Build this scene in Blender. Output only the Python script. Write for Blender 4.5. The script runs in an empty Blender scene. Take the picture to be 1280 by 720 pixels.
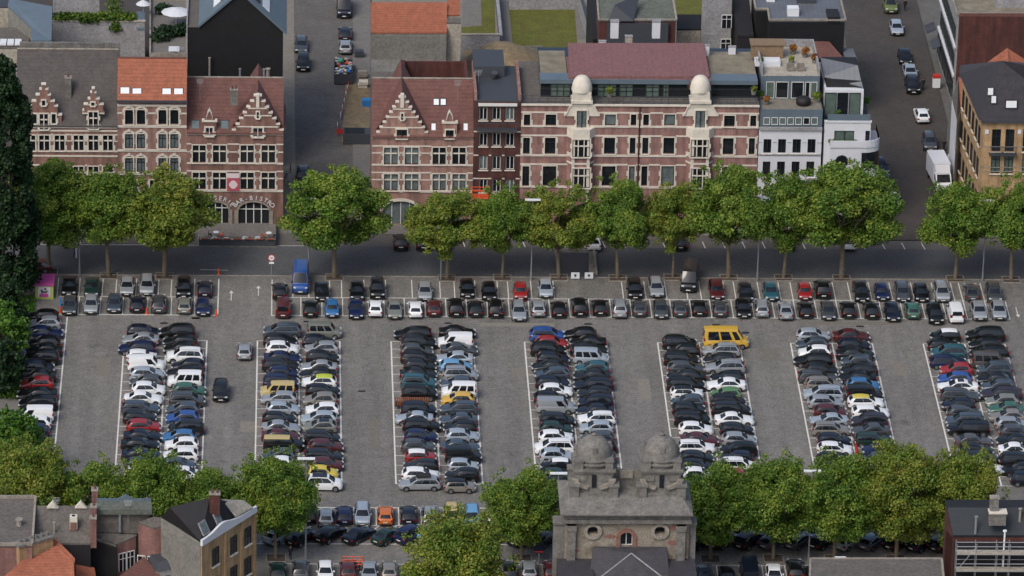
import bpy, bmesh, math, random
from mathutils import Vector, Matrix
random.seed(7)
S = bpy.context.scene
COL = S.collection
# ---------------------------------------------------------------- camera
CAM = Vector((-12.2124531, -634.577023, 279.743079))
F_PX, PITCH, YAW, ROLL = 7232.3, math.radians(23.2369217), math.radians(2.37985915), math.radians(1.24250018)
FW = Vector((math.sin(YAW)*math.cos(PITCH), math.cos(YAW)*math.cos(PITCH), -math.sin(PITCH)))
_r = Vector((math.cos(YAW), -math.sin(YAW), 0)); _u = _r.cross(FW)
RT = _r*math.cos(ROLL) + _u*math.sin(ROLL)
UP = -_r*math.sin(ROLL) + _u*math.cos(ROLL)
cd = bpy.data.cameras.new('camera'); cam = bpy.data.objects.new('camera', cd); COL.objects.link(cam)
m = Matrix.Identity(4)
for i in range(3):
    m[i][0] = RT[i]; m[i][1] = UP[i]; m[i][2] = -FW[i]; m[i][3] = CAM[i]
cam.matrix_world = m
cd.sensor_width = 36; cd.lens = F_PX/1280*36; cd.clip_start = 5; cd.clip_end = 6000
S.camera = cam
# ---------------------------------------------------------------- light
w = bpy.data.worlds.new('World'); S.world = w; w.use_nodes = True
nt = w.node_tree; bg = nt.nodes['Background']
sky = nt.nodes.new('ShaderNodeTexSky'); sky.sky_type = 'NISHITA'; sky.sun_disc = False
SUN_EL, SUN_ROT = math.radians(48), math.radians(-142)
sky.sun_elevation = SUN_EL; sky.sun_rotation = SUN_ROT
sky.air_density = 1.0; sky.dust_density = 4.0; sky.ozone_density = 1.0
nt.links.new(sky.outputs[0], bg.inputs[0]); bg.inputs[1].default_value = 0.12
sl = bpy.data.lights.new('sun', 'SUN'); sl.energy = 1.15; sl.angle = math.radians(26); sl.color = (1, .96, .9)
so = bpy.data.objects.new('sun', sl); COL.objects.link(so)
sd = Vector((math.sin(SUN_ROT)*math.cos(SUN_EL), math.cos(SUN_ROT)*math.cos(SUN_EL), math.sin(SUN_EL)))
so.rotation_euler = sd.to_track_quat('Z', 'Y').to_euler()
S.view_settings.view_transform = 'Standard'; S.view_settings.look = 'None'; S.view_settings.gamma = 1
S.view_settings.use_curve_mapping = False
S.view_settings.exposure = 0.36
S.render.engine = 'CYCLES'
S.cycles.max_bounces = 5; S.cycles.diffuse_bounces = 2; S.cycles.glossy_bounces = 2; S.cycles.transmission_bounces = 2
# ---------------------------------------------------------------- pixel (of the 1280 px photo) -> place
def ray(px, py): return FW*F_PX + RT*(px-640) - UP*(py-360)
def G(px, py, z=0.0):
    d = ray(px, py); t = (z-CAM.z)/d.z; return CAM + d*t
def FP(px, py, Y):
    d = ray(px, py); t = (Y-CAM.y)/d.y; return CAM + d*t
def PJ(v):
    d = Vector(v)-CAM; z = d.dot(FW); return 640+F_PX*d.dot(RT)/z, 360-F_PX*d.dot(UP)/z
# ---------------------------------------------------------------- materials
def lin(h):
    h = h.lstrip('#'); c = [int(h[i:i+2], 16)/255 for i in (0, 2, 4)]
    return tuple(x/12.92 if x < .04045 else ((x+.055)/1.055)**2.4 for x in c) + (1,)
MATS = {}
def mat(name, col, rough=.8, metal=0, var=.0, scale=3., coat=0, col2=None, bump=0, spec=.5, stripes=None, sc2=None):
    """plain principled with noise variation; stripes=(axis, freq, depth)"""
    if name in MATS: return MATS[name]
    if isinstance(col, str): col = lin(col)
    m = bpy.data.materials.new(name); m.use_nodes = True; MATS[name] = m
    N = m.node_tree.nodes; L = m.node_tree.links; p = N['Principled BSDF']
    p.inputs['Base Color'].default_value = col; p.inputs['Roughness'].default_value = rough
    p.inputs['Metallic'].default_value = metal; p.inputs['Coat Weight'].default_value = coat
    p.inputs['Coat Roughness'].default_value = .06; p.inputs['Specular IOR Level'].default_value = spec
    if var or col2 or stripes or bump:
        g = N.new('ShaderNodeNewGeometry')
        no = N.new('ShaderNodeTexNoise'); no.inputs['Scale'].default_value = scale; no.inputs['Detail'].default_value = 6; no.inputs['Roughness'].default_value = .7
        L.new(g.outputs['Position'], no.inputs['Vector'])
        c2 = lin(col2) if isinstance(col2, str) else (col2 or tuple(c*(1-var) for c in col[:3])+(1,))
        c1 = col if col2 else tuple(min(1, c*(1+var)) for c in col[:3])+(1,)
        cr = N.new('ShaderNodeValToRGB'); cr.color_ramp.elements[0].position = .35; cr.color_ramp.elements[1].position = .65
        cr.color_ramp.elements[0].color = c2; cr.color_ramp.elements[1].color = c1
        L.new(no.outputs['Fac'], cr.inputs[0]); out = cr.outputs[0]
        if sc2:
            n2 = N.new('ShaderNodeTexNoise'); n2.inputs['Scale'].default_value = sc2; n2.inputs['Detail'].default_value = 4
            L.new(g.outputs['Position'], n2.inputs['Vector'])
            mr = N.new('ShaderNodeMapRange'); mr.inputs[1].default_value = .3; mr.inputs[2].default_value = .7; mr.inputs[3].default_value = .72; mr.inputs[4].default_value = 1.2
            L.new(n2.outputs['Fac'], mr.inputs[0])
            mx = N.new('ShaderNodeMix'); mx.data_type = 'RGBA'; mx.blend_type = 'MULTIPLY'; mx.inputs[0].default_value = 1
            L.new(out, mx.inputs[6]); L.new(mr.outputs[0], mx.inputs[7]); out = mx.outputs[2]
        if stripes:
            ax, fr, dp = stripes
            sp = N.new('ShaderNodeSeparateXYZ'); L.new(g.outputs['Position'], sp.inputs[0])
            ml = N.new('ShaderNodeMath'); ml.operation = 'MULTIPLY'; ml.inputs[1].default_value = fr; L.new(sp.outputs[ax], ml.inputs[0])
            fr_ = N.new('ShaderNodeMath'); fr_.operation = 'FRACT'; L.new(ml.outputs[0], fr_.inputs[0])
            mr = N.new('ShaderNodeMapRange'); mr.inputs[1].default_value = 0; mr.inputs[2].default_value = .35; mr.inputs[3].default_value = 1-dp; mr.inputs[4].default_value = 1
            L.new(fr_.outputs[0], mr.inputs[0])
            mx = N.new('ShaderNodeMix'); mx.data_type = 'RGBA'; mx.blend_type = 'MULTIPLY'; mx.inputs[0].default_value = 1
            L.new(out, mx.inputs[6]); L.new(mr.outputs[0], mx.inputs[7]); out = mx.outputs[2]
        L.new(out, p.inputs['Base Color'])
        if bump:
            b = N.new('ShaderNodeBump'); b.inputs['Strength'].default_value = bump; b.inputs['Distance'].default_value = .05
            L.new(no.outputs['Fac'], b.inputs['Height']); L.new(b.outputs[0], p.inputs['Normal'])
    return m

def brick_mat(name, c1, c2, mortar, rough=.85):
    """brick courses in a box-mapped frame that follows the wall"""
    m = bpy.data.materials.new(name); m.use_nodes = True; MATS[name] = m
    N = m.node_tree.nodes; L = m.node_tree.links; p = N['Principled BSDF']; p.inputs['Roughness'].default_value = rough
    g = N.new('ShaderNodeNewGeometry'); sp = N.new('ShaderNodeSeparateXYZ'); L.new(g.outputs['Position'], sp.inputs[0])
    ad = N.new('ShaderNodeMath'); ad.operation = 'ADD'; L.new(sp.outputs[0], ad.inputs[0]); L.new(sp.outputs[1], ad.inputs[1])
    cb = N.new('ShaderNodeCombineXYZ'); L.new(ad.outputs[0], cb.inputs[0]); L.new(sp.outputs[2], cb.inputs[1])
    b = N.new('ShaderNodeTexBrick'); b.inputs['Scale'].default_value = 1; b.inputs['Brick Width'].default_value = .24; b.inputs['Row Height'].default_value = .085
    b.inputs['Mortar Size'].default_value = .009; b.inputs['Color1'].default_value = lin(c1); b.inputs['Color2'].default_value = lin(c2); b.inputs['Mortar'].default_value = lin(mortar)
    L.new(cb.outputs[0], b.inputs['Vector'])
    no = N.new('ShaderNodeTexNoise'); no.inputs['Scale'].default_value = .7; no.inputs['Detail'].default_value = 7; no.inputs['Roughness'].default_value = .7; L.new(g.outputs['Position'], no.inputs['Vector'])
    mr = N.new('ShaderNodeMapRange'); mr.inputs[1].default_value = .3; mr.inputs[2].default_value = .7; mr.inputs[3].default_value = .68; mr.inputs[4].default_value = 1.2; L.new(no.outputs['Fac'], mr.inputs[0])
    mx = N.new('ShaderNodeMix'); mx.data_type = 'RGBA'; mx.blend_type = 'MULTIPLY'; mx.inputs[0].default_value = 1
    L.new(b.outputs[0], mx.inputs[6]); L.new(mr.outputs[0], mx.inputs[7])
    mp = N.new('ShaderNodeMapping'); mp.inputs['Scale'].default_value = (1.6, 1.6, .16); L.new(g.outputs['Position'], mp.inputs['Vector'])
    n2 = N.new('ShaderNodeTexNoise'); n2.inputs['Scale'].default_value = 1; n2.inputs['Detail'].default_value = 5; L.new(mp.outputs[0], n2.inputs['Vector'])
    m2 = N.new('ShaderNodeMapRange'); m2.inputs[1].default_value = .35; m2.inputs[2].default_value = .62; m2.inputs[3].default_value = .66; m2.inputs[4].default_value = 1.08; L.new(n2.outputs['Fac'], m2.inputs[0])
    x2 = N.new('ShaderNodeMix'); x2.data_type = 'RGBA'; x2.blend_type = 'MULTIPLY'; x2.inputs[0].default_value = 1
    L.new(mx.outputs[2], x2.inputs[6]); L.new(m2.outputs[0], x2.inputs[7]); L.new(x2.outputs[2], p.inputs['Base Color'])
    return m

def paving_mat(name, c1, c2, mortar, bw, rh):
    m = bpy.data.materials.new(name); m.use_nodes = True; MATS[name] = m
    N = m.node_tree.nodes; L = m.node_tree.links; p = N['Principled BSDF']; p.inputs['Roughness'].default_value = .8
    g = N.new('ShaderNodeNewGeometry')
    b = N.new('ShaderNodeTexBrick'); b.inputs['Scale'].default_value = 1; b.inputs['Brick Width'].default_value = bw; b.inputs['Row Height'].default_value = rh
    b.inputs['Mortar Size'].default_value = .018; b.inputs['Color1'].default_value = lin(c1); b.inputs['Color2'].default_value = lin(c2); b.inputs['Mortar'].default_value = lin(mortar)
    L.new(g.outputs['Position'], b.inputs['Vector'])
    out = b.outputs[0]
    for sc, lo, hi, det in ((.06, .82, 1.15, 5), (.9, .80, 1.18, 6), (4., .62, 1.42, 3)):
        no = N.new('ShaderNodeTexNoise'); no.inputs['Scale'].default_value = sc; no.inputs['Detail'].default_value = det; no.inputs['Roughness'].default_value = .65; L.new(g.outputs['Position'], no.inputs['Vector'])
        mr = N.new('ShaderNodeMapRange'); mr.inputs[1].default_value = .3; mr.inputs[2].default_value = .7; mr.inputs[3].default_value = lo; mr.inputs[4].default_value = hi; L.new(no.outputs['Fac'], mr.inputs[0])
        mx = N.new('ShaderNodeMix'); mx.data_type = 'RGBA'; mx.blend_type = 'MULTIPLY'; mx.inputs[0].default_value = 1
        L.new(out, mx.inputs[6]); L.new(mr.outputs[0], mx.inputs[7]); out = mx.outputs[2]
    # wear along the driving direction
    mp = N.new('ShaderNodeMapping'); mp.inputs['Scale'].default_value = (.55, .035, 1); L.new(g.outputs['Position'], mp.inputs['Vector'])
    no = N.new('ShaderNodeTexNoise'); no.inputs['Scale'].default_value = 1; no.inputs['Detail'].default_value = 4; L.new(mp.outputs[0], no.inputs['Vector'])
    mr = N.new('ShaderNodeMapRange'); mr.inputs[1].default_value = .35; mr.inputs[2].default_value = .65; mr.inputs[3].default_value = .86; mr.inputs[4].default_value = 1.08; L.new(no.outputs['Fac'], mr.inputs[0])
    mx = N.new('ShaderNodeMix'); mx.data_type = 'RGBA'; mx.blend_type = 'MULTIPLY'; mx.inputs[0].default_value = 1
    L.new(out, mx.inputs[6]); L.new(mr.outputs[0], mx.inputs[7]); out = mx.outputs[2]
    # oil stains: dark, small, with hard-ish shapes of their own
    no = N.new('ShaderNodeTexNoise'); no.inputs['Scale'].default_value = .33; no.inputs['Detail'].default_value = 3; L.new(g.outputs['Position'], no.inputs['Vector'])
    mr = N.new('ShaderNodeMapRange'); mr.inputs[1].default_value = .66; mr.inputs[2].default_value = .74; mr.inputs[3].default_value = 1; mr.inputs[4].default_value = .72; L.new(no.outputs['Fac'], mr.inputs[0])
    mx = N.new('ShaderNodeMix'); mx.data_type = 'RGBA'; mx.blend_type = 'MULTIPLY'; mx.inputs[0].default_value = 1
    L.new(out, mx.inputs[6]); L.new(mr.outputs[0], mx.inputs[7]); out = mx.outputs[2]
    no = N.new('ShaderNodeTexNoise'); no.inputs['Scale'].default_value = 1.1; no.inputs['Detail'].default_value = 2; L.new(g.outputs['Position'], no.inputs['Vector'])
    mr = N.new('ShaderNodeMapRange'); mr.inputs[1].default_value = .70; mr.inputs[2].default_value = .76; mr.inputs[3].default_value = 1; mr.inputs[4].default_value = .66; L.new(no.outputs['Fac'], mr.inputs[0])
    mx = N.new('ShaderNodeMix'); mx.data_type = 'RGBA'; mx.blend_type = 'MULTIPLY'; mx.inputs[0].default_value = 1
    L.new(out, mx.inputs[6]); L.new(mr.outputs[0], mx.inputs[7]); out = mx.outputs[2]
    L.new(out, p.inputs['Base Color'])
    return m

def leaf_mat(name, dark, mid, light):
    m = bpy.data.materials.new(name); m.use_nodes = True; MATS[name] = m
    N = m.node_tree.nodes; L = m.node_tree.links; p = N['Principled BSDF']; out = N['Material Output']
    g = N.new('ShaderNodeNewGeometry')
    no = N.new('ShaderNodeTexNoise'); no.inputs['Scale'].default_value = .33; no.inputs['Detail'].default_value = 3; L.new(g.outputs['Position'], no.inputs['Vector'])
    ad = N.new('ShaderNodeMath'); ad.operation = 'MULTIPLY_ADD'; ad.inputs[1].default_value = .42; L.new(g.outputs['Random Per Island'], ad.inputs[0])
    ml = N.new('ShaderNodeMath'); ml.operation = 'MULTIPLY'; ml.inputs[1].default_value = .8; L.new(no.outputs['Fac'], ml.inputs[0]); L.new(ml.outputs[0], ad.inputs[2])
    cr = N.new('ShaderNodeValToRGB'); e = cr.color_ramp.elements; e[0].position = .3; e[0].color = lin(dark); e[1].position = .88; e[1].color = lin(light)
    k = e.new(.58); k.color = lin(mid); L.new(ad.outputs[0], cr.inputs[0])
    L.new(cr.outputs[0], p.inputs['Base Color']); p.inputs['Roughness'].default_value = .55; p.inputs['Specular IOR Level'].default_value = .3
    t = N.new('ShaderNodeBsdfTranslucent'); L.new(cr.outputs[0], t.inputs[0])
    mx = N.new('ShaderNodeMixShader'); mx.inputs[0].default_value = .3; L.new(p.outputs[0], mx.inputs[1]); L.new(t.outputs[0], mx.inputs[2]); L.new(mx.outputs[0], out.inputs[0])
    return m

M = dict(
 ground=mat('ground_earth', '#5d5b57', var=.2, scale=.5),
 cobble=paving_mat('cobble_paving', '#7e7c77', '#706e6a', '#5c5a57', .22, .14),
 asphalt=mat('asphalt', '#4e5052', .85, var=.12, scale=.25, sc2=3),
 asphalt2=mat('asphalt_street', '#5c5956', .85, var=.13, scale=.35, sc2=4),
 asphalt3=mat('asphalt_brown', '#443f3b', .85, var=.14, scale=.35, sc2=4),
 pave=mat('pavement_slabs', '#6f6c68', .85, var=.1, scale=.6, sc2=5),
 pave2=mat('pavement_ochre', '#7a756b', .85, var=.1, scale=.6, sc2=5),
 line=mat('white_marking', '#d3d2cc', .7, var=.10, scale=2.5, sc2=7),
 soil=mat('soil', '#4a4036', .95, var=.3, scale=4),
 brickA=brick_mat('red_brick', '#8d665b', '#7a564c', '#86756b'),
 brickB=brick_mat('pink_brick', '#9a746a', '#8a665d', '#9a877c'),
 brickD=brick_mat('dark_brick', '#54332e', '#472b28', '#503e3a'),
 brickG=brick_mat('salmon_brick', '#99736d', '#8a655f', '#957c76'),
 brickY=brick_mat('yellow_brick', '#c0a078', '#ae8e68', '#9c8568'),
 brickP=brick_mat('pinkish_brick', '#8e6560', '#7a5650', '#7d6660'),
 brickR=brick_mat('deep_red_brick', '#5c2f2a', '#4d2723', '#4f3c37'),
 stone=mat('cream_stone', '#cac4b8', .85, var=.10, scale=1.5),
 stone2=mat('grey_stone', '#6f6d69', .9, var=.30, scale=.9, sc2=5, bump=.3),
 stone3=mat('light_grey_stone', '#8b857c', .9, var=.25, scale=1.2, sc2=7),
 white=mat('white_render', '#c9ccd2', .7, var=.04, scale=.5),
 cream=mat('cream_render', '#a29c90', .85, var=.10, scale=.8, sc2=3),
 greyr=mat('grey_render', '#75746f', .85, var=.14, scale=.5, sc2=3),
 greyl=mat('pale_grey_render', '#8d8d90', .85, var=.16, scale=.5, sc2=3),
 black=mat('black_slates', '#0d1014', .7, var=.4, scale=.6, sc2=4, stripes=(2, 2.2, .3)),
 blackroof=mat('black_roofing', '#1b1a1e', .7, var=.15, scale=.9, sc2=5),
 slate=mat('slate_roof', '#4a4644', .75, var=.2, scale=.9, sc2=6, stripes=(1, 3.0, .12)),
 slate2=mat('dark_slate_roof', '#3c3b41', .6, var=.18, scale=1.2, sc2=6, stripes=(1, 3.2, .15)),
 felt=mat('roof_felt', '#5e5a56', .9, var=.12, scale=.5, sc2=3),
 feltg=mat('green_grey_felt', '#5a6059', .9, var=.15, scale=.5, sc2=3),
 zinc=mat('zinc_roof', '#666a70', .5, var=.1, scale=.7, metal=.2, stripes=(0, 1.6, .14)),
 zinc2=mat('blue_grey_zinc', '#5d6c78', .5, var=.08, scale=.7, metal=.1),
 gravel=mat('gravel_roof', '#7b7566', .95, var=.16, scale=3, sc2=.6),
 tileO=mat('orange_tiles', '#955942', .8, var=.17, scale=1.2, sc2=8, stripes=(1, 2.6, .28)),
 tileR=mat('red_brown_tiles', '#67453f', .8, var=.2, scale=1.2, sc2=8, stripes=(1, 2.4, .3)),
 tileP=mat('plum_metal_roof', '#7a5756', .65, var=.06, scale=.5, sc2=4, stripes=(0, 1.4, .10)),
 glassD=mat('window_dark', (.012, .015, .019, 1), .08, spec=.6),
 glassL=mat('window_curtain_sky', '#5f696b', .25, var=.3, scale=2.),  # pale panes: curtains, and sky reflection painted in as grey-blue-green
 glassG=mat('window_green', '#56655f', .15, var=.2, scale=1.),
 frameD=mat('dark_frame', '#22262a', .5),
 frameW=mat('white_frame', '#cfd0cd', .5),
 lead=mat('lead_grey', '#3c4047', .6, var=.1),
 metalL=mat('galvanised', '#9a9ea2', .45, metal=.5),
 lampw=mat('lamp_white', '#d9dde0', .4),
 wood=mat('weathered_wood', '#7d6a54', .85, var=.2, scale=3, stripes=(1, 5, .2)),
 rust=mat('rusty_planks', '#7a4a30', .85, var=.3, scale=6, stripes=(0, 3, .45)),
 bark=mat('bark', '#6b6152', .9, var=.25, scale=3),
 lawn=mat('lawn_grass', '#57591f', .95, var=.18, scale=.5, sc2=4),
 sand=mat('rubble_sand', '#82735a', .95, var=.25, scale=1.2, sc2=6),
 tyre=mat('tyre', (.012, .012, .013, 1), .8),
 rim=mat('rim', '#8d9196', .35, metal=.7),
 trim=mat('black_trim', (.015, .015, .016, 1), .55),
 carglass=mat('car_glass', (.010, .013, .018, 1), .06, spec=.6),
 head=mat('headlight', '#b4bcc2', .15),
 tail=mat('taillight', '#7c1011', .25),
 plate=mat('number_plate', '#d8d6cf', .5),
 orange=mat('orange_paint', '#d2532a', .5),
 magenta=mat('magenta_paint', '#b0468a', .6),
 lime=mat('lime_paint', '#a8b35c', .6),
 poster=mat('poster_white', '#c9c5cb', .6),
 pinkb=mat('pink_banner', '#b04f60', .6),
 pinkw=mat('banner_white', '#d6c9ca', .6),
 bluep=mat('blue_sign', '#2f7fc4', .5),
 skin=mat('skin', '#b98b72', .6),
 red=mat('red_fabric', '#b32f28', .7),
 dkred=mat('dark_red_fabric', '#6b2622', .8),
)
M['leafA'] = leaf_mat('plane_leaves', '#34521f', '#597a2a', '#8d9840')
M['leafB'] = leaf_mat('plane_leaves_yellow', '#3d5821', '#687f2e', '#94913f')
M['leafC'] = leaf_mat('dark_leaves', '#10210e', '#1c331a', '#2f4c28')
M['leafD'] = leaf_mat('mid_leaves', '#27491d', '#436a23', '#688a30')
M['ivy'] = leaf_mat('ivy_leaves', '#2a4314', '#466420', '#6b7f2c')
# ---------------------------------------------------------------- object helpers
def link(o): COL.objects.link(o); return o
def wpos(o):
    v = Vector((0, 0, 0))
    while o: v += o.location; o = o.parent
    return v
class MB:
    def __init__(s): s.v = []; s.f = []; s.mi = []
    def add(s, vs, fs, mi=0):
        n = len(s.v); s.v += [tuple(v) for v in vs]; s.f += [tuple(i+n for i in f) for f in fs]; s.mi += [mi]*len(fs); return s
    def box(s, x0, x1, y0, y1, z0, z1, mi=0):
        return s.add([(x0,y0,z0),(x1,y0,z0),(x1,y1,z0),(x0,y1,z0),(x0,y0,z1),(x1,y0,z1),(x1,y1,z1),(x0,y1,z1)],
              [(0,3,2,1),(4,5,6,7),(0,1,5,4),(1,2,6,5),(2,3,7,6),(3,0,4,7)], mi)
    def quad(s, a, b, c, d, mi=0): return s.add([a, b, c, d], [(0,1,2,3)], mi)
    def prism(s, pts, off, mi=0, mi_side=None):
        """polygon pts extruded by the vector off"""
        n = len(pts); off = Vector(off); P = [Vector(p) for p in pts]; Q = [p+off for p in P]
        if mi_side is None: mi_side = mi
        s.add(P+Q, [tuple(range(n))], mi); s.f.append(tuple(i+len(s.v)-2*n+n for i in reversed(range(n)))); s.mi.append(mi)
        b = len(s.v)-2*n
        for i in range(n):
            j = (i+1) % n; s.f.append((b+i, b+n+i, b+n+j, b+j)); s.mi.append(mi_side)
        return s
    def tube(s, a, b, r0, r1=None, n=8, mi=0):
        a, b = Vector(a), Vector(b); r1 = r0 if r1 is None else r1
        d = (b-a).normalized(); t = Vector((0,0,1)) if abs(d.z) < .9 else Vector((1,0,0))
        u = d.cross(t).normalized(); v = d.cross(u)
        vs = [a+(u*math.cos(k*2*math.pi/n)+v*math.sin(k*2*math.pi/n))*r0 for k in range(n)] + [b+(u*math.cos(k*2*math.pi/n)+v*math.sin(k*2*math.pi/n))*r1 for k in range(n)]
        fs = [(k, k+n, (k+1) % n+n, (k+1) % n) for k in range(n)] + [tuple(range(n)), tuple(range(2*n-1, n-1, -1))]
        return s.add(vs, fs, mi)
    def lathe(s, prof, c, n=24, mi=0):
        c = Vector(c); b = []
        for r, z in prof: b += [c+Vector((r*math.cos(k*2*math.pi/n), r*math.sin(k*2*math.pi/n), z)) for k in range(n)]
        fs = []
        for i in range(len(prof)-1):
            for k in range(n):
                fs.append((i*n+k, i*n+(k+1) % n, (i+1)*n+(k+1) % n, (i+1)*n+k))
        fs.append(tuple(range((len(prof)-1)*n, len(prof)*n)))
        return s.add(b, fs, mi)
    def mesh(s, name, mats, smooth=False):
        me = bpy.data.meshes.new(name); me.from_pydata(s.v, [], s.f)
        for x in (mats if isinstance(mats, (list, tuple)) else [mats]): me.materials.append(x)
        me.polygons.foreach_set('material_index', s.mi)
        if smooth: me.polygons.foreach_set('use_smooth', [True]*len(s.f))
        me.update(); return me
    def build(s, name, mats, parent=None, smooth=False, fixn=True):
        me = s.mesh(name, mats, smooth)
        if fixn:
            bm = bmesh.new(); bm.from_mesh(me); bmesh.ops.recalc_face_normals(bm, faces=bm.faces); bm.to_mesh(me); bm.free()
        o = bpy.data.objects.new(name, me); link(o)
        if parent is not None: o.parent = parent; o.location = -wpos(parent)
        return o
def tag(o, label=None, cat=None, group=None, kind=None):
    if label: o['label'] = label
    if cat: o['category'] = cat
    if group: o['group'] = group
    if kind: o['kind'] = kind
    return o
def thing(name, label, cat, loc=(0,0,0), group=None, rz=0):
    o = bpy.data.objects.new(name, None); link(o); o.location = loc; o.rotation_euler = (0, 0, rz)
    return tag(o, label, cat, group)
def copy_tree(o, parent=None):
    c = o.copy(); link(c)
    if parent is not None: c.parent = parent
    for ch in KIDS.get(o.name, []): copy_tree(ch, c)
    return c
KIDS = {}
def sheet(name, pts, z, m, kind='structure'):
    """flat ground sheet from pixel corners"""
    b = MB(); b.add([G(x, y, z) for x, y in pts], [tuple(range(len(pts)))]); o = b.build(name, m); 
    if o.data.polygons[0].normal.z < 0: o.data.flip_normals()
    return tag(o, kind=kind)
def csh(pts, name, z, m):
    """flat ground sheet from metre corners"""
    b = MB(); b.add([(x, y, z) for x, y in pts], [tuple(range(len(pts)))]); o = b.build(name, m)
    if o.data.polygons[0].normal.z < 0: o.data.flip_normals()
    return tag(o, kind='structure')
# ---------------------------------------------------------------- the ground
YF = G(520, 282).y        # the line of the house fronts across the road
csh([(-3000,-3000),(3000,-3000),(3000,4000),(-3000,4000)], 'ground', -.05, M['ground'])
ys = G(640, 347).y; yn = G(640, 309).y; yp = G(800, 299).y
csh([(-160,-90),(220,-90),(220,ys),(-160,ys)], 'parking_lot', .0, M['cobble'])
csh([(-160,ys),(220,ys),(220,yn),(-160,yn)], 'road', .004, M['asphalt'])
csh([(-160,yn),(220,yn),(220,YF-3),(-160,YF-3)], 'parking_strip', .008, M['asphalt2'])
b = MB(); b.box(-160, 220, YF-3, YF+.4, -.02, .12); tag(b.build('pavement', M['pave']), kind='structure')
b = MB(); b.box(-160, 220, ys-.02, ys+.13, -.02, .10); tag(b.build('kerb', M['stone3']), kind='structure')
# side streets
def street(name, pts, z, m): return sheet(name, pts, z, m)
street('side_street', [(369,300),(463,300),(463,-40),(366,-40)], .13, M['asphalt2'])
b = MB(); b.prism([G(353,284), G(370,284), G(367,-40), G(354,-40)], (0,0,.16)); tag(b.build('street_pavement', M['pave2']), kind='structure')
b = MB(); b.prism([G(441,276), G(464,276), G(463,-40), G(441,-40)], (0,0,.17)); tag(b.build('street_pavement', M['pave']), kind='structure')
street('cross_street', [(1098,300),(1222,300),(1135,-40),(1042,-40)], .13, M['asphalt3'])
b = MB(); b.prism([G(1185,284), G(1215,284), G(1134,-40), G(1113,-40)], (0,0,.17)); tag(b.build('street_pavement', M['asphalt3']), kind='structure')
csh([(-160,yn),(-10,yn),(-10,yn+.1),(-160,yn+.1)], 'road_edge_line', .012, M['line'])
# painted markings ---------------------------------------------------
mk = MB()
def ln(x0, y0, x1, y1, w=.13):
    a, c = G(x0, y0, .012), G(x1, y1, .012); d = (c-a).normalized(); n = Vector((-d.y, d.x, 0))*w/2
    mk.quad(a-n, c-n, c+n, a+n)
def cx(o, s): return lambda x, y: (o[0]+x/s, o[1]+y/s)
T_ = 6.2625
def lerp(a, b, t): return a+(b-a)*t
# eight blocks: (left line top, left bottom, centre top, centre bottom, right top, right bottom)
tick_c3 = [426.5,436.2,446.4,457,467.7,478.4,489.2,499.9,511.4,522.6,534,545.4,557.4,569.4,581.3,592.8,604.5]
tick_Y = [G(495, y).y for y in tick_c3]
blocks = []
for k in range(7):
    X0 = -32.2 + 16*k + (0 if k else .1); Xc = X0+5.0; X1 = X0+9.85
    y0 = G(165+167*k, 425.3+.75*k).y; n = 16 if k in (0, 1, 2, 3) else 17
    blocks.append((X0, Xc, X1, y0))
def lnm(x0, y0, x1, y1, w=.13, z=.012):
    a, c = Vector((x0, y0, z)), Vector((x1, y1, z)); d = (c-a).normalized(); n = Vector((-d.y, d.x, 0))*w/2
    mk.quad(a-n, c-n, c+n, a+n)
for X0, Xc, X1, y0 in blocks:
    dy = y0-tick_Y[0]; yb = tick_Y[-1]+dy
    lnm(X0, y0, X0, yb, .17); lnm(Xc, y0, Xc, yb, .17); lnm(X1, y0, X1, yb, .17)
    for t in tick_Y: lnm(X0, t+dy, X1, t+dy, .10, .009)
# left-edge half block
XL = G(80, 440).x; lnm(XL, G(85,396).y, XL, G(74,560).y, .17)
for k in range(18):
    y = 404+k*11.3+k*k*.02; g = G(75, y); lnm(XL-5.2, g.y, XL, g.y, .10, .009)
# front double rows along the road
def yrow(py): return G(700, py).y
y1, y2, y3 = yrow(396.3), yrow(373.8), yrow(350.5)
y1 = G(800,396.8).y; y2 = G(800,374.2).y; y3 = G(800,351.5).y
xa, xb = G(339.5,395).x, G(1262,399).x; lnm(xa, y1, xb, y1, .17); lnm(xa, y2, xb, y2, .15)
xs = [x for x in [339.5,376,402.5,428.5,454,480.5,506,532,558,584,610,637,662,688,713,738,764.5,790,815,840,865,890,917,943,968.5,995.5,1022,1049,1076,1103,1129.5,1156.5,1182.5,1209,1236,1262]]
for x in xs: X = G(x, 396.5).x; lnm(X, y1, X, y2, .12, .009)
for x in [340,366,386,412,427,455,482,515,550,568,594,622,635,664,692,778,806,832,858,875,905,918,948,974,989,1014,1042,1061,1087,1113,1140,1166,1190,1200,1227]:
    X = G(x, 362).x; lnm(X, y2, X, y3, .12, .009)
xa, xb = G(70,394).x, G(272,394.5).x; lnm(xa, y1, xb, y1, .17); lnm(xa, y2, xb, y2, .15); lnm(xb, y1, xb, y3, .15)
for x in (98,125,153.5,184,214,243): X = G(x, 385).x; lnm(X, y1, X, y2, .12, .009)
for x in (72,99,128,145,170,198,214,243): X = G(x, 362).x; lnm(X, y2, X, y3, .12, .009)
# arrows on the paving
def arrow(px, py, up, s=1):
    g = G(px, py); X, Y = g.x, g.y
    lnm(X, Y-1.2, X, Y+1.2, .10)
    t = 1.2*up; mk.add([(X-.28, Y+t-.1*up, .012), (X+.28, Y+t-.1*up, .012), (X, Y+t+.7*up, .012)], [(0,1,2) if up > 0 else (0,2,1)])
arrow(289, 371, 1); arrow(323, 365, 1); arrow(1271, 389, -1)
lnm(G(250,337).x, G(250,337).y, G(285,338.5).x, G(285,338).y, .10)
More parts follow.
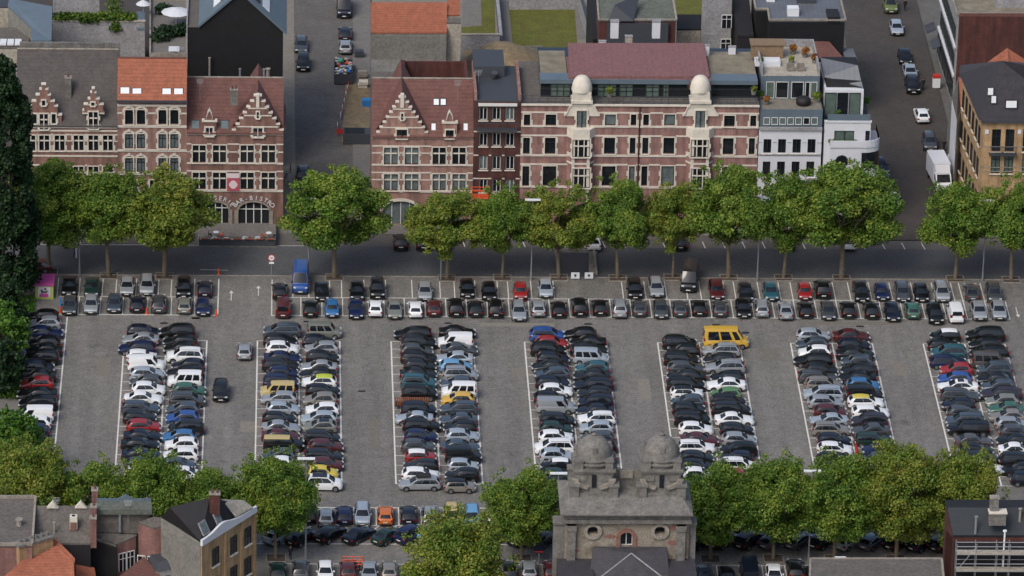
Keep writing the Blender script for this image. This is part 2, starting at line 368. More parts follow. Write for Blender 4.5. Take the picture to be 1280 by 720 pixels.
# bottom rows
ya, yb_, yc_, yd = G(420,634.5).y, G(420,656.8).y, G(420,680).y, G(420,705).y
xa, xb = G(345,634).x, G(1195,640).x
lnm(xa-20, ya, xb, ya, .17); lnm(xa-3, yb_, xb, yb_, .15); lnm(xa-3, yc_, xb, yc_, .17); lnm(xa, yd, xb, yd, .12)
k = 0; X = G(386, 645).x
for i in range(-6, 34):
    Xi = G(414,645).x+i*2.52
    lnm(Xi, ya, Xi, yb_, .13, .009)
    if i > -3: lnm(Xi-3.1, yc_, Xi+.4, yb_, .13, .009); lnm(Xi-.4, yd, Xi-.4, yd-6, .12, .009)
# far parking strip along the fronts
for i in range(27):
    Xi = G(506,310).x+i*2.5; lnm(Xi, yn, Xi-.25, yn+2.1, .12, .016)
for i in range(3): lnm(G(40+i*30,308).x, yn, G(40+i*30,308).x, yn+2.6, .12, .016)
mo = mk.build('parking_markings', M['line'], fixn=False)
for p in mo.data.polygons:
    pass
bm = bmesh.new(); bm.from_mesh(mo.data)
for f in bm.faces:
    f.normal_update()
    if f.normal.z < 0: f.normal_flip()
bm.to_mesh(mo.data); bm.free(); tag(mo, kind='structure')
# drain covers and patches in the lanes
for (x, y) in [(205,404),(245,398),(384,402),(560,404),(735,405),(895,406),(1075,408),(244,397.5),(452,489),(932,416)]:
    g = G(x, y); b = MB(); b.box(g.x-.45, g.x+.45, g.y-.22, g.y+.22, 0, .012); tag(b.build('drain_cover', M['trim']), kind='structure')

# mended patches in the paving
for i, (x, y, w_, h_) in enumerate([(120,470,1.6,5),(300,540,2.2,3),(462,560,1.2,8),(640,470,2.5,2.2),(800,500,1.4,6),(955,450,2,3.5),(1120,470,1.5,4),(600,408,9,1.1),(1000,406,12,1.0),(330,600,3,2)]):
    g = G(x, y); csh([(g.x, g.y), (g.x+w_, g.y), (g.x+w_, g.y+h_), (g.x, g.y+h_)], 'paving_patch', .004, mat('mended_paving_'+str(i % 3), ('#757067', '#7d786f', '#6c6860')[i % 3], .85, var=.15, scale=2, sc2=6))
# ---------------------------------------------------------------- cars
PAL = dict(bk='#0b0c0f', dn='#101626', nv='#141f42', dg='#212428', gr='#4a4e52', gb='#47525e', sv='#9aa0a5', lb='#a9b4be', wh='#dfe2e4', rd='#8c1f20', dr='#4a1a1d',
  bl='#24498a', mb='#2f6496', sb='#5f93ba', te='#24505c', gn='#2e5a4b', dgn='#16302a', ol='#5c6a34', yl='#c9a23e', yb='#c2b068', cr='#b8a56a', ch='#8b8780', og='#c0651e', tp='#5a5452', lg='#4f7a4a', py='#c9b53a', bg='#83867e', lm='#b3c22e', pu='#2b2733')
CN = dict(bk='black', dn='very dark navy', nv='navy blue', dg='charcoal', gr='grey', gb='blue-grey', sv='silver', lb='pale silver-blue', wh='white', rd='red', dr='dark red', bl='bright blue', mb='mid blue',
  sb='light blue', te='teal blue', gn='green', dgn='dark green', ol='olive green', yl='yellow', yb='yellow', cr='cream gold', ch='champagne', og='orange', tp='taupe', lg='leaf green', py='bright yellow', bg='beige grey', lm='lime', pu='dark purple-grey')
PAINT = {}
for k, h in PAL.items():
    met = k in ('sv','lb','gr','gb','ch','dg','bg','tp')
    PAINT[k] = mat('paint_'+CN[k].replace(' ', '_'), h, .32 if met else .38, metal=.35 if met else 0, coat=.45 if k in ('bk','dn','dg','nv','pu','dgn','dr') else .7, spec=.35 if k in ('bk','dn','dg','nv','pu') else .5)
TYPES = dict(
 # L, W, H, hood z, belt z, tail z, xa, xb, xc, xd ; side glass (u0,u1)
 h=(4.15,1.78,1.47,.86,.96,.98, 1.02,.28,-1.45,-1.95),
 s=(4.65,1.80,1.43,.84,.94,.98, 1.00,.25,-1.00,-1.72),
 e=(4.70,1.80,1.48,.86,.95,.96, 1.12,.38,-1.80,-2.22),
 m=(4.45,1.84,1.68,1.00,1.08,1.06, 1.30,.55,-1.72,-2.10),
 i=(3.75,1.70,1.43,.86,.94,.94, .92,.42,-1.38,-1.76),
 v=(4.45,1.82,1.85,1.02,1.10,1.10, 1.35,.78,-2.05,-2.16),
 p=(4.30,1.80,1.82,1.00,1.08,1.08, 1.32,.75,-1.98,-2.08),
 b=(5.50,2.00,2.45,1.15,1.25,1.25, 2.10,1.35,-2.62,-2.70),
 n=(5.70,2.02,2.50,1.15,1.25,1.25, 2.15,1.40,-2.70,-2.78),
 k=(4.95,1.84,1.62,1.00,1.08,1.08, 1.25,.65,-2.30,-2.42),
)
TN = dict(h='hatchback', s='saloon', e='estate car', m='family car', i='small city car', v='small panel van', p='people carrier', b='large panel van', n='minibus', k='covered pickup')
def smooth(a, b, t): t = max(0, min(1, t)); t = t*t*(3-2*t); return a+(b-a)*t
def car_meshes(key):
    L, W, H, zh, zb, zt, xa, xb, xc, xd = TYPES[key]; hw = W/2; out = {}
    # body: lower shell lofted over 19 stations
    xs = [-L/2, -L/2+.06, -L/2+.2, -L/2+.5] + [-L/2+.5+(L-1.0)*i/12 for i in range(1, 12)] + [L/2-.5, L/2-.22, L/2-.07, L/2]
    rings = []
    for x in xs:
        if x > xa: top = smooth(zb, zh, (x-xa)/.35) if x < xa+.35 else zh - .20*((x-xa-.35)/(L/2-xa-.35+1e-6))**2
        elif x < xd: top = zt - .03*((xd-x)/max(.05, L/2+xd))
        else: top = zb + (zt-zb)*(xa-x)/(xa-xd)
        e = abs(x)/(L/2); wv = hw*(1-.16*e**7); low = .22+.10*e**8
        if e > .985: top -= .16; low += .08; wv *= .93
        elif e > .955: top -= .05; wv *= .985
        sec = [(wv*.86, low), (wv*.97, low+.06), (wv, low+.22), (wv, .60), (wv*.985, top-.14), (wv*.93, top-.035), (wv*.80, top), (wv*.4, top+.02)]
        ring = [(x, y, z) for y, z in sec] + [(x, 0, top+.028)] + [(x, -y, z) for y, z in reversed(sec)]
        rings.append(ring)
    b = MB(); n = len(rings[0]); V = [p for r in rings for p in r]; F = []
    for i in range(len(rings)-1):
        for j in range(n-1): F.append((i*n+j, i*n+j+1, (i+1)*n+j+1, (i+1)*n+j))
    F.append(tuple(range(n))); F.append(tuple(range(len(V)-1, len(V)-n-1, -1)))
    b.add(V, F, 0)
    # greenhouse frustum
    wb, wr = hw*.93, hw*.71 if key not in 'bn' else hw*.84
    if key in 'vp': wr = hw*.80
    zr = H-.045
    def fr(v): return lerp(xa, xb, v)+.03*math.sin(v*math.pi)
    def re(v): return lerp(xd, xc, v)-.03*math.sin(v*math.pi)
    def wd(v): return lerp(wb, wr, v)+.02*math.sin(v*math.pi)
    RD = .085 if key not in 'vpbnk' else .03
    def zz(v, u=.5): return lerp(zb-.02, zr-RD*(2*u-1)**2, v)
    bul = .07
    def side(u, v, sg, o=0): return (lerp(fr(v), re(v), u), sg*(wd(v)*(1-.05*(2*u-1)**4)+o), zz(v, u))
    def fro(t, v, o=0): y = (2*t-1); return (fr(v)+bul*(1-y*y)+o, y*wd(v)*.95, zz(v, 0)+o*.4+(RD*.6*(1-y*y)*v))
    def rer(t, v, o=0): y = (2*t-1); return (re(v)-bul*.6*(1-y*y)-o, y*wd(v)*.95, zz(v, 1)+o*.3+(RD*.6*(1-y*y)*v))
    def grid(bb, fn, u0, u1, v0, v1, nu, nv, mi=0, **k):
        V = [fn(lerp(u0, u1, i/nu), lerp(v0, v1, j/nv), **k) for i in range(nu+1) for j in range(nv+1)]
        bb.add(V, [(i*(nv+1)+j, (i+1)*(nv+1)+j, (i+1)*(nv+1)+j+1, i*(nv+1)+j+1) for i in range(nu) for j in range(nv)], mi)
    for sg in (1, -1): grid(b, side, 0, 1, 0, 1, 6, 3, sg=sg)
    grid(b, fro, 0, 1, 0, 1, 4, 3); grid(b, rer, 0, 1, 0, 1, 4, 3)
    # sill trim, bumper trim, wheel arches, mirrors
    wx = (L/2-.82, -(L/2-.80)); wr_ = .32 if key not in 'bnmk' else .35
    for x in wx:
        for sg in (1, -1):
            c = Vector((x, sg*(hw+.004), wr_)); k = 14; pts = [c+Vector((math.cos(a)*(wr_+.06), 0, max(-.12, math.sin(a)*(wr_+.06)))) for a in [2*math.pi*j/k for j in range(k)]]
            b.add(pts, [tuple(range(k))], 1)
    b.box(-L/2-.012, -L/2+.2, -hw*.7, hw*.7, .27, .42, 1); b.box(L/2-.2, L/2+.012, -hw*.62, hw*.62, .27, .46, 1)
    for sg in (1, -1):
        y0, y1 = sorted((sg*(hw-.08), sg*(hw+.14))); b.box(xa-.42, xa-.28, y0, y1, zb+.0, zb+.14, 0 if key not in 'vb' else 1)
    if key == 'e' or key == 'm':
        for sg in (1, -1): b.tube((xb-.1, sg*wr*.93, zr+.07), (xc+.1, sg*wr*.93, zr+.07), .02, n=6, mi=1)
    out['body'] = (b, [PAINT['sv'], M['trim']], True)
    # roof panel with crown
    r = MB()
    def rf(u, v): x = lerp(xb+.03, xc-.03, u); y = (2*v-1); ed = min(1, min(u, 1-u)*6); return (x+bul*(1-y*y)*(1 if u < .5 else -.6)*(1-min(1, min(u, 1-u)*5)), y*wr*1.005*(1-.05*(2*u-1)**4), zr-RD*(2*u-1)**2+.05*(1-y*y*y*y)*(.5+.5*ed)+.004)
    grid(r, rf, 0, 1, 0, 1, 8, 8)
    out['roof'] = (r, [PAINT['sv']], True)
    g = MB(); grid(g, fro, .05, .95, .10, .97, 4, 2, o=.012); out['windscreen'] = (g, [M['carglass']], True)
    if key not in 'vb' or key == 'v':
        g = MB(); grid(g, rer, .10, .90, .22 if key != 's' else .12, .93, 4, 2, o=.012); out['rear_window'] = (g, [M['carglass']], True)
    spans = dict(h=[(.05,.445),(.455,.86)], s=[(.07,.485),(.495,.92)], e=[(.05,.36),(.37,.66),(.67,.95)], m=[(.06,.39),(.40,.70),(.71,.94)], i=[(.06,.52),(.53,.88)], v=[(.08,.30)],
                 p=[(.08,.33),(.38,.63),(.68,.92)], b=[(.06,.22)], n=[(.06,.20),(.28,.55),(.60,.90)], k=[(.09,.36),(.38,.60)])[key]
    for sg in (1, -1):
        g = MB()
        for (u0, u1) in spans: grid(g, side, u0, u1, .03, .93, 3, 2, sg=sg, o=.010)
        out['side_window'+('_' if sg < 0 else '')] = (g, [M['carglass']], True)
    for j, (x, sg) in enumerate([(a, s_) for a in wx for s_ in (1, -1)]):
        g = MB(); c = Vector((x, sg*(hw-.19), wr_)); g.tube(c, c+Vector((0, sg*.21, 0)), wr_, n=16, mi=0); g.tube(c+Vector((0, sg*.205, 0)), c+Vector((0, sg*.218, 0)), wr_*.64, n=12, mi=1)
        out['wheel'+'_'*j] = (g, [M['tyre'], M['rim']], False)
    zl = zh-.23
    for sg in (1, -1):
        u = '_' if sg < 0 else ''
        g = MB(); y0, y1 = sorted((sg*hw*.52, sg*hw*.90)); g.add([(L/2-.30, y1 if sg > 0 else y0, zl+.13), (L/2-.02, sg*hw*.78, zl), (L/2+.012, sg*hw*.52, zl), (L/2-.02, sg*hw*.52, zl+.11), (L/2-.12, sg*hw*.86, zl+.14)], [(0,1,2,3,4)])
        g.box(L/2-.16, L/2+.005, sg*hw*.55 if sg > 0 else sg*hw*.86, sg*hw*.86 if sg > 0 else sg*hw*.55, zl-.02, zl+.09)
        out['headlight'+u] = (g, [M['head']], False)
        g = MB(); a_, b_ = sorted((sg*hw*.66, sg*hw*.955)); zt_ = zt-.26 if key not in 'vpbne' else zt-.1
        g.box(-L/2-.006, -L/2+.16, a_, b_, zt_, zt_+(.16 if key not in 'vpbn' else .34)); out['taillight'+u] = (g, [M['tail']], False)
    g = MB(); g.box(-L/2-.02, -L/2+.02, -.26, .26, .58, .69); g.box(L/2, L/2+.022, -.26, .26, .42, .53); out['number_plate'] = (g, [M['plate']], False)
    res = {}
    for nme, (bb, ms, sm) in out.items():
        me = bb.mesh(key+'_'+nme, ms, sm); bm = bmesh.new(); bm.from_mesh(me); bmesh.ops.recalc_face_normals(bm, faces=bm.faces)
        if nme.startswith('body'):
            for e in bm.edges:
                if len(e.link_faces) == 2 and e.calc_face_angle(0) > math.radians(38): e.smooth = False
        if nme in ('roof',) :
            for f in bm.faces:
                if f.normal.z < 0: f.normal_flip()
        bm.to_mesh(me); bm.free(); res[nme] = me
    return res
CM = {k: car_meshes(k) for k in TYPES}
NCAR = 0
def place_car(x, y, rz, col, key, label, group, cat, name='parked_car', roofcol=None, sc=1.0, parts=True, z=0.0, sunroof=False):
    o = thing(name, label, cat, (x, y, z), group, rz)
    for nme, me in CM[key].items():
        c = bpy.data.objects.new(nme.rstrip('_'), me); link(c); c.parent = o
        if nme in ('body', 'roof'):
            sl_ = c.material_slots[0]; sl_.link = 'OBJECT'; sl_.material = PAINT[roofcol if (roofcol and nme == 'roof') else col]
    o.scale = (sc, 1, random.uniform(.95, 1.05))
    if sunroof:
        L, W, H, zh, zb, zt, xa, xb, xc, xd = TYPES[key]; b = MB(); b.box(xc+.35, xb-.2, -W*.26, W*.26, H-.02, H+.016)
        s_ = b.build('sunroof', M['carglass']); s_.parent = o
    return o
ORD = ['topmost','second','third','fourth','fifth','sixth','seventh','eighth','ninth','tenth','eleventh','twelfth','thirteenth','fourteenth','fifteenth','sixteenth','seventeenth','eighteenth','nineteenth','twentieth']
ORDB = ['first','second','third','fourth','fifth','sixth','seventh','eighth']
# rows: crop origin and scale; entries  xl xr y(roof) colour type facing [flags]; R = front to the right
CR = dict(A=(140,395,7.2),B=(140,490,7.2),C=(310,395,T_),D=(310,505,T_),E=(470,395,T_),F=(470,505,T_),G=(640,395,T_),H=(640,505,T_),I=(810,395,T_),J=(810,505,T_),
          K=(980,395,T_),L=(980,505,T_),M=(1140,395,T_),N=(1140,505,T_),O=(0,380,4.235))
ROWS = [
('left', 0, '''O 145 305 35 bk h L;O 160 315 75 sv h L;O 135 335 122 nv s R;O 155 315 177 bk h L;O 150 315 214 dg s L;O 135 310 250 bk m L;O 110 280 310 dn m R;O 95 300 350 dg s L;O 115 275 390 rd h L;
O 90 305 448 bk s L;O 100 310 490 bk m L;O 82 288 545 wh v L;O 95 272 600 wh h L;O 72 262 640 nv h L;O 60 250 690 bk h L x;O 60 250 735 rd h L x;O 60 250 785 gr h L x'''),
('left row', 1, '''A 175 395 88 dn h R;A 100 420 158 sv s L;A 80 375 240 nv e L;A 130 405 315 wh i R;A 145 475 362 wh v R;A 160 470 465 lb h R;A 160 460 535 gr h L;A 190 470 608 wh h R;B 108 455 10 wh s R;B 90 425 92 gb e R;
B 120 380 178 dg h R;B 130 442 255 rd h R;B 125 425 345 dn s R;B 120 385 420 bk s R;B 85 445 515 dn s R;B 130 420 600 gb h R;B 120 400 680 wh h R x'''),
('right row', 1, '''A 445 740 82 bk m L;A 460 770 178 bk h L;A 465 765 245 bk h L;A 490 830 300 wh m L;A 545 825 395 dn h L;A 495 820 462 bk e L;A 510 805 512 wh p L;A 555 835 615 gn h R;A 540 815 692 gr m R;B 485 795 105 gb h L;
B 495 780 180 bl h L;B 520 815 265 dg m L;B 460 755 345 mb h L;B 490 765 420 wh h L;B 460 780 515 wh h L;B 460 740 600 gb h R;B 540 800 685 wh h R x'''),
('left row', 2, '''C 120 420 62 gb m L;C 120 385 150 bk h R;C 150 385 208 wh h R;C 135 402 282 nv s R;C 130 378 340 dg e R;C 165 388 403 nv i R W;C 140 370 465 nv m R;C 100 367 520 cr p L;C 100 388 600 sv h L;C 150 400 678 lb h R;
D 125 362 68 bk h R;D 110 408 138 sv s R;D 108 402 205 dr s R;D 145 415 262 bk k R P;D 110 378 358 gb h L;D 108 330 425 wh h L;D 110 360 500 sv h L x;D 110 360 575 bk h L x'''),
('right row', 2, '''C 465 730 60 bg p R;C 440 662 155 dn h R;C 445 712 210 sv h L;C 455 710 282 dg h R;C 428 682 362 sv s L B;C 415 678 412 bk s L;C 420 695 465 wh h L Y;C 450 720 542 bk h R;C 435 692 612 ch h L;C 450 712 686 wh h L;
D 415 700 68 lb h L;D 435 690 132 bg h L S;D 445 712 212 dg m R;D 470 747 288 dr h R;D 440 747 366 dg e R;D 490 738 428 dr h R;D 455 707 495 py i R;D 450 738 565 wh m R S'''),
('left row', 3, '''E 140 435 92 bk e L;E 200 465 160 dg m R;E 205 430 220 gr h R;E 215 460 285 bk e R;E 220 465 345 dg h R;E 195 468 412 dg s R;E 195 468 468 te m R;E 205 468 552 bk m R;E 200 465 692 dn m R;F 155 445 62 lb s L;
F 220 490 125 bk e R;F 230 470 210 nv h R;F 205 452 288 gr h R;F 225 472 365 rd i R W;F 215 490 438 dg h L;F 200 490 505 wh h R;F 178 508 575 sv e L X'''),
('right row', 3, '''E 505 765 85 bk s R;E 495 742 140 wh v L;E 505 795 218 gr s R;E 495 740 288 lb s L;E 500 748 350 sb h R;E 520 797 402 sv m R;E 500 760 482 gb h L;E 510 782 532 wh p L;E 512 768 605 yl h L;E 515 785 678 gb e L;
F 498 795 80 gb s L;F 530 785 142 bk h L;F 540 802 200 lb h R;F 500 810 290 gb s R;F 540 820 345 dg v R;F 558 802 438 lb i R;F 555 797 512 bk h L;F 530 780 598 ch i R K'''),
('left row', 4, '''G 145 395 105 bl m R;G 200 415 158 rd h R;G 145 412 210 bk m R;G 200 440 288 dn h R;G 165 432 352 dg s L;G 172 450 410 gb h L;G 180 450 478 dn h R;G 215 468 540 wh h R;G 170 430 598 bk h R;G 185 492 642 sv v R;
H 225 478 80 dg m R;H 225 458 145 dgn h R;H 205 478 212 wh h R;H 172 485 288 wh m L;H 225 472 358 lb h R;H 235 452 436 bk i L W;H 265 450 515 dgn h R;H 235 470 585 bk h R x'''),
('right row', 4, '''G 425 642 98 bk h L;G 470 720 162 bk s L;G 450 748 218 dg e R;G 475 748 262 lb p R;G 493 762 362 te h L;G 478 772 425 dg s L;G 478 792 495 dn e L;G 510 778 562 dg h L;G 517 792 635 dn m L;G 515 780 695 dn s L;
H 515 802 58 wh e L;H 525 792 138 lb h L;H 540 800 222 gr h L;H 560 810 290 bk h L;H 560 800 370 gb h L x;H 560 810 465 rd h L x;H 570 820 540 bk h L x'''),
('left row', 5, '''I 110 378 160 bk m R;I 170 388 228 bk h L;I 118 395 288 bk m R;I 150 440 358 gr h R;I 145 452 425 dg s L;I 140 442 485 bk m R;I 172 430 560 wh i R K;I 190 428 625 gb h L;J 200 430 -5 dg h R;J 205 478 70 bk m R;
J 238 505 150 wh h R;J 255 547 235 dr s R;J 235 508 292 wh e R;J 255 502 375 dg h R;J 265 497 440 bk h R;J 262 525 510 wh h R;J 270 520 585 bk h R x'''),
('right row', 5, '''I 435 755 95 yb n R;I 425 718 225 sv e L;I 430 692 300 dg h L S;I 445 757 355 sv e L;I 485 757 435 bk h L;I 455 762 495 wh s L;I 497 723 570 lg i L;I 488 757 625 bk m R;I 490 800 680 dg m R;J 520 827 80 wh s R;
J 558 822 155 dg h R;J 580 838 230 sv h R;J 575 840 308 bk m L;J 562 818 375 dn h L;J 552 842 435 wh m R;J 605 835 515 rd h R;J 620 850 590 sv h R;J 620 850 665 dg h R x'''),
('left row', 6, '''K 95 355 105 lb h R;K 98 342 175 gb h L;K 130 342 240 wh h L S;K 72 378 305 bk e L;K 158 420 380 dg h R;K 105 413 430 gr e R;K 168 450 488 ch e R;K 148 462 555 lb m L;K 182 462 632 sv h R;L 240 478 15 dr h R;
L 215 482 82 lb s L;L 220 508 155 ch e R;L 262 515 238 dn h R;L 255 532 305 wh h R;L 245 548 385 bk m R;L 250 520 470 gr h R x;L 250 520 545 wh h R x'''),
('right row', 6, '''K 390 660 112 dr s R;K 418 668 182 dn h R;K 405 706 258 dg s R;K 445 683 308 gb i L;K 440 732 378 dg h L;K 425 718 436 bk s L;K 498 737 495 mb h R;K 482 768 550 dg p R;K 495 778 630 wh h R Z;L 525 822 18 wh h R;
L 525 802 82 pu m L;L 552 802 165 gr s L;L 545 842 232 dgn e R;L 622 862 315 nv h L;L 600 800 392 gb h L;L 600 830 470 dn h L x'''),
('left row', 7, '''M 138 375 115 bk i L W;M 145 345 188 bk h R;M 143 422 232 te m L;M 152 405 315 nv e R;M 220 467 375 rd h L;M 198 468 445 bl h L;M 195 515 512 wh s L S;M 215 527 575 gr e R;M 235 482 652 dn h L;N 268 542 22 gr h R;
N 255 560 80 gb m L;N 270 598 142 bk k L;N 328 622 242 tp s R;N 378 622 318 bk h R;N 430 630 375 dg m R;N 440 690 460 wh h R x'''),
('right row', 7, '''M 413 720 98 bk m L;M 450 690 180 bk h L;M 450 752 242 bk e L;M 458 757 298 tp p R;M 503 772 362 gb m L;M 518 778 452 bk s L;M 540 808 508 gb h L;M 532 857 562 pu e L;M 580 832 640 bg h L;M 610 880 700 gn s L;
N 592 905 28 ch s L;N 640 915 100 sv h R;N 676 950 165 gr h R;N 660 950 245 bk s L;N 680 960 318 wh s R;N 676 970 388 dg m R;N 715 990 470 bk s L;N 768 1030 542 dn h R'''),
]
CARS = []   # dicts
for rown, blk, txt in ROWS:
    row = []
    for ent in txt.replace('\n', '').split(';'):
        t = ent.split(); ox, oy, s = CR[t[0]]; xl, xr, yy = map(float, t[1:4]); col, key, d = t[4:7]; fl = t[7:] 
        H = TYPES[key][2]; px = ox+(xl+xr)/2/s; py = oy+yy/s
        g = G(px, py, H-.1); gx = G(px, py+4, .7)
        ppm = (G(px+50, py, .7).x-G(px-50, py, .7).x)/100; Lm = (xr-xl)/s*ppm
        row.append(dict(x=gx.x, y=g.y, L=Lm, col=col, key=key, d=d, fl=fl, px=px, py=py, wpx=(xr-xl)/s))
    # keep neighbours apart
    for it in range(200):
        for a, c in zip(row, row[1:]):
            gap = a['y']-c['y']; need = (TYPES[a['key']][1]+TYPES[c['key']][1])/2+.33
            if gap < need: d_ = (need-gap)/2; a['y'] += d_; c['y'] -= d_
    for i, c in enumerate(row):
        nx = row[i+1]['py'] if i+1 < len(row) else c['py']+18
        c['score'] = c['wpx']*min(16, nx-c['py']) if 'x' not in c['fl'] else 0
        c['i'] = i; c['row'] = rown; c['blk'] = blk; c['rz'] = (0 if c['d'] == 'R' else math.pi)+random.gauss(0, .022)
        CARS.append(c)
# rows that stand nose-on: crop, x centre, roof y, colour, type, F(ront to the camera)/B(ack to the camera)
CR2 = dict(P=(0,240,4),Q=(320,240,4),R=(640,240,4),S=(960,240,4),T=(300,600,6),U=(490,600,6),V=(850,560,4.5))
NOSE = [
('upper bays left of the lane', '''P 347 425 bk s F;P 460 430 dgn s F;P 636 425 sv h F;P 735 412 sv m F;P 920 425 bk m F;P 1024 448 dn h B'''),
('lower bays left of the lane', '''P 350 520 gr h F;P 456 515 sv h F;P 573 508 gb h F;P 686 522 dn h B;P 793 525 gr e B;P 922 530 bg h B;P 1017 530 nv i F'''),
('upper bays along the road', '''Q 118 458 bk h B;Q 330 450 dg h F;Q 505 448 bk h F;Q 608 430 bk m F;Q 844 448 sv h F;Q 1056 435 bk h F;Q 1165 448 bk h F;R 42 452 rd i F;R 168 435 lb h F;R 613 430 bk m F;R 720 425 sv e F;R 1022 438 dr e F;R 1168 455 dg h F;
S 12 450 te h F;S 183 452 rd i F;S 275 445 bk m B;S 463 450 dg e F;S 568 455 nv i F;S 670 448 gr e F;S 765 455 bk h F;S 868 445 sv m F;S 1020 462 gr s B;S 1128 450 gr m F'''),
('lower bays along the road', '''Q 137 532 dr v B;Q 272 545 bk h B;Q 380 538 mb i F;Q 500 540 nv s F;Q 598 545 wh h B;Q 693 540 bg s F;Q 797 550 wh h B;Q 890 542 dr h B;Q 1000 535 bk m B;Q 1097 545 dg h B;Q 1200 538 bk m B;
R 33 543 sv e F;R 133 545 sv h B;R 235 548 bk h B;R 338 533 bk m B;R 440 540 bk h B;R 540 540 sv m B;R 638 543 gr h B;R 743 538 gr h F;R 840 545 gr h B;R 937 542 bk h B;R 1040 545 gr h B;R 1155 535 bk h F;R 1250 545 sv e B;
S 88 555 sv s B;S 190 550 bk h B;S 300 545 gr h F;S 403 552 bk h B;S 518 555 bk h B;S 620 552 dn h F;S 725 555 gn h B;S 835 555 bk m F;S 940 558 wh v B;S 1053 548 sv h F;S 1152 545 sv h F'''),
('bays just below the blocks', '''T 540 200 bk h B;T 635 225 sv h B;T 767 205 nv h B;T 918 170 lb m F;T 1092 208 og h B;U 125 205 dn h B;U 285 208 sv m B;U 448 185 cr m F;U 600 195 sb m F;U 780 220 wh h B x;U 960 220 gr h B x;U 1120 215 dg h F x;V 205 345 sv h B x;V 330 350 wh h F x;V 450 350 bk h B x;V 590 350 gr h B x;V 720 350 wh h F x;V 870 350 bk h B x;V 1010 350 sv h B x;V 1130 350 wh h B x;V 1270 350 dn h B x;V 1400 350 sv h F x'''),
('bottom line of bays', '''T 285 630 dgn h B;T 455 618 gr m B;T 640 612 wh h F;T 812 618 dr h B;T 968 620 sv s F;T 1118 625 ch h B;U 880 625 bk m B;U 1030 622 sv h B;U 1200 620 dr h B;V 142 665 gb s F;V 265 668 bk h F;V 395 632 dn b B;V 530 662 wh s F;V 655 645 bk e B;V 755 670 dg h B'''),
]
for rown, txt in NOSE:
    for i, ent in enumerate(txt.replace('\n', '').split(';')):
        t = ent.split(); ox, oy, s = CR2[t[0]]; px = ox+float(t[1])/s; py = oy+float(t[2])/s; col, key, d = t[3:6]
        H = TYPES[key][2]; g = G(px, py+3, H-.1); sg = -1 if d == 'F' else 1
        off = {'h': .58, 'i': .45, 's': .38, 'e': .75, 'm': .6, 'v': .5, 'p': .5, 'b': .6}.get(key, .5)
        CARS.append(dict(x=g.x, y=g.y+sg*off*.8, L=TYPES[key][0], col=col, key=key, d=d, fl=t[6:], px=px, py=py, wpx=20, score=0 if 'x' in t[6:] else 430, i=i, row=rown, blk=-1, rz=(-math.pi/2 if d == 'F' else math.pi/2)+random.uniform(-.02, .02)))
# angled line of bays
for i, (px, py, col, key, vis) in enumerate([(352,662,'lb','m',1),(376,664,'bk','h',1),(413,660,'bk','h',1),(449,661,'dn','s',1),(485,662,'dgn','s',1),(516,661,'nv','m',1),(545,658,'sb','h',0),(574,662,'sv','h',0),(600,662,'bk','h',0),(622,660,'dr','h',1),(650,664,'bk','h',0),(680,665,'bk','h',1),
      (876,668,'dn','h',1),(905,668,'bk','h',1),(937,668,'bk','m',1),(968,668,'gb','h',0),(1000,668,'gr','h',0),(1030,668,'bk','h',0),(1062,669,'sv','h',0),(1092,669,'gb','h',0),(1124,669,'bk','h',0),(1152,671,'dn','h',1),(1180,671,'bk','h',1)]):
    g = G(px, py, 1.3); CARS.append(dict(x=g.x, y=g.y, L=4.3, col=col, key=key, d='A', fl=[] if vis else ['x'], px=px, py=py, wpx=36, score=400 if vis else 0, i=i, row='slanted line of bays', blk=-1, rz=math.radians(50)+random.uniform(-.03, .03)))
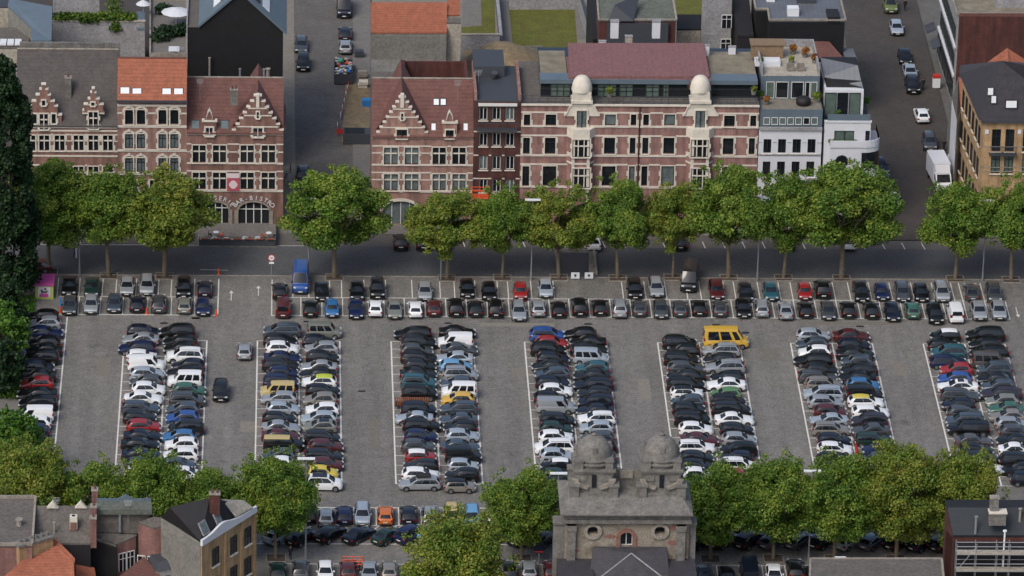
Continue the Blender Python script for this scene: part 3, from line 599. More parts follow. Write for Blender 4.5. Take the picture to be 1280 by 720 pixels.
# keep noses apart
import itertools
for rn in set(c['row'] for c in CARS if c['blk'] == -1):
    row = sorted([c for c in CARS if c['row'] == rn and c['blk'] == -1], key=lambda c: c['x'])
    for it in range(100):
        for a, c in zip(row, row[1:]):
            need = 2.02 if rn != 'slanted line of bays' else 2.5
            gap = c['x']-a['x']
            if gap < need: a['x'] -= (need-gap)/2; c['x'] += (need-gap)/2
cars_only = [c for c in CARS if c['key'] not in 'vbnk']
cars_only.sort(key=lambda c: -c['score'])
MAXI = 284
for c in cars_only[MAXI:]: c['mass'] = True
print('CARS total', len(CARS), 'car-kind', len(cars_only), 'mass', sum(1 for c in CARS if c.get('mass')))
mass = []; NTH = {}
for c in CARS:
    key, fl = c['key'], c['fl']; std = TYPES[key][0]; sc = max(.95, min(1.06, c['L']/std)) if c['L'] > 2 else 1
    if c.get('mass'): mass.append((c, sc)); continue
    roofcol = None; extra = ''
    if 'W' in fl: roofcol = 'wh'; extra = ' with white roof'
    if 'B' in fl or 'K' in fl: roofcol = 'bk'; extra = ' with black roof'
    if 'Y' in fl: roofcol = 'lm'; extra = ' with lime roof'
    if 'Z' in fl: roofcol = 'py'; extra = ' with yellow roof'
    if 'P' in fl: roofcol = 'cr'; extra = ' with cream roof'
    tn = CN[c['col']]+' '+TN[key]+extra
    if c['blk'] == 0: label = f"{tn}, {ORD[c['i']]} in the single row at the left edge"; grp = 'cars in the single row at the left edge'
    elif c['blk'] > 0: label = f"{tn}, {ORD[c['i']]} down the {c['row']} of the {ORDB[c['blk']-1]} block"; grp = f"cars parked in the {ORDB[c['blk']-1]} full block"
    else:
        NTH[c['row']] = None
        same = sorted([q for q in CARS if q['blk'] == -1 and q['row'] == c['row']], key=lambda q: q['x']); n = same.index(c)
        word = 'leftmost' if n == 0 else 'rightmost' if n == len(same)-1 else None
        if word: pos = word
        elif n < len(same)/2 or n > 99: pos = ORD[n]+' from left'
        else: pos = ORD[len(same)-1-n]+' from right'
        label = f"{tn}, {pos} in the {c['row']}"; grp = 'cars in the '+c['row']
    cat = 'van' if key in 'vb' else 'minibus' if key == 'n' else 'pickup' if key == 'k' else 'car'
    nm = dict(van='parked_van', minibus='minibus', pickup='pickup_truck', car='parked_car')[cat]
    o = place_car(c['x'], c['y'], c['rz'], c['col'], key, label, grp, cat, nm, roofcol, sc, sunroof='S' in fl)
    if 'Z' in fl:   # yellow bonnet car: the shell stays white, the bonnet is painted
        pass
    if 'X' in fl:
        b = MB(); b.box(-1.2, .5, -.42, .42, TYPES[key][2]+.08, TYPES[key][2]+.36); r = b.build('roof_box', M['trim']); r.parent = o
        md = r.modifiers.new('b', 'BEVEL'); md.width = .1; md.segments = 2
# the least visible cars, past 300, as one mass
if mass:
    mats = []; mi_of = {}; big = MB(); sm = []
    def slot(m_):
        if m_.name not in mi_of: mi_of[m_.name] = len(mats); mats.append(m_)
        return mi_of[m_.name]
    for c, sc in mass:
        Mx = Matrix.Translation((c['x'], c['y'], 0)) @ Matrix.Rotation(c['rz'], 4, 'Z') @ Matrix.Diagonal((sc, 1, 1, 1))
        for nme, me in CM[c['key']].items():
            n0 = len(big.v); big.v += [tuple(Mx @ v.co) for v in me.vertices]
            for p in me.polygons:
                big.f.append(tuple(i+n0 for i in p.vertices)); m_ = me.materials[p.material_index]
                if nme in ('body', 'roof') and p.material_index == 0: m_ = PAINT[c['col']]
                big.mi.append(slot(m_)); sm.append(p.use_smooth)
    o = big.build('mass_of_parked_cars', mats, fixn=False); o.data.polygons.foreach_set('use_smooth', sm)
    tag(o, 'parked cars mostly hidden behind others and under the trees', 'cars', kind='stuff')
# single cars and vans elsewhere
def solo(px, py, deg, col, key, label, cat='car', z=.004, name='parked_car', sc=1, **k):
    g = G(px, py, .8); return place_car(g.x, g.y, math.radians(deg), col, key, label, k.pop('group', 'cars in the streets'), cat, name, z=z, sc=sc, **k)
solo(305.5, 436, 90, 'sv', 'h', 'small silver hatchback driving up the lane right of the first block', group='cars driving in the lot')
solo(276, 487, -90, 'dg', 'm', 'charcoal tall family car driving down the lane beside the first block', group='cars driving in the lot')
solo(375.5, 351, -90, 'bl', 'b', 'bright blue panel van, nose to the viewer, in the bays', 'van', name='parked_van', group='vans in the bays')
solo(862, 349, -97, 'dg', 'b', 'dark grey long van parked askew in the upper bays', 'van', name='parked_van', group='vans in the bays')
solo(44, 331, 180, 'dr', 'h', 'dark red hatchback on the road behind the pink kiosk')
for px, py, dg_, c_, k_, l_ in [(376.5,55,-90,'gr','e','grey car, upper one of the pair left in the left street'),(379,78,-90,'bk','m','black car, lower one of the pair left in the left street'),
      (430,10,-90,'dn','b','dark van with pale roof at the top of the left street'),(431.5,41,90,'dn','h','dark navy car behind the van in the left street'),(431.5,57,90,'sv','h','silver-tailed car nearest the rubbish container'),
      (379,221,-90,'bk','m','black car at the corner beside the bistro'),
      (1112.5,6,-90,'ol','m','olive green car at the top of the right street'),(1120.5,34,-90,'lb','h','pale silver car driving in the upper right street'),(1131,70,-90,'bk','h','black car parked up the right street'),
      (1137.5,89,-90,'lb','s','pale silver saloon between two black cars in the right street'),(1140.5,106,-90,'bk','m','black car with a person beside it in the right street'),(1152,143,93,'wh','h','white hatchback driving up the middle of the right street'),
      (1162,177,-92,'gr','m','grey tall car behind the white box truck'),(1099.5,207,-80,'dn','h','dark blue car beside the white modern corner house'),(1106,226,-80,'gr','e','grey car below the curved white balcony'),(1114,247,-80,'wh','h','white car half under the corner tree'),
      (1168.5,206,-90,'yl','i','small yellow car hidden behind the box truck')]:
    solo(px, py, dg_, c_, k_, l_, 'van' if k_ == 'b' else 'car', z=.135, name='parked_van' if k_ == 'b' else 'parked_car')
for j, (px, c_, k_) in enumerate([(501,'bk','h'),(529,'dg','h'),(553,'dn','h'),(742,'wh','m'),(850,'bk','h'),(984,'bk','h'),(1060,'wh','h')]):
    solo(px, 300, 90, c_, k_, f"{CN[c_]} {TN[k_]}, {ORD[j] if j else 'first'} from left along the brick fronts behind the trees", group='cars along the fronts', z=.016)
# ---------------------------------------------------------------- trees
def leaf_cloud(blobs, n, smin, smax, rng, mi=1):
    """n small leaf faces spread through the blobs (centre, radii)"""
    b = MB(); tot = sum(r[0]*r[1]*r[2] for c, r in blobs)
    for c, r in blobs:
        k = int(n*r[0]*r[1]*r[2]/tot)
        for _ in range(k):
            d = Vector((rng.gauss(0,1), rng.gauss(0,1), rng.gauss(0,1))).normalized(); q = rng.random()**.45
            if d.z < -.3 and rng.random() < .4: continue
            p = Vector(c)+Vector((d.x*r[0]*q, d.y*r[1]*q, d.z*r[2]*q))
            s = rng.uniform(smin, smax); nrm = (d*.6+Vector((rng.gauss(0,.6), rng.gauss(0,.6), rng.gauss(0,.6)+.5))).normalized()
            t = nrm.cross(Vector((rng.gauss(0,1), rng.gauss(0,1), rng.gauss(0,1)))).normalized(); u = nrm.cross(t)
            a = [p+t*s, p+t*s*.25+u*s*.75, p-t*s*.8+u*s*.35, p-t*s*.7-u*s*.5, p+t*s*.2-u*s*.8]
            b.add(a, [(0,1,2,3,4)], 0)
    return b
def crown_mesh(name, m, seed, W, H, z0, n=15000, nb=46, smin=.14, smax=.30, top=1.0):
    rng = random.Random(seed); blobs = []
    for i in range(nb):
        while True:
            x, y, z = rng.uniform(-1,1), rng.uniform(-1,1), rng.uniform(-1,1)
            d = math.sqrt(x*x+y*y+z*z)
            if .35 < d < 1: break
        k = 1/d*rng.uniform(.55, .86) if d > .5 else 1
        x, y, z = x*k, y*k, z*k
        wz = 1-.18*max(0, z)
        r = rng.uniform(.85, 1.7)*W/10
        blobs.append(((x*W/2*wz, y*W/2*wz, z0+H/2+z*H/2*top), (r, r, r*rng.uniform(.6, .85))))
    for i in range(int(nb*.5)):   # sprays that break the outline
        a = rng.uniform(0, 2*math.pi); e = rng.uniform(-.5, 1.3); k = rng.uniform(.92, 1.06)
        blobs.append(((math.cos(a)*math.cos(e)*W/2*k, math.sin(a)*math.cos(e)*W/2*k, z0+H/2+math.sin(e)*H/2*k), (.55*W/10, .55*W/10, .5)))
    return leaf_cloud(blobs, n, smin, smax, rng).mesh(name, [m])
def trunk_mesh(name, seed, h, r, W, H):
    rng = random.Random(seed); b = MB(); p = Vector((0, 0, -.1)); q = Vector((rng.uniform(-.2,.2), rng.uniform(-.2,.2), h))
    b.tube(p, q, r, r*.72, 9)
    for i in range(7):
        a = i*2*math.pi/7+rng.uniform(-.3,.3); L = rng.uniform(.25,.42)*W
        e = q+Vector((math.cos(a)*L, math.sin(a)*L, rng.uniform(.3,.75)*H)); mid = q.lerp(e, .45)+Vector((0,0,rng.uniform(.2,.7)))
        b.tube(q, mid, r*.42, r*.28, 6); b.tube(mid, e, r*.28, r*.08, 5)
        for k in range(2):
            e2 = mid+Vector((rng.uniform(-1.6,1.6), rng.uniform(-1.6,1.6), rng.uniform(.8,2.4))); b.tube(mid, e2, r*.17, r*.05, 4)
    b.tube(q, q+Vector((0,0,H*.8)), r*.6, r*.1, 6)
    return b.mesh(name, [M['bark']])
VAR = []
for i, (lm, s) in enumerate([('leafA', 11), ('leafA', 23), ('leafB', 31), ('leafB', 47), ('leafA', 59)]):
    VAR.append((trunk_mesh('trunk', s, 3.9, .26, 10, 8.5), crown_mesh('crown', M[lm], s, 10, 10.1, 3.3, n=50000, nb=(58, 72, 50, 66, 60)[i], smin=.07, smax=.165)))
LOW = [(trunk_mesh('trunk', s, 3.2, .26, 10, 9.5), crown_mesh('crown', M[lm], s+100, 11.4, 11.0, 2.2, n=56000, nb=74, smin=.07, smax=.17)) for lm, s in (('leafA', 71), ('leafB', 73), ('leafA', 79))]
def tree(px, py, W, H, var, label, group, name='plane_tree', z0=None, pit=True):
    """W crown width m, H total height m; base at the pixel"""
    g = G(px, py); t = thing(name, label, 'tree', (g.x, g.y, 0), group, random.uniform(0, 6.28))
    tr, cr = VAR[var] if var < 10 else LOW[var-10]
    for nme, me in (('trunk', tr), ('crown', cr)):
        o = bpy.data.objects.new(nme, me); link(o); o.parent = t
    t.scale = (W/9.3, W/9.3, H/13.5) if var < 10 else (W/11.3, W/11.3, H/13.5)
    if pit:
        b = MB(); b.box(g.x-1.0, g.x+1.0, g.y-.9, g.y+.9, .0, .06); b.box(g.x-1.12, g.x+1.12, g.y-1.02, g.y-.9, 0, .10, 1); b.box(g.x-1.12, g.x+1.12, g.y+.9, g.y+1.02, 0, .10, 1)
        b.box(g.x-1.12, g.x-1.0, g.y-.9, g.y+.9, 0, .10, 1); b.box(g.x+1.0, g.x+1.12, g.y-.9, g.y+.9, 0, .10, 1)
        tag(b.build('tree_pit', [M['soil'], M['stone3']]), kind='structure')
    return t
R1 = [(61,340,10.5,15.0,0,'plane tree behind the pink kiosk, beside the tall dark poplar'),(136,345,10.4,14.2,1,'plane tree with yellowish crown before the stepped gable house at far left'),
 (205.5,345.5,12.0,14.2,2,'broad plane tree just left of the bistro terrace'),(418,347,12.0,14.3,0,'free-standing round plane tree at the mouth of the left street'),
 (558.7,348,9.8,11.6,3,'yellowish plane tree before the arched pink gable house'),(628,347.5,7.6,12.2,1,'narrow plane tree before the dark brick house'),
 (698.7,347.5,9.0,12.6,2,'plane tree beside the two white boards and ramp'),(772,348,9.0,13.4,4,'plane tree just right of the ramp, before the long salmon front'),
 (841,347,7.2,12.9,3,'slim yellowish plane tree between two fuller ones before the salmon front'),(911,347.5,10.6,15.2,4,'tall dark green plane tree before the right bay of the salmon front'),
 (979.5,347.5,8.6,14.0,1,'plane tree before the white house with the grey penthouse'),(1052,348,13.0,15.2,0,'widest plane tree, before the white modern corner house'),
 (1194,349,9.6,12.8,1,'plane tree on the right corner of the cross street'),(1264,350,9.4,13.6,4,'rightmost plane tree, before the yellow brick corner building')]
for px, py, W, H, v, l in R1: tree(px, py, W, H, v, l, 'plane trees along the road')
R2 = [(34,700,11.0,14.6,11,'leftmost plane tree of the lower row, above the flat grey roof'),(112,699,9.6,12.6,10,'low plane tree above the grey roof with two little white gables'),(190,698,9.6,13.2,12,'plane tree above the green-grey roof, beside the brick chimney'),
 (267,698,9.6,11.9,10,'plane tree behind the black roof of the yellow brick house'),(345,698,9.4,13.4,12,'plane tree standing free right of the yellow brick house'),(652,698,9.6,11.6,10,'plane tree just left of the twin-domed church'),
 (730,699,7.5,9.2,11,'plane tree hidden behind the left dome of the church'),(808,699,7.2,8.6,11,'plane tree hidden behind the right dome of the church'),
 (888,699,10.4,12.4,10,'plane tree just right of the twin-domed church'),(966.7,698.5,10.4,12.9,12,'second plane tree right of the church'),(1043,699,10.6,13.2,10,'third plane tree right of the church'),
 (1120,699,11.2,14.2,11,'biggest plane tree right of the church, left of the black roofed house'),(1198,700,9.8,13.6,11,'plane tree behind the black roofed house with scaffolding')]
for px, py, W, H, v, l in R2: tree(px, py, W, H, v, l, 'plane trees of the lower row')
g = G(570, 792); t = tree(570, 792, 12.2, 14.6, 11, 'big bright tree nearest the viewer at the bottom centre', 'near trees', 'broadleaf_tree', pit=False)
# poplar and dark bushes at the left edge
def dark_tree(px, py, W, H, seed, label, lm='leafC', name='poplar', n=26000):
    g = G(px, py); t = thing(name, label, 'tree' if name != 'bush' else 'bush', (g.x, g.y, 0))
    b = trunk_mesh('trunk', seed, H*.3, .3, W*.5, H*.5); o = bpy.data.objects.new('trunk', b); link(o); o.parent = t
    if name == 'poplar':
        rg = random.Random(seed); bl = []
        for _ in range(190):
            q = rg.random(); rr = W/2*(1-q**3.2)**.5*rg.uniform(.6, .82); a = rg.uniform(0, 6.28); r_ = rg.uniform(.8, 1.15); bl.append(((math.cos(a)*rr, math.sin(a)*rr, H*.04+q*H*.93), (r_, r_, r_*1.5)))
        c = leaf_cloud(bl, n, .12, .26, rg).mesh('crown', [M[lm]])
    else: c = crown_mesh('crown', M[lm], seed, W, H*.96, H*.04, n=n, nb=70, smin=.12, smax=.26)
    o = bpy.data.objects.new('crown', c); link(o); o.parent = t
dark_tree(5, 374, 9.4, 31.5, 5, 'tall dark poplar rising at the left edge of the photo', n=80000)
dark_tree(2, 420, 6.5, 7.5, 6, 'upper dark bush beside the single row of cars', 'leafC', 'bush', 11000)
dark_tree(0, 455, 7.0, 8.0, 8, 'middle dark bush beside the single row of cars', 'leafD', 'bush', 11000)
dark_tree(-2, 492, 6.5, 7.0, 9, 'lowest dark bush, above the concrete patch', 'leafC', 'bush', 11000)
dark_tree(14, 600, 8.0, 8.5, 10, 'round green bush at the lower left edge of the lot', 'leafD', 'bush', 14000)
# verge, concrete patch
sheet('verge', [(-60,398),(27,398),(18,640),(-60,640)], .02, M['soil'])
sheet('concrete_patch', [(-40,498),(28,498),(22,540),(-40,536)], .03, M['pave'])
def tuft(name, px0, py0, px1, py1, n, h, lm, label):
    rng = random.Random(n); b = MB()
    for _ in range(n):
        p = G(rng.uniform(px0, px1), rng.uniform(py0, py1)); s = rng.uniform(.08, .2); a = rng.uniform(0, 6.28); z = rng.uniform(0, h)
        b.add([p+Vector((math.cos(a)*s, math.sin(a)*s, z)), p+Vector((-math.cos(a)*s, -math.sin(a)*s, z)), p+Vector((0, .05, z+s*1.3))], [(0,1,2)])
    tag(b.build(name, M[lm], fixn=False), label, kind='stuff')
tuft('grass', -5, 372, 44, 398, 2500, .3, 'leafD', 'rough grass and weeds round the kiosk')
tuft('weeds', -5, 398, 24, 500, 2500, .5, 'leafD', 'weeds along the left verge')
# ---------------------------------------------------------------- building tools
def win(parent, x0, x1, z0, z1, Y, style='cross', glass='glassD', frame='frameD', sur='stone', rec=.18, sw=.17, surround=True, sill=True):
    sw = .14
    """a window in the plane Y; frame (and its stone surround) is the part, the pane its sub-part"""
    b = MB(); W = x1-x0; H = z1-z0
    if surround:
        b.box(x0-sw, x0, Y-.07, Y+.1, z0-.05, z1+sw*.9, 1); b.box(x1, x1+sw, Y-.07, Y+.1, z0-.05, z1+sw*.9, 1)
        b.box(x0, x1, Y-.069, Y+.1, z1, z1+sw*.9, 1)
        nq = max(2, int(H/.55))
        for i in range(nq):
            if i % 2 == 0:
                zq = z0+H*i/nq; b.box(x0-sw-.16, x0-sw, Y-.05, Y+.05, zq, zq+H/nq, 1); b.box(x1+sw, x1+sw+.16, Y-.05, Y+.05, zq, zq+H/nq, 1)
    if sill: b.box(x0-sw, x1+sw, Y-.16, Y+.12, z0-.17, z0-.051, 1)
    yf = Y+rec-.07; t = .07
    b.box(x0, x0+t, yf, yf+.07, z0, z1); b.box(x1-t, x1, yf, yf+.07, z0, z1); b.box(x0+t, x1-t, yf, yf+.069, z1-t, z1); b.box(x0+t, x1-t, yf, yf+.069, z0, z0+t)
    if style in ('cross', 'two', 'three'):
        n = 3 if style == 'three' else 2; mt = .13 if sur and style != 'two' else .08; mi = 1 if style in ('cross', 'three') and surround else 0
        for i in range(1, n): xm = x0+W*i/n; b.box(xm-mt/2, xm+mt/2, yf-.10, yf+.068, z0+t, z1-t, mi)
        if style != 'two': zt = z0+H*.63; b.box(x0+t, x1-t, yf-.098, yf+.066, zt-.06, zt+.06, mi)
    if style == 'bar': b.box(x0+W*.5-.03, x0+W*.5+.03, yf-.02, yf+.067, z0+t, z1-t); b.box(x0+t, x1-t, yf-.02, yf+.065, z0+H*.66, z0+H*.66+.06)
    if style == 'arch':   # dark segment head above the opening
        pass
    f = b.build('window', [M[frame], M[sur]], parent)
    p = MB(); p.quad((x0, Y+rec, z0), (x1, Y+rec, z0), (x1, Y+rec, z1), (x0, Y+rec, z1))
    if glass == 'mix': glass = random.choice(['glassD', 'glassD', 'glassL'])
    p.build('pane', M[glass], f, fixn=False)
    return f
def wall_holes(b, x0, x1, z0, z1, Y, holes, rev=.3, mi=0):
    """front face of a wall with real openings and their reveals"""
    xs = sorted({x0, x1, *[min(max(h[0], x0), x1) for h in holes], *[min(max(h[1], x0), x1) for h in holes]})
    zs = sorted({z0, z1, *[min(max(h[2], z0), z1) for h in holes], *[min(max(h[3], z0), z1) for h in holes]})
    for i in range(len(xs)-1):
        for j in range(len(zs)-1):
            cx_, cz = (xs[i]+xs[i+1])/2, (zs[j]+zs[j+1])/2
            if any(h[0] < cx_ < h[1] and h[2] < cz < h[3] for h in holes): continue
            b.quad((xs[i], Y, zs[j]), (xs[i+1], Y, zs[j]), (xs[i+1], Y, zs[j+1]), (xs[i], Y, zs[j+1]), mi)
    for a, c, d, e in holes:
        b.quad((a, Y, d), (a, Y+rev, d), (a, Y+rev, e), (a, Y, e), mi); b.quad((c, Y+rev, d), (c, Y, d), (c, Y, e), (c, Y+rev, e), mi)
        b.quad((a, Y, e), (a, Y+rev, e), (c, Y+rev, e), (c, Y, e), mi); b.quad((a, Y+rev, d), (a, Y, d), (c, Y, d), (c, Y+rev, d), mi)
def rc(crop, x0, x1, ya, yb, Y=None):
    """crop rectangle -> x0,x1,z0,z1 on the plane Y"""
    Y = YF if Y is None else Y; ox, oy, s = crop; ym = (ya+yb)/2
    a = FP(ox+x0/s, oy+ym/s, Y); c = FP(ox+x1/s, oy+ym/s, Y); xm = (x0+x1)/2
    t = FP(ox+xm/s, oy+ya/s, Y); u = FP(ox+xm/s, oy+yb/s, Y)
    return a.x, c.x, u.z, t.z
S5 = 5.3333
C0=(0,0,S5);C0b=(220,0,S5);C0c=(440,0,S5);C0d=(660,0,S5);C0e=(860,0,S5);C0f=(1040,0,S5)
C1=(0,120,S5);C2=(200,120,S5);C3=(440,120,S5);C4=(660,120,S5);C5=(860,120,S5);C6=(1040,120,S5)
def zpx(px, py, Y=None): return FP(px, py, YF if Y is None else Y).z
def xpx(px, py, Y=None): return FP(px, py, YF if Y is None else Y).x
def box_house(name, label, px0, px1, pyref, ze, depth, wall, wins, bands, bandm='stone', group='houses along the road', Y=None, extra_holes=(), top='felt', cat='house', side=None):
    """front wall with openings, side and back walls, returns thing and data"""
    Y = YF if Y is None else Y; x0 = xpx(px0, pyref, Y); x1 = xpx(px1, pyref, Y)
    t = thing(name, label, cat, ((x0+x1)/2, Y, 0), group)
    holes = [w[:4] for w in wins if w[3] < ze+.01 and not w[4].get('nohole')]+list(extra_holes)
    b = MB(); wall_holes(b, x0, x1, 0, ze, Y, holes)
    b.quad((x0, Y+depth, 0), (x0, Y, 0), (x0, Y, ze), (x0, Y+depth, ze), 1); b.quad((x1, Y, 0), (x1, Y+depth, 0), (x1, Y+depth, ze), (x1, Y, ze), 1)
    b.quad((x1, Y+depth, 0), (x0, Y+depth, 0), (x0, Y+depth, ze), (x1, Y+depth, ze), 1)
    b.build('wall', [M[wall], M[side or wall]], t)
    for w in wins: win(t, *w[:4], Y, **{k: v for k, v in w[4].items() if k != 'nohole'})
    bb = MB()
    for (z, h, pr) in bands:
        # cut the band where openings pass
        segs = [(x0, x1)]
        for hx0, hx1, hz0, hz1 in holes:
            if hz0 < z+h and hz1+.1 > z:
                n = []
                for a, c in segs:
                    if hx1+.17 < a or hx0-.17 > c: n.append((a, c)); continue
                    if a < hx0-.17: n.append((a, hx0-.17))
                    if c > hx1+.17: n.append((hx1+.17, c))
                segs = n
        bb = MB()
        for a, c in segs:
            if c-a > .05: bb.box(a+.003, c-.003, Y-pr, Y+.02, z, z+h)
        if bb.v: bb.build('stone_band', M[bandm], t)
    return t, x0, x1
def slope_roof(t, x0, x1, Yf, ze, run, rise, m, both=True, ov=.25, gable_m=None, name='roof'):
    """front slope from the eave, back slope behind, gables closed"""
    b = MB(); th = .18; a = (x0, Yf-ov, ze-ov*rise/run+.05)
    yr, zr = Yf+run, ze+rise
    b.prism([(x0, Yf-ov, ze+.06), (x0, yr, zr+.06), (x0, yr, zr-th), (x0, Yf-ov, ze-th+.06)], (x1-x0, 0, 0))
    if both: b.prism([(x0, yr+.004, zr+.06), (x0, Yf+2*run, ze+.06), (x0, Yf+2*run, ze-th), (x0, yr+.004, zr-th)], (x1-x0, 0, 0))
    r = b.build(name, M[m], t)
    rc_ = MB(); rc_.tube((x0, yr, zr+.08), (x1, yr, zr+.08), .13, n=6); rc_.build('ridge_cap', M['stone3'] if m != 'tileO' else M['tileR'], t)
    if gable_m:
        g = MB(); g.prism([(x0+.02, Yf+.02, ze-.1), (x0+.02, Yf+2*run, ze-.1), (x0+.02, yr, zr-.1)], (.25, 0, 0)); g.prism([(x1-.27, Yf+.02, ze-.1), (x1-.27, Yf+2*run, ze-.1), (x1-.27, yr, zr-.1)], (.25, 0, 0))
        g.build('gable_wall', M[gable_m], t)
    return r
def skylight(parent, c0, c1, Yf, ze, run, rise, mglass='lampw', x_is=None):
    """skylight lying in the front slope; c0,c1 are pixel corners"""
    def hit(px, py):
        d = ray(px, py); k = rise/run; # z-ze = (y-Yf)*k
        t = (CAM.z-ze-(CAM.y-Yf)*k)/(d.y*k-d.z); return CAM+d*t
    a, b_, c, d_ = hit(c0[0], c0[1]), hit(c1[0], c0[1]), hit(c1[0], c1[1]), hit(c0[0], c1[1])
    n = Vector((0, -rise, run)).normalized()
    b = MB(); P = [p+n*.1 for p in (a, b_, c, d_)]; b.prism(P, n*.09)
    f = b.build('skylight', M['frameD'], parent); g = MB(); cen = sum((p for p in P), Vector())/4
    g.add([cen+(p-cen)*.82+n*.10 for p in P], [(0,1,2,3)]); g.build('pane', M[mglass], f, fixn=True)
def step_gable(t, pts, Y, th, m, cap=True):
    """pts: half outline in crop px from the base outward to the top, whole polygon given; stone capped"""
    P = [FP(x, y, Y) for x, y in pts]; b = MB(); b.prism([(p.x, Y-.03, p.z) for p in P], (0, th, 0)); g = b.build('stepped_gable', M[m], t)
    if cap:
        c = MB()
        for p, q in zip(P, P[1:]):
            if abs(q.x-p.x) > .12 and abs(q.z-p.z) < .5:
                x0, x1 = sorted((p.x, q.x)); z = (p.z+q.z)/2; c.box(x0-.05, x1+.05, Y-.09, Y+th+.05, z-.02, z+.13)
            elif abs(q.x-p.x) > .1: c.prism([(p.x, Y-.12, p.z-.05), (q.x, Y-.12, q.z-.05), (q.x, Y-.12, q.z+.16), (p.x, Y-.12, p.z+.16)], (0, th+.16, 0))
        c.build('coping', M['stone'], g)
    return g
def sym_steps(cxp, base_y, half_w, top_y, n, peak=True):
    """symmetric stepped outline in px"""
    L = []; R_ = []
    for i in range(n):
        w0 = half_w*(1-i/n); w1 = half_w*(1-(i+1)/n); y0 = base_y+(top_y-base_y)*i/n; y1 = base_y+(top_y-base_y)*(i+1)/n
        L += [(cxp-w0, y0), (cxp-w0, y1)]; R_ = [(cxp+w0, y1), (cxp+w0, y0)]+R_
        if i == n-1: L += []
    return L+R_
def chimney(parent, px, py, Z, w, d, h, m='brickA', pots=2, name='chimney'):
    g = G(px, py, Z); b = MB(); b.box(g.x-w/2, g.x+w/2, g.y-d/2, g.y+d/2, Z-h, Z); b.box(g.x-w/2-.06, g.x+w/2+.06, g.y-d/2-.06, g.y+d/2+.06, Z, Z+.12, 1)
    for i in range(pots): x = g.x-w/2+w*(i+.5)/pots; b.tube((x, g.y, Z+.12), (x, g.y, Z+.55), .13, .11, 8, 2)
    return b.build(name, [M[m], M['stone3'], M['tileR']], parent)
# ---------------------------------------------------------------- houses along the road
X = dict(style='cross')
def wl(crop, xs, ya, yb, **k):
    k.setdefault('glass', 'mix'); return [rc(crop, a, c, ya, yb)+(dict(k),) for a, c in xs]
def band(crop, y, h=.22, pr=.05, x=600): z = zpx(crop[0]+x/crop[2], crop[1]+y/crop[2]); return (z-h/2, h, pr)
# --- house A: stepped gables, dark roof
ze = zpx(110, 157)
wins = wl(C1, [(175,235),(262,328),(365,430),(492,557),(590,655),(687,752)], 262, 362, style='cross')+wl(C1, [(365,430),(492,557),(590,655),(687,752)], 470, 585, style='cross')+wl(C1, [(100,160)], 262, 362, style='cross')
t, x0, x1 = box_house('gable_house', 'red brick house with two stepped gables and a dark slate roof, leftmost of the fronts', 20, 147, 190, ze, 13, 'brickA', wins,
    [band(C1, 258, .16), band(C1, 368, .2), band(C1, 300, .12), band(C1, 400, .2), band(C1, 462, .2), band(C1, 232, .2), band(C1, 205, .3, .14)])
run, rise = 6.5, 7.6; slope_roof(t, x0, x1, YF, ze, run, rise, 'slate', gable_m='brickA')
pts = [(35,157),(35,144),(38.5,144),(38.5,133),(40,133),(40,127),(45,127),(45,119),(49.5,119),(49.5,112),(52,112),(52,106),(57,106),(57,112),(60,112),(60,119),(63,119),(63,127),(68,127),(68,133),(72,133),(72,144),(77,144),(77,157)]
g = step_gable(t, pts, YF, .5, 'brickA')
for a in [(265,320,118,220,'cross'),(218,245,118,180,'plain'),(345,372,118,180,'plain'),(280,302,28,60,'plain')]: win(t, *rc(C1, *a[:4], Y=YF-.06), YF-.12, style=a[4], rec=.05, glass='glassD')
pts = [(109,157.5),(109,142),(103.5,142),(103.5,138.5),(105,138.5),(105,131),(110,131),(110,124),(113,124),(113,116),(115,116),(115,111),(118,111),(118,116),(120,116),(120,124),(124,124),(124,131),(129,131),(129,138.5),(130,138.5),(130,142),(124.5,142),(124.5,157.5)]
step_gable(t, pts, YF, .5, 'brickA')
win(t, *rc(C1, 592, 652, 105, 215, Y=YF-.06), YF-.12, style='cross', rec=.05); win(t, *rc(C1, 608, 630, 42, 62, Y=YF-.06), YF-.12, style='plain', rec=.05)
for a in ((483,520,132,172),(700,738,130,170)): skylight(t, (a[0]/S5, 120+a[2]/S5), (a[1]/S5, 120+a[3]/S5), YF, ze, run, rise)
chimney(t, 85, 97, ze+5.4, .8, .8, 3.6, 'stone2', 1)
b = MB(); p = FP(27, 75, YF+6); b.box(x0, x1, YF+2*run, YF+2*run+.5, 0, ze+6.0); b.build('party_wall', M['stone2'], t)
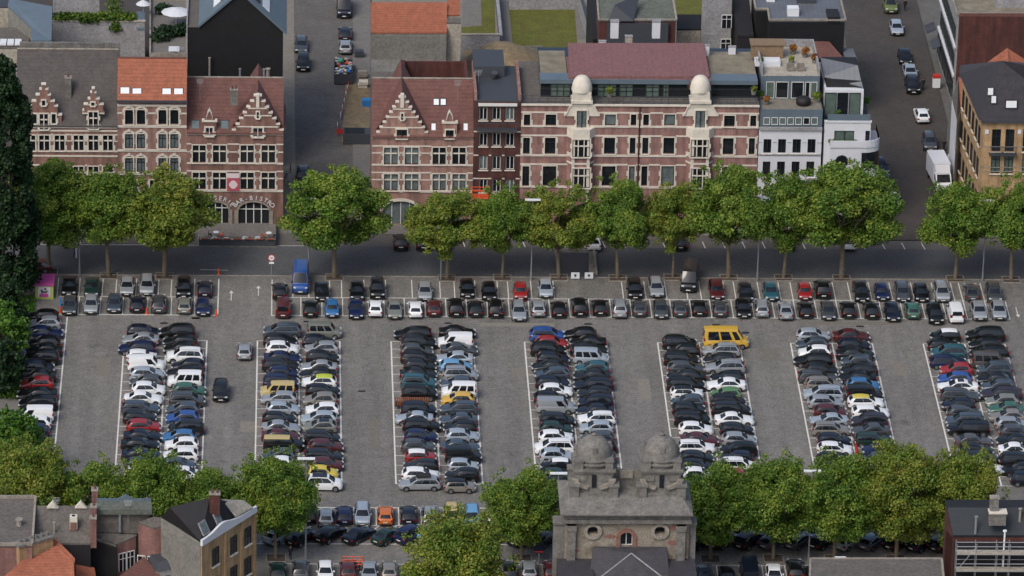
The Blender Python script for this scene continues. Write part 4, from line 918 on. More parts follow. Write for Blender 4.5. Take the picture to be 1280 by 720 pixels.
# --- house B: orange roof, round-headed windows
ze = zpx(190, 125)
wx = [(833,888),(912,968),(1056,1110),(1135,1190)]
wins = wl(C1, wx, 92, 188, style='plain', glass='glassD')+wl(C1, wx, 252, 348, style='bar', glass='glassL')+wl(C1, wx, 412, 505, style='bar', glass='glassL')+wl(C1, [(872,915),(1000,1050)], 560, 650, style='plain')
t, x0, x1 = box_house('brick_house', 'tall red brick house with an orange tiled roof and round-headed windows', 147, 233.5, 190, ze, 9, 'brickB', wins,
    [band(C1, 60, .25, .08), band(C1, 112, .18), band(C1, 200, .3, .08), band(C1, 360, .3, .08), band(C1, 514, .35, .12)])
run, rise = 4.0, 4.0; slope_roof(t, x0, x1, YF, ze, run, rise, 'tileO', gable_m='brickB')
b = MB()
for ya, yb in ((92,188),(252,348),(412,505)):
    for a, c in wx:
        r = rc(C1, a, c, ya, yb); cxm = (r[0]+r[1])/2; R_ = (r[1]-r[0])/2
        # corner fillets make the head round; voussoir arch above
        for sg in (-1, 1):
            b.add([(cxm+sg*R_, YF+.02, r[3]), (cxm+sg*R_, YF+.02, r[3]-R_*.75), (cxm+sg*R_*.72, YF+.02, r[3]-R_*.22), (cxm+sg*R_*.35, YF+.02, r[3])], [(0,1,2,3)], 1)
        n = 8
        for k in range(n):
            a0 = math.pi*k/n; a1 = math.pi*(k+1)/n
            q = [(cxm+math.cos(a)*rr, YF-.06, r[3]-R_*.45+math.sin(a)*rr*.85) for a, rr in ((a0, R_+.08), (a1, R_+.08), (a1, R_+.34), (a0, R_+.34))]
            b.prism(q, (0, .08, 0), 0)
        b.box(cxm-.16, cxm+.16, YF-.12, YF, r[3]+.30, r[3]+.62); b.build('window_head', [M['stone'], M['brickB']], t); b = MB()
b = MB(); b.box(x0-.1, x1+.1, YF-.45, YF, ze-.22, ze+.05); b.build('gutter', M['lead'], t)
for a in ((798,868,582,632),(878,948,590,632),(1077,1145,590,636),(1155,1225,590,636)): skylight(t, (a[0]/S5, a[2]/S5), (a[1]/S5, a[3]/S5), YF, ze, run, rise)
# --- house C: bistro with gable
ze = zpx(290, 166)
wx = [(218,305),(353,440),(537,625),(677,767)]
arch = [rc((0,240,4), 1012, 1142, 50, 160), rc((0,240,4), 1192, 1345, 50, 160)]
wins = wl(C2, wx, 328, 442)+wl(C2, wx, 510, 620, glass='glassD')
t, x0, x1 = box_house('bistro_house', 'red brick bistro with stepped gable, red-brown roof and two wide ground-floor arches', 233.5, 354, 220, ze, 12, 'brickA', wins,
    [band(C2, 250, .3, .12, 400), band(C2, 320, .16, .05, 400), band(C2, 372, .14, .05, 400), band(C2, 448, .22, .07, 400), band(C2, 500, .16, .05, 400), band(C2, 548, .14, .05, 400), band(C2, 630, .28, .1, 400)], extra_holes=arch)
def text_mesh(parent, name, txt, size, m, Y, fn):
    """fn(i,n) -> (x, z, angle) of each letter; letters joined to one sign mesh"""
    b = MB()
    for i, ch in enumerate(txt):
        if ch == ' ': continue
        cu = bpy.data.curves.new('letter', 'FONT'); cu.body = ch; cu.size = size; cu.align_x = 'CENTER'; cu.extrude = .02; o = bpy.data.objects.new('letter', cu); link(o)
        dg = bpy.context.evaluated_depsgraph_get(); me = bpy.data.meshes.new_from_object(o.evaluated_get(dg))
        x, z, a = fn(i, len(txt)); n0 = len(b.v)
        for v in me.vertices: b.v.append((x+v.co.x*math.cos(a)-v.co.y*math.sin(a), Y-v.co.z, z+v.co.x*math.sin(a)+v.co.y*math.cos(a)))
        for p in me.polygons: b.f.append(tuple(k+n0 for k in p.vertices)); b.mi.append(0)
        bpy.data.objects.remove(o); bpy.data.curves.remove(cu); bpy.data.meshes.remove(me)
    return b.build(name, M[m], parent, fixn=False)
for (r, txt) in zip(arch, ('BRASSERIE', 'BAR-BISTRO')):
    xm = (r[0]+r[1])/2; hw = (r[1]-r[0])/2; b = MB(); n = 12; zs = r[3]-hw*.62
    for k in range(n):
        a0 = math.pi*k/n; a1 = math.pi*(k+1)/n
        q = [(xm+math.cos(a)*(hw+d), YF-.12, zs+math.sin(a)*(hw*.62+d)) for a, d in ((a0, 0), (a1, 0), (a1, .24), (a0, .24))]; b.prism(q, (0, .14, 0), 0)
        # brick spandrel filling the corner above the arch, inside the square opening
        if k in (0,1,2,3,4,5,6,7,8,9,10,11):
            p0 = (xm+math.cos(a0)*hw, YF+.03, zs+math.sin(a0)*hw*.62); p1 = (xm+math.cos(a1)*hw, YF+.03, zs+math.sin(a1)*hw*.62)
            b.add([p0, p1, (p1[0], YF+.03, r[3]), (p0[0], YF+.03, r[3])], [(0,1,2,3)], 1)
    b.box(r[0]-.5, r[0], YF-.1, YF+.02, 0, zs, 0); b.box(r[1], r[1]+.5, YF-.1, YF+.02, 0, zs, 0)
    b.build('arch', [M['stone3'], M['brickA']], t)
    g = MB(); g.quad((r[0], YF+.28, r[2]), (r[1], YF+.28, r[2]), (r[1], YF+.28, r[3]), (r[0], YF+.28, r[3]))
    fb = MB()
    for k in range(1, 4): xk = r[0]+(r[1]-r[0])*k/4; fb.box(xk-.06, xk+.06, YF+.18, YF+.27, r[2], r[3]-.3)
    fb.box(r[0], r[1], YF+.17, YF+.265, zs+.1, zs+.2); f = fb.build('shop_window', M['frameW'], t); g.build('pane', M['glassD'], f, fixn=False)
    nL = len(txt)
    text_mesh(t, 'lettering', txt, .80, 'lampw', YF-.10, lambda i, n: (xm-math.cos(math.radians(24+132*i/(n-1)))*(hw+.42), zs+math.sin(math.radians(24+132*i/(n-1)))*(hw*.62+.34), math.radians(90-(24+132*i/(n-1)))*.72))
run, rise = 6.0, 5.0; slope_roof(t, x0, x1, YF, ze, run, rise, 'tileR', gable_m='brickA')
gx = 322.2
pts = sym_steps(gx, 170, 32, 120, 7); g = step_gable(t, pts, YF, .5, 'brickA')
b = MB(); p = FP(gx, 128, YF); q = FP(gx, 118, YF); b.box(p.x-.2, p.x+.2, YF-.2, YF+.55, zpx(gx,134), q.z)
for y in (136,145,159): r = FP(gx, y, YF); wd = (y-116)/54*3.2; b.box(p.x-wd, p.x+wd, YF-.10, YF, r.z, r.z+.14)
b.build('gable_trim', M['stone'], t)
win(t, *rc(C2, 618, 687, 210, 270, Y=YF-.06), YF-.14, style='two', rec=.05, frame='frameW'); win(t, *rc(C2, 645, 660, 105, 145, Y=YF-.06), YF-.14, style='plain', rec=.05)
# cross roof behind the gable
xg = xpx(gx, 130); zt = zpx(gx, 122); b = MB()
for sg in (-1, 1):
    b.prism([(xg, YF+.4, zt), (xg+sg*3.5, YF+.4, ze+.2), (xg+sg*3.5, YF+8, ze+.2), (xg, YF+11.5, zt)], (0, 0, .18))
b.build('cross_roof', M['tileR'], t)
def dormer(t, cxp, y0, y1, hw, Y=None, m='brickA'):
    Yd = YF-.03; pts = [(cxp-hw, y1), (cxp-hw, lerp(y1, y0, .42)), (cxp-hw*.98, lerp(y1, y0, .5)), (cxp-hw*1.0, lerp(y1, y0, .58)), (cxp-hw*.45, lerp(y1, y0, .66)), (cxp-hw*.3, lerp(y1, y0, .85)), (cxp, y0), (cxp+hw*.3, lerp(y1, y0, .85)), (cxp+hw*.45, lerp(y1, y0, .66)), (cxp+hw*1.0, lerp(y1, y0, .58)), (cxp+hw*.98, lerp(y1, y0, .5)), (cxp+hw, lerp(y1, y0, .42)), (cxp+hw, y1)]
    P = [FP(x, y, YF) for x, y in pts]; b = MB(); b.prism([(p.x, YF-.05, p.z) for p in P], (0, .5, 0), 0)
    zc = P[3].z; b.box(P[3].x-.1, P[9].x+.1, YF-.18, YF+.5, zc-.12, zc+.12, 1)
    for a, c in ((P[4], P[5]), (P[5], P[6]), (P[6], P[7]), (P[7], P[8])): b.prism([(a.x, YF-.12, a.z-.1), (c.x, YF-.12, c.z-.1), (c.x, YF-.12, c.z+.18), (a.x, YF-.12, a.z+.18)], (0, .6, 0), 1)
    b.box(P[1].x+.02, P[11].x-.02, YF+.4, YF+3.2, P[0].z, P[1].z, 2)
    b.build('dormer', [M[m], M['stone'], M['tileR']], t)
dormer(t, 262, 137, 170, 8.5); win(t, *rc(C2, 303, 355, 208, 262, Y=YF-.06), YF-.16, style='two', rec=.05, frame='frameW')
for a in ((205,268,163,228),(400,462,165,228)): skylight(t, (200+a[0]/S5, 120+a[2]/S5), (200+a[1]/S5, 120+a[3]/S5), YF, ze, run, rise, 'glassL')
chimney(t, 292.5, 112, ze+5.4, .9, .7, 2.0, 'stone2', 2)
b = MB(); b.box(x0, x1-3, YF+12, YF+12.4, 0, ze+1.5); b.build('back_wall', M['greyr'], t)
# banner with a plain white emblem on pink
r = rc(C2, 447, 530, 512, 628); bn = thing('banner', 'pink and white banner with a white apple-like emblem hanging on the bistro front', 'banner', ((r[0]+r[1])/2, YF-.2, r[2]))
b = MB(); b.box(r[0], r[1], YF-.24, YF-.18, r[2], lerp(r[2], r[3], .74), 0); b.box(r[0], r[1], YF-.24, YF-.18, lerp(r[2], r[3], .742), r[3], 1); b.build('cloth', [M['pinkb'], M['pinkw']], bn)
b = MB(); xm = (r[0]+r[1])/2; zm = lerp(r[2], r[3], .36); pp = [(xm+math.cos(a)*(.50+.06*math.cos(4*a)), YF-.262, zm+math.sin(a)*.56) for a in [k*2*math.pi/18 for k in range(18)]]; b.prism(pp, (0, .02, 0)); b.build('emblem', M['pinkw'], bn)
# --- house E: arched pink gable house
ze = zpx(560, 171)
wx = [(213,305),(352,443),(537,625),(669,757)]
arch = [rc((320,240,4), 635, 812, 45, 162), rc((320,240,4), 850, 1025, 50, 162)]
wins = wl(C3, wx[:2], 343, 455, glass='glassL')+wl(C3, wx[2:], 343, 455, glass='glassD')+wl(C3, wx, 520, 628, glass='glassL')
t, x0, x1 = box_house('gable_house', 'pink brick house with a stepped gable, right of the left street', 464.5, 591, 220, ze, 12, 'brickB', wins,
    [band(C3, 275, .3, .12), band(C3, 335, .16), band(C3, 382, .14), band(C3, 460, .22, .07), band(C3, 512, .16), band(C3, 560, .14), band(C3, 636, .28, .1)], extra_holes=arch)
for r in arch:
    xm = (r[0]+r[1])/2; hw = (r[1]-r[0])/2; b = MB(); n = 12; zs = r[3]-hw*.55
    for k in range(n):
        a0 = math.pi*k/n; a1 = math.pi*(k+1)/n
        q = [(xm+math.cos(a)*(hw+d), YF-.12, zs+math.sin(a)*(hw*.55+d)) for a, d in ((a0, 0), (a1, 0), (a1, .35), (a0, .35))]; b.prism(q, (0, .14, 0), 0)
        p0 = (xm+math.cos(a0)*hw, YF+.03, zs+math.sin(a0)*hw*.55); p1 = (xm+math.cos(a1)*hw, YF+.03, zs+math.sin(a1)*hw*.55)
        b.add([p0, p1, (p1[0], YF+.03, r[3]), (p0[0], YF+.03, r[3])], [(0,1,2,3)], 1)
    b.build('arch', [M['stone'], M['brickB']], t)
    g = MB(); g.quad((r[0], YF+.28, r[2]), (r[1], YF+.28, r[2]), (r[1], YF+.28, r[3]), (r[0], YF+.28, r[3])); fb = MB()
    for k in range(1, 4): xk = r[0]+(r[1]-r[0])*k/4; fb.box(xk-.05, xk+.05, YF+.18, YF+.27, r[2], r[3]-.2)
    f = fb.build('shop_window', M['frameW'], t); g.build('pane', M['glassL'], f, fixn=False)
run, rise = 6.0, 5.4; slope_roof(t, x0, x1, YF, ze, run, rise, 'tileR', gable_m='brickB')
gx = 502.8; pts = sym_steps(gx, 172, 32, 122, 8); step_gable(t, pts, YF, .5, 'brickB')
b = MB(); p = FP(gx, 128, YF); b.box(p.x-.22, p.x+.22, YF-.2, YF+.55, zpx(gx,134), zpx(gx, 118))
for y in (137,147,160): r = FP(gx, y, YF); wd = (y-118)/54*3.3; b.box(p.x-wd, p.x+wd, YF-.10, YF, r.z, r.z+.14)
b.build('gable_trim', M['stone'], t)
win(t, *rc(C3, 297, 367, 222, 280, Y=YF-.06), YF-.14, style='two', rec=.05); win(t, *rc(C3, 327, 342, 115, 155, Y=YF-.06), YF-.14, style='plain', rec=.05)
xg = xpx(gx, 130); zt = zpx(gx, 124); b = MB()
for sg in (-1, 1): b.prism([(xg, YF+.4, zt), (xg+sg*3.6, YF+.4, ze+.2), (xg+sg*3.6, YF+7, ze+.2), (xg, YF+11.0, zt+1)], (0, 0, .18))
b.build('cross_roof', M['tileR'], t)
dormer(t, 562.3, 139, 172, 9, m='brickB'); win(t, *rc(C3, 625, 678, 225, 278, Y=YF-.06), YF-.16, style='two', rec=.05)
for a in ((527,560,183,237),(741,774,183,237),(541,582,20,68),(588,628,20,68)): skylight(t, (440+a[0]/S5, 120+a[2]/S5), (440+a[1]/S5, 120+a[3]/S5), YF, ze, run, rise)
b = MB(); zc = ze+1.5; xa_, xb_ = xpx(505,115), xpx(588,115); b.box(xa_, xa_+.4, YF+8, YF+16, 0, zc+2.6); b.box(xb_-.4, xb_, YF+8, YF+16, 0, zc+2.6); b.box(xa_+.4, xb_-.4, YF+15.6, YF+16, 0, zc+2.5); b.build('courtyard_wall', M['brickR'], t)
b = MB(); b.box(x0, xa_-.01, YF+12.01, YF+16, 0, ze+2.5, 0); b.build('back_roof', M['felt'], t)
# --- house F: narrow dark brick
ze = zpx(620, 127); wx = [(850,902),(937,990),(1025,1080)]
wins = wl(C3, wx, 78, 160, style='two', frame='frameW', surround=False)+wl(C3, wx, 248, 333, style='two', frame='frameW', surround=False)+wl(C3, wx, 402, 490, style='two', frame='frameW', surround=False)+wl(C3, wx, 558, 640, style='two', frame='frameW', surround=False)
t, x0, x1 = box_house('narrow_house', 'narrow dark brick house with white windows and a small balcony', 591.5, 650, 200, ze, 12, 'brickD', wins, [band(C3, 237, .16, .06, 960), band(C3, 395, .14, .06, 960), band(C3, 550, .14, .06, 960)])
b = MB()
for a in wx:
    for ya, yb in ((345,392),(500,548),(175,232)): r = rc(C3, a[0]-2, a[1]+2, ya, yb); b.box(r[0], r[1], YF-.03, YF+.02, r[2], r[3])
b.build('brick_panel', M['brickR'], t)
b = MB(); zc = zpx(620, 129); b.box(x0+.5, x1-.5, YF-.35, YF+.02, zc-.28, zc, 0); b.build('cornice', M['frameW'], t)
b = MB(); r = rc(C3, 830, 1100, 165, 218); b.box(r[0], r[1], YF-1.1, YF, r[2], r[2]+.15); 
for k in range(15): xk = lerp(r[0], r[1], k/14); b.tube((xk, YF-1.05, r[2]+.15), (xk, YF-1.05, r[2]+1.1), .025, n=4)
b.box(r[0], r[1], YF-1.09, YF-1.01, r[2]+1.1, r[2]+1.17); b.build('balcony', M['lead'], t)
b = MB(); b.box(x0, x1, YF, YF+12, ze, ze+.15); b.box(x0, x0+.35, YF, YF+12, ze+.15, ze+.9, 1); b.box(x1-.35, x1, YF, YF+12, ze+.15, ze+.9, 1); b.box(x0+.1, x0+4.0, YF+8, YF+14, ze+.15, ze+1.6); b.build('roof', [M['lead'], M['brickB']], t)
b = MB(); g = G(617.5, 100, ze); b.tube((g.x, g.y, ze+.5), (g.x+.05, g.y-.25, ze+1.1), .42, .42, 14); b.box(g.x-.3, g.x+.3, g.y, g.y+.3, ze+.1, ze+.4); b.build('roof_vent', M['lead'], t)
# --- house G: long salmon front with two bays
ze = zpx(800, 131.5)
W = lambda crop, a, c, ya, yb, **k: wl(crop, [(a, c)], ya, yb, **k)
wins = []
for (a, c, st) in ((-28,15,'plain'),(117,188,'bar'),(513,585,'plain'),(685,722,'plain'),(768,806,'plain'),(908,980,'plain')): wins += W(C4, a, c, 122, 195, style=st)
for (a, c, st) in ((-33,12,'bar'),(112,183,'bar'),(507,580,'plain'),(678,716,'plain'),(762,802,'plain'),(902,975,'plain')): wins += W(C4, a, c, 277, 384, style=st)
for (a, c, st) in ((-38,8,'bar'),(98,188,'bar'),(492,582,'plain'),(672,710,'plain'),(755,795,'plain'),(887,974,'plain')): wins += W(C4, a, c, 467, 598, style=st)
wins += W(C5, 240, 312, 130, 202, style='bar')+W(C5, 415, 455, 130, 202, style='bar')+W(C5, 232, 303, 280, 388, style='bar')+W(C5, 405, 445, 280, 388, style='bar')+W(C5, 225, 298, 470, 590, style='bar')
t, x0, x1 = box_house('long_house', 'long salmon brick front with cream bands, two domed bays and a plum-roofed penthouse', 650.5, 947, 190, ze, 15, 'brickG', wins,
   [band(C4, 60, .22, .22, 700), band(C4, 112, .2, .06, 700), band(C4, 204, .26, .1, 700), band(C4, 266, .2, .06, 700), band(C4, 398, .26, .1, 700), band(C4, 458, .2, .06, 700), band(C4, 607, .3, .1, 700)], cat='building')
for (ca, cb, cc) in ((260,437,360), (1053,1230,1150)):
    r = rc(C4, ca, cb, 215, 640); r0 = rc(C4, ca+38, cb-38, 215, 640); Yb = YF-.9; bay = MB(); zb = zpx(660+cc/S5, 120+268/S5)
    bay.prism([(r[0], YF-.01, 0), (r0[0], Yb, 0), (r0[1], Yb, 0), (r[1], YF-.01, 0)], (0, 0, zb), 0)
    bay.prism([(r[0]-.1, YF-.01, zb+.002), (r0[0]-.1, Yb-.12, zb+.002), (r0[1]+.1, Yb-.12, zb+.002), (r[1]+.1, YF-.01, zb+.002)], (0, 0, 1.25), 1)
    for yy in (398, 458, 412): z = zpx(660+cc/S5, 120+yy/S5, Yb); bay.prism([(r[0]-.06, YF-.01, z), (r0[0]-.06, Yb-.06, z), (r0[1]+.06, Yb-.06, z), (r[1]+.06, YF-.01, z)], (0, 0, .22), 1)
    for xx in (r0[0], r0[1]): bay.box(xx-.18, xx+.18, Yb-.08, Yb+.1, 0, zb, 1)
    bay.build('bay', [M['brickG'], M['stone']], t)
    for ya, yb in ((290,404),(483,610)): win(t, *rc(C4, cc-64, cc+52, ya, yb, Y=Yb-.05), Yb-.12, style='three', rec=.05)
    # tall dormer piece with curved shoulders and the dome
    Yd = YF-.15; P = [FP(660+x/S5, 120+y/S5, Yd) for x, y in ((cc-120,135),(cc-100,120),(cc-88,85),(cc-60,60),(cc-55,-20),(cc+55,-20),(cc+60,60),(cc+88,85),(cc+105,120),(cc+120,135))]
    bb = MB(); bb.prism([(p.x, Yd, p.z) for p in P], (0, 1.6, 0), 0); pp = [FP(660+x/S5, 120+y/S5, Yd) for x, y in ((cc-60,60),(cc+60,60),(cc+72,20),(cc-72,20))]
    bb.box(pp[3].x, pp[2].x, Yd-.35, Yd+1.8, pp[0].z+.3, pp[0].z+.65, 0); bb.box(pp[3].x+.2, pp[2].x-.2, Yd-.2, Yd+1.7, pp[0].z+.65, pp[0].z+1.7, 0)
    for a, c in zip(P[:3], P[1:4]): bb.prism([(a.x, Yd-.12, a.z), (c.x, Yd-.12, c.z), (c.x, Yd-.12, c.z+.3), (a.x, Yd-.12, a.z+.3)], (0, .3, 0), 0)
    for a, c in zip(P[6:9], P[7:10]): bb.prism([(a.x, Yd-.12, a.z), (c.x, Yd-.12, c.z), (c.x, Yd-.12, c.z+.3), (a.x, Yd-.12, a.z+.3)], (0, .3, 0), 0)
    bb.build('bay_gable', M['stone'], t)
    r = rc(C4, cc-35, cc+30, 97, 215, Y=Yd); win(t, *r, Yd-.08, style='two', rec=.05, glass='glassL')
    d = MB(); rad = (pp[2].x-pp[3].x)/2-.05; zc = pp[0].z+1.7; cxm = (pp[2].x+pp[3].x)/2
    prof = [(rad*math.cos(a)**.8 if a < 1.5 else .02, rad*1.5*math.sin(a)) for a in [k*1.55/9 for k in range(10)]]
    d.lathe(prof, (cxm, Yd+.85, zc), 20); d.build('dome', M['stone'], t, smooth=True)
# brick pipes, roof terrace, penthouse
b = MB(); b.box(x0, x1, YF+.02, YF+15, ze-.02, ze+.03); b.build('terrace_floor', M['felt'], t)
Yp = YF+2.6; zp = zpx(800, 118, Yp); ztop = zpx(800, 101, Yp)
zf = ze+.03; hx = [(zf)]
b = MB(); xa_, xb_ = xpx(676,105,Yp), xpx(947,105,Yp)
b.box(xa_, xb_, Yp, YF+15, zf, zpx(800,104,Yp), 0)
zt_ = zpx(800,104,Yp)
b.box(xa_-.1, xb_, Yp-.35, Yp+2.0, zt_, zt_+.55, 1); b.build('penthouse_wall', [M['glassD'], M['zinc2']], t)
k = 0
for a, c in ((150,280),(303,430),(463,587),(610,698),(785,873),(900,937),(1145,1230)):
    r = rc(C0d, a, c, 555, 660, Y=Yp); n = max(2, round((c-a)/42)); fb = MB(); gb = MB(); zlo = zf+.1; zhi = zt_-.1
    for i in range(n+1): xx = lerp(r[0], r[1], i/n); fb.box(xx-.05, xx+.05, Yp-.1, Yp, zlo, zhi)
    for z in (zlo, lerp(zlo, zhi, .4), lerp(zlo, zhi, .72), zhi-.08): fb.box(r[0], r[1], Yp-.09, Yp-.005, z, z+.07)
    gb.quad((r[0], Yp-.03, zlo), (r[1], Yp-.03, zlo), (r[1], Yp-.03, zhi), (r[0], Yp-.03, zhi)); f = fb.build('penthouse_window', M['frameD'], t); gb.build('pane', M['glassG'], f, fixn=False)
xa2, xb2 = xpx(710,90,Yp+1), xpx(887,90,Yp+1); zr0 = zt_+.56
pr = [FP(712,97.5,Yp+.2), FP(887,97.5,Yp+.2)]; run = 10.5
b = MB(); a0 = G(712.5, 97.6, zr0+.1); a1 = G(887, 97.6, zr0+.1); a2 = G(879.5, 56, zr0+.9); a3 = G(709.5, 56, zr0+.9)
b.prism([a0, a1, a2, a3], (0, 0, .25)); b.box(a0.x-.2, a1.x+.2, a0.y, a0.y+7.5, zr0-.1, zr0+.08); b.build('penthouse_roof', M['tileP'], t)
b = MB(); g0 = G(678,62,zt_+.1); b.box(xpx(677,95,Yp), a0.x-.25, Yp, YF+13, zt_+.02, zt_+.30); b.build('gravel_roof', M['gravel'], t)
b = MB(); b.box(a1.x+.22, xb_, Yp, YF+13, zt_+.02, zt_+.32); b.build('gravel_roof', M['gravel'], t)
b = MB()
for (u0, u1) in ((x0+.3, xpx(714,130)), (xpx(742,130), xpx(864,130)), (xpx(890,130), x1-.3)):
    for z in (ze+.35, ze+.7, ze+1.05): b.box(u0, u1, YF+.2, YF+.25, z, z+.05)
    nn = int((u1-u0)/.9)
    for i in range(nn+1): xx = lerp(u0, u1, i/nn); b.box(xx-.03, xx+.03, YF+.19, YF+.26, ze, ze+1.05)
b.build('terrace_railing', M['lead'], t)
b = MB(); 
for px in (798.5,): r = FP(px, 180, YF); b.tube((r.x, YF-.1, 1), (r.x, YF-.1, ze), .09, n=6)
b.build('drainpipe', M['brickR'], t)
# roof clutter
for i, (px, py, w, d, h, mm) in enumerate([(768,40,1.0,1.0,2.2,'white'),(820,40,1.0,1.0,2.2,'white'),(786,46,.9,.6,.8,'cream'),(753,52,.9,.4,.8,'white'),(915,61,.9,.5,1.0,'white'),(884,63,.5,.5,1.4,'white')]):
    g = G(px, py, zt_+1); b = MB(); b.box(g.x-w/2, g.x+w/2, g.y-d/2, g.y+d/2, zt_+.3, zt_+.3+h); b.box(g.x-w/2-.06, g.x+w/2+.06, g.y-d/2-.06, g.y+d/2+.06, zt_+.3+h, zt_+.36+h, 1); b.build('roof_unit', [M[mm], M['greyl']], t)
# --- house H
ze = zpx(985, 159.5)
wins = wl(C5, [(503,555),(600,653),(697,752),(797,850)], 288, 380, style='two', surround=False, glass='glassD')+wl(C5, [(497,548),(593,645),(690,742),(788,840)], 437, 540, style='two', surround=False, glass='glassD')
t, x0, x1 = box_house('white_house', 'white painted house with eight narrow windows under a blue-grey attic storey', 947.5, 1026, 200, ze, 14, 'white', wins, [band(C5, 215, .35, .3, 680), band(C5, 392, .2, .08, 680), band(C5, 310, .06, .05, 680)], bandm='greyl')
Yh = YF+.25; z1 = zpx(985, 137, Yh); b = MB(); b.box(x0, x1, Yh, YF+14, ze+.01, z1); b.build('attic_wall', M['zinc2'], t)
for a in range(7): r = rc(C5, 503+a*53, 546+a*53, 142, 190, Y=Yh); win(t, *r, Yh-.08, style='plain', rec=.05, surround=False, frame='frameW', glass='glassL' if a != 5 else 'glassD', sill=False)
Yq = YF+3.8; z2 = zpx(985, 95, Yq); b = MB(); b.box(x0+.3, x1-.2, Yq, YF+14, z1, z2); b.build('penthouse_wall', M['zinc2'], t)
for (a, c) in ((520,575),(585,668),(688,770),(780,812),(816,860)): r = rc(C0e, a, c, 552, 655, Y=Yq); win(t, r[0], r[1], z1+.15, z2-.75, Yq-.08, style='plain', rec=.05, surround=False, frame='frameW', glass='glassG' if a in (520,816) else 'glassD', sill=False)
b = MB(); b.box(x0+.3, x1-.2, YF+.35, Yq-.1, z1, z1+.04); b.build('terrace_floor', M['pave2'], t)
b = MB(); b.box(x0+.3, x1-.2, Yq+.02, YF+14, z2+.002, z2+.06); b.build('roof_deck', M['cream'], t)
b = MB()
for (ax, bx, ay, by) in ((x0+.3, x0+.5, Yq, YF+14), (x1-.4, x1-.2, Yq, YF+14), (x0+.5, x1-.4, YF+13.8, YF+14)): b.box(ax, bx, ay, by, z2+.061, z2+1.1)
b.build('parapet', M['greyl'], t)
def put(px, py, z, fn, label, name, cat, mats, group='things on the roof terraces', smooth=False):
    g = G(px, py, z); b = MB(); fn(b, g); tag(b.build(name, mats, smooth=smooth), label, cat, group); 
def f_shed(b, g): b.box(g.x-2, g.x+2, g.y-.9, g.y+.9, g.z, g.z+1.8); b.box(g.x-2.2, g.x+2.2, g.y-1.1, g.y+1.1, g.z+1.8, g.z+1.95)
put(958.5, 70, z2+.06, f_shed, 'brown wooden garden shed on the roof deck of the white house', 'shed', 'shed', M['wood'])
def f_tub(b, g): b.box(g.x-1.6, g.x+1.6, g.y-.9, g.y-.75, g.z, g.z+.6); b.box(g.x-1.6, g.x+1.6, g.y+.75, g.y+.9, g.z, g.z+.6); b.box(g.x-1.6, g.x-1.45, g.y-.75, g.y+.75, g.z, g.z+.6); b.box(g.x+1.45, g.x+1.6, g.y-.75, g.y+.75, g.z, g.z+.6); b.box(g.x-1.45, g.x+1.45, g.y-.75, g.y+.75, g.z, g.z+.25)
put(959, 80, z2+.06, f_tub, 'white square planter tub on the roof deck', 'planter', 'planter', M['white'])
def f_sofa(b, g):
    for dx in (-.8, .5): b.box(g.x+dx-.5, g.x+dx+.5, g.y-.4, g.y+.4, g.z+.1, g.z+.4); b.box(g.x+dx-.5, g.x+dx+.5, g.y+.25, g.y+.4, g.z+.4, g.z+.85); b.box(g.x+dx-.5, g.x+dx-.38, g.y-.4, g.y+.25, g.z+.4, g.z+.6)
put(996, 88, z2+.06, f_sofa, 'pale lounge seat on the roof deck near its front edge', 'lounge_seat', 'seat', M['pave2'])
def bushy(px, py, z, r, lm, label, n=260, pot='stone2', name='potted_plant'):
    g = G(px, py, z); t_ = thing(name, label, 'plant', g, 'plants on the roof terraces'); rng = random.Random(int(px*7+py))
    b = MB(); b.tube((0,0,0), (0,0,.5), .28, .36, 10); o = b.build('pot', M[pot], None); o.parent = t_
    me = leaf_cloud([((0,0,.5+r*.7),(r,r,r*.9)), ((r*.4,0,.5+r*1.1),(r*.6,r*.6,r*.6))], n, .07, .15, rng).mesh('leaves', [M[lm]]); o = bpy.data.objects.new('leaves', me); link(o); o.parent = t_
M['leafO'] = leaf_mat('autumn_leaves', '#5a3a1c', '#8a5a2a', '#b07a3a')
for p_ in [(991,68,z2,.55,'leafO','orange-leaved plant at the back of the roof deck'),(1006,72,z2,.6,'leafO','rusty bush by the right parapet of the roof deck'),(1018,79,z2,.5,'leafO','brown bush at the right corner of the roof deck'),
    (989,80,z2,.35,'leafB','small round plant in the middle of the roof deck'),(951,82,z2,.35,'leafD','low plant at the left end of the roof deck'),
    (950,124,z1,.4,'leafD','green plant at the left end of the attic terrace'),(958,131,z1,.45,'leafO','orange plant at the front left of the attic terrace'),(1021,128,z1,.6,'leafB','yellow-green plant at the right end of the attic terrace'),
    (762,121,ze+4,.5,'leafB','yellow-green plant before the penthouse glass'),(866,116,ze+4,.65,'leafO','brown bush left of the right dome'),(883,116,ze+4,.6,'leafO','brown bush right of the right dome'),
    (942,118,ze+4,.4,'leafB','pale plant at the right end of the gravel terrace')]: bushy(*p_)
def f_grill(b, g): b.lathe([(.25,0),(.9,.15),(.95,.8),(.6,1.05),(.05,1.1)], g, 14)
put(1004, 131, z1, f_grill, 'black covered barbecue on the attic terrace of the white house', 'barbecue', 'barbecue', M['blackroof'], smooth=True)
# --- house I: white modern corner house
ze = zpx(1060, 153)
r1 = rc(C5, 975, 1108, 232, 303); hol = [r1+(dict(style='two', surround=False, glass='glassG', sill=False),)]
r2 = rc(C5, 1182, 1212, 232, 300); hol.append(r2+(dict(style='plain', surround=False, glass='glassD', sill=False),))
t, x0, x1 = box_house('modern_house', 'white modern corner house with curved balcony, glass attic and porthole window', 1029.5, 1087, 190, ze, 14, 'white', hol, [], top='white')
b = MB(); b.box(x0-.05, x1+.1, YF-.12, YF+.2, ze, ze+.25); b.build('parapet', M['white'], t)
rr = rc(C5, 940, 1215, 335, 480); b = MB(); 
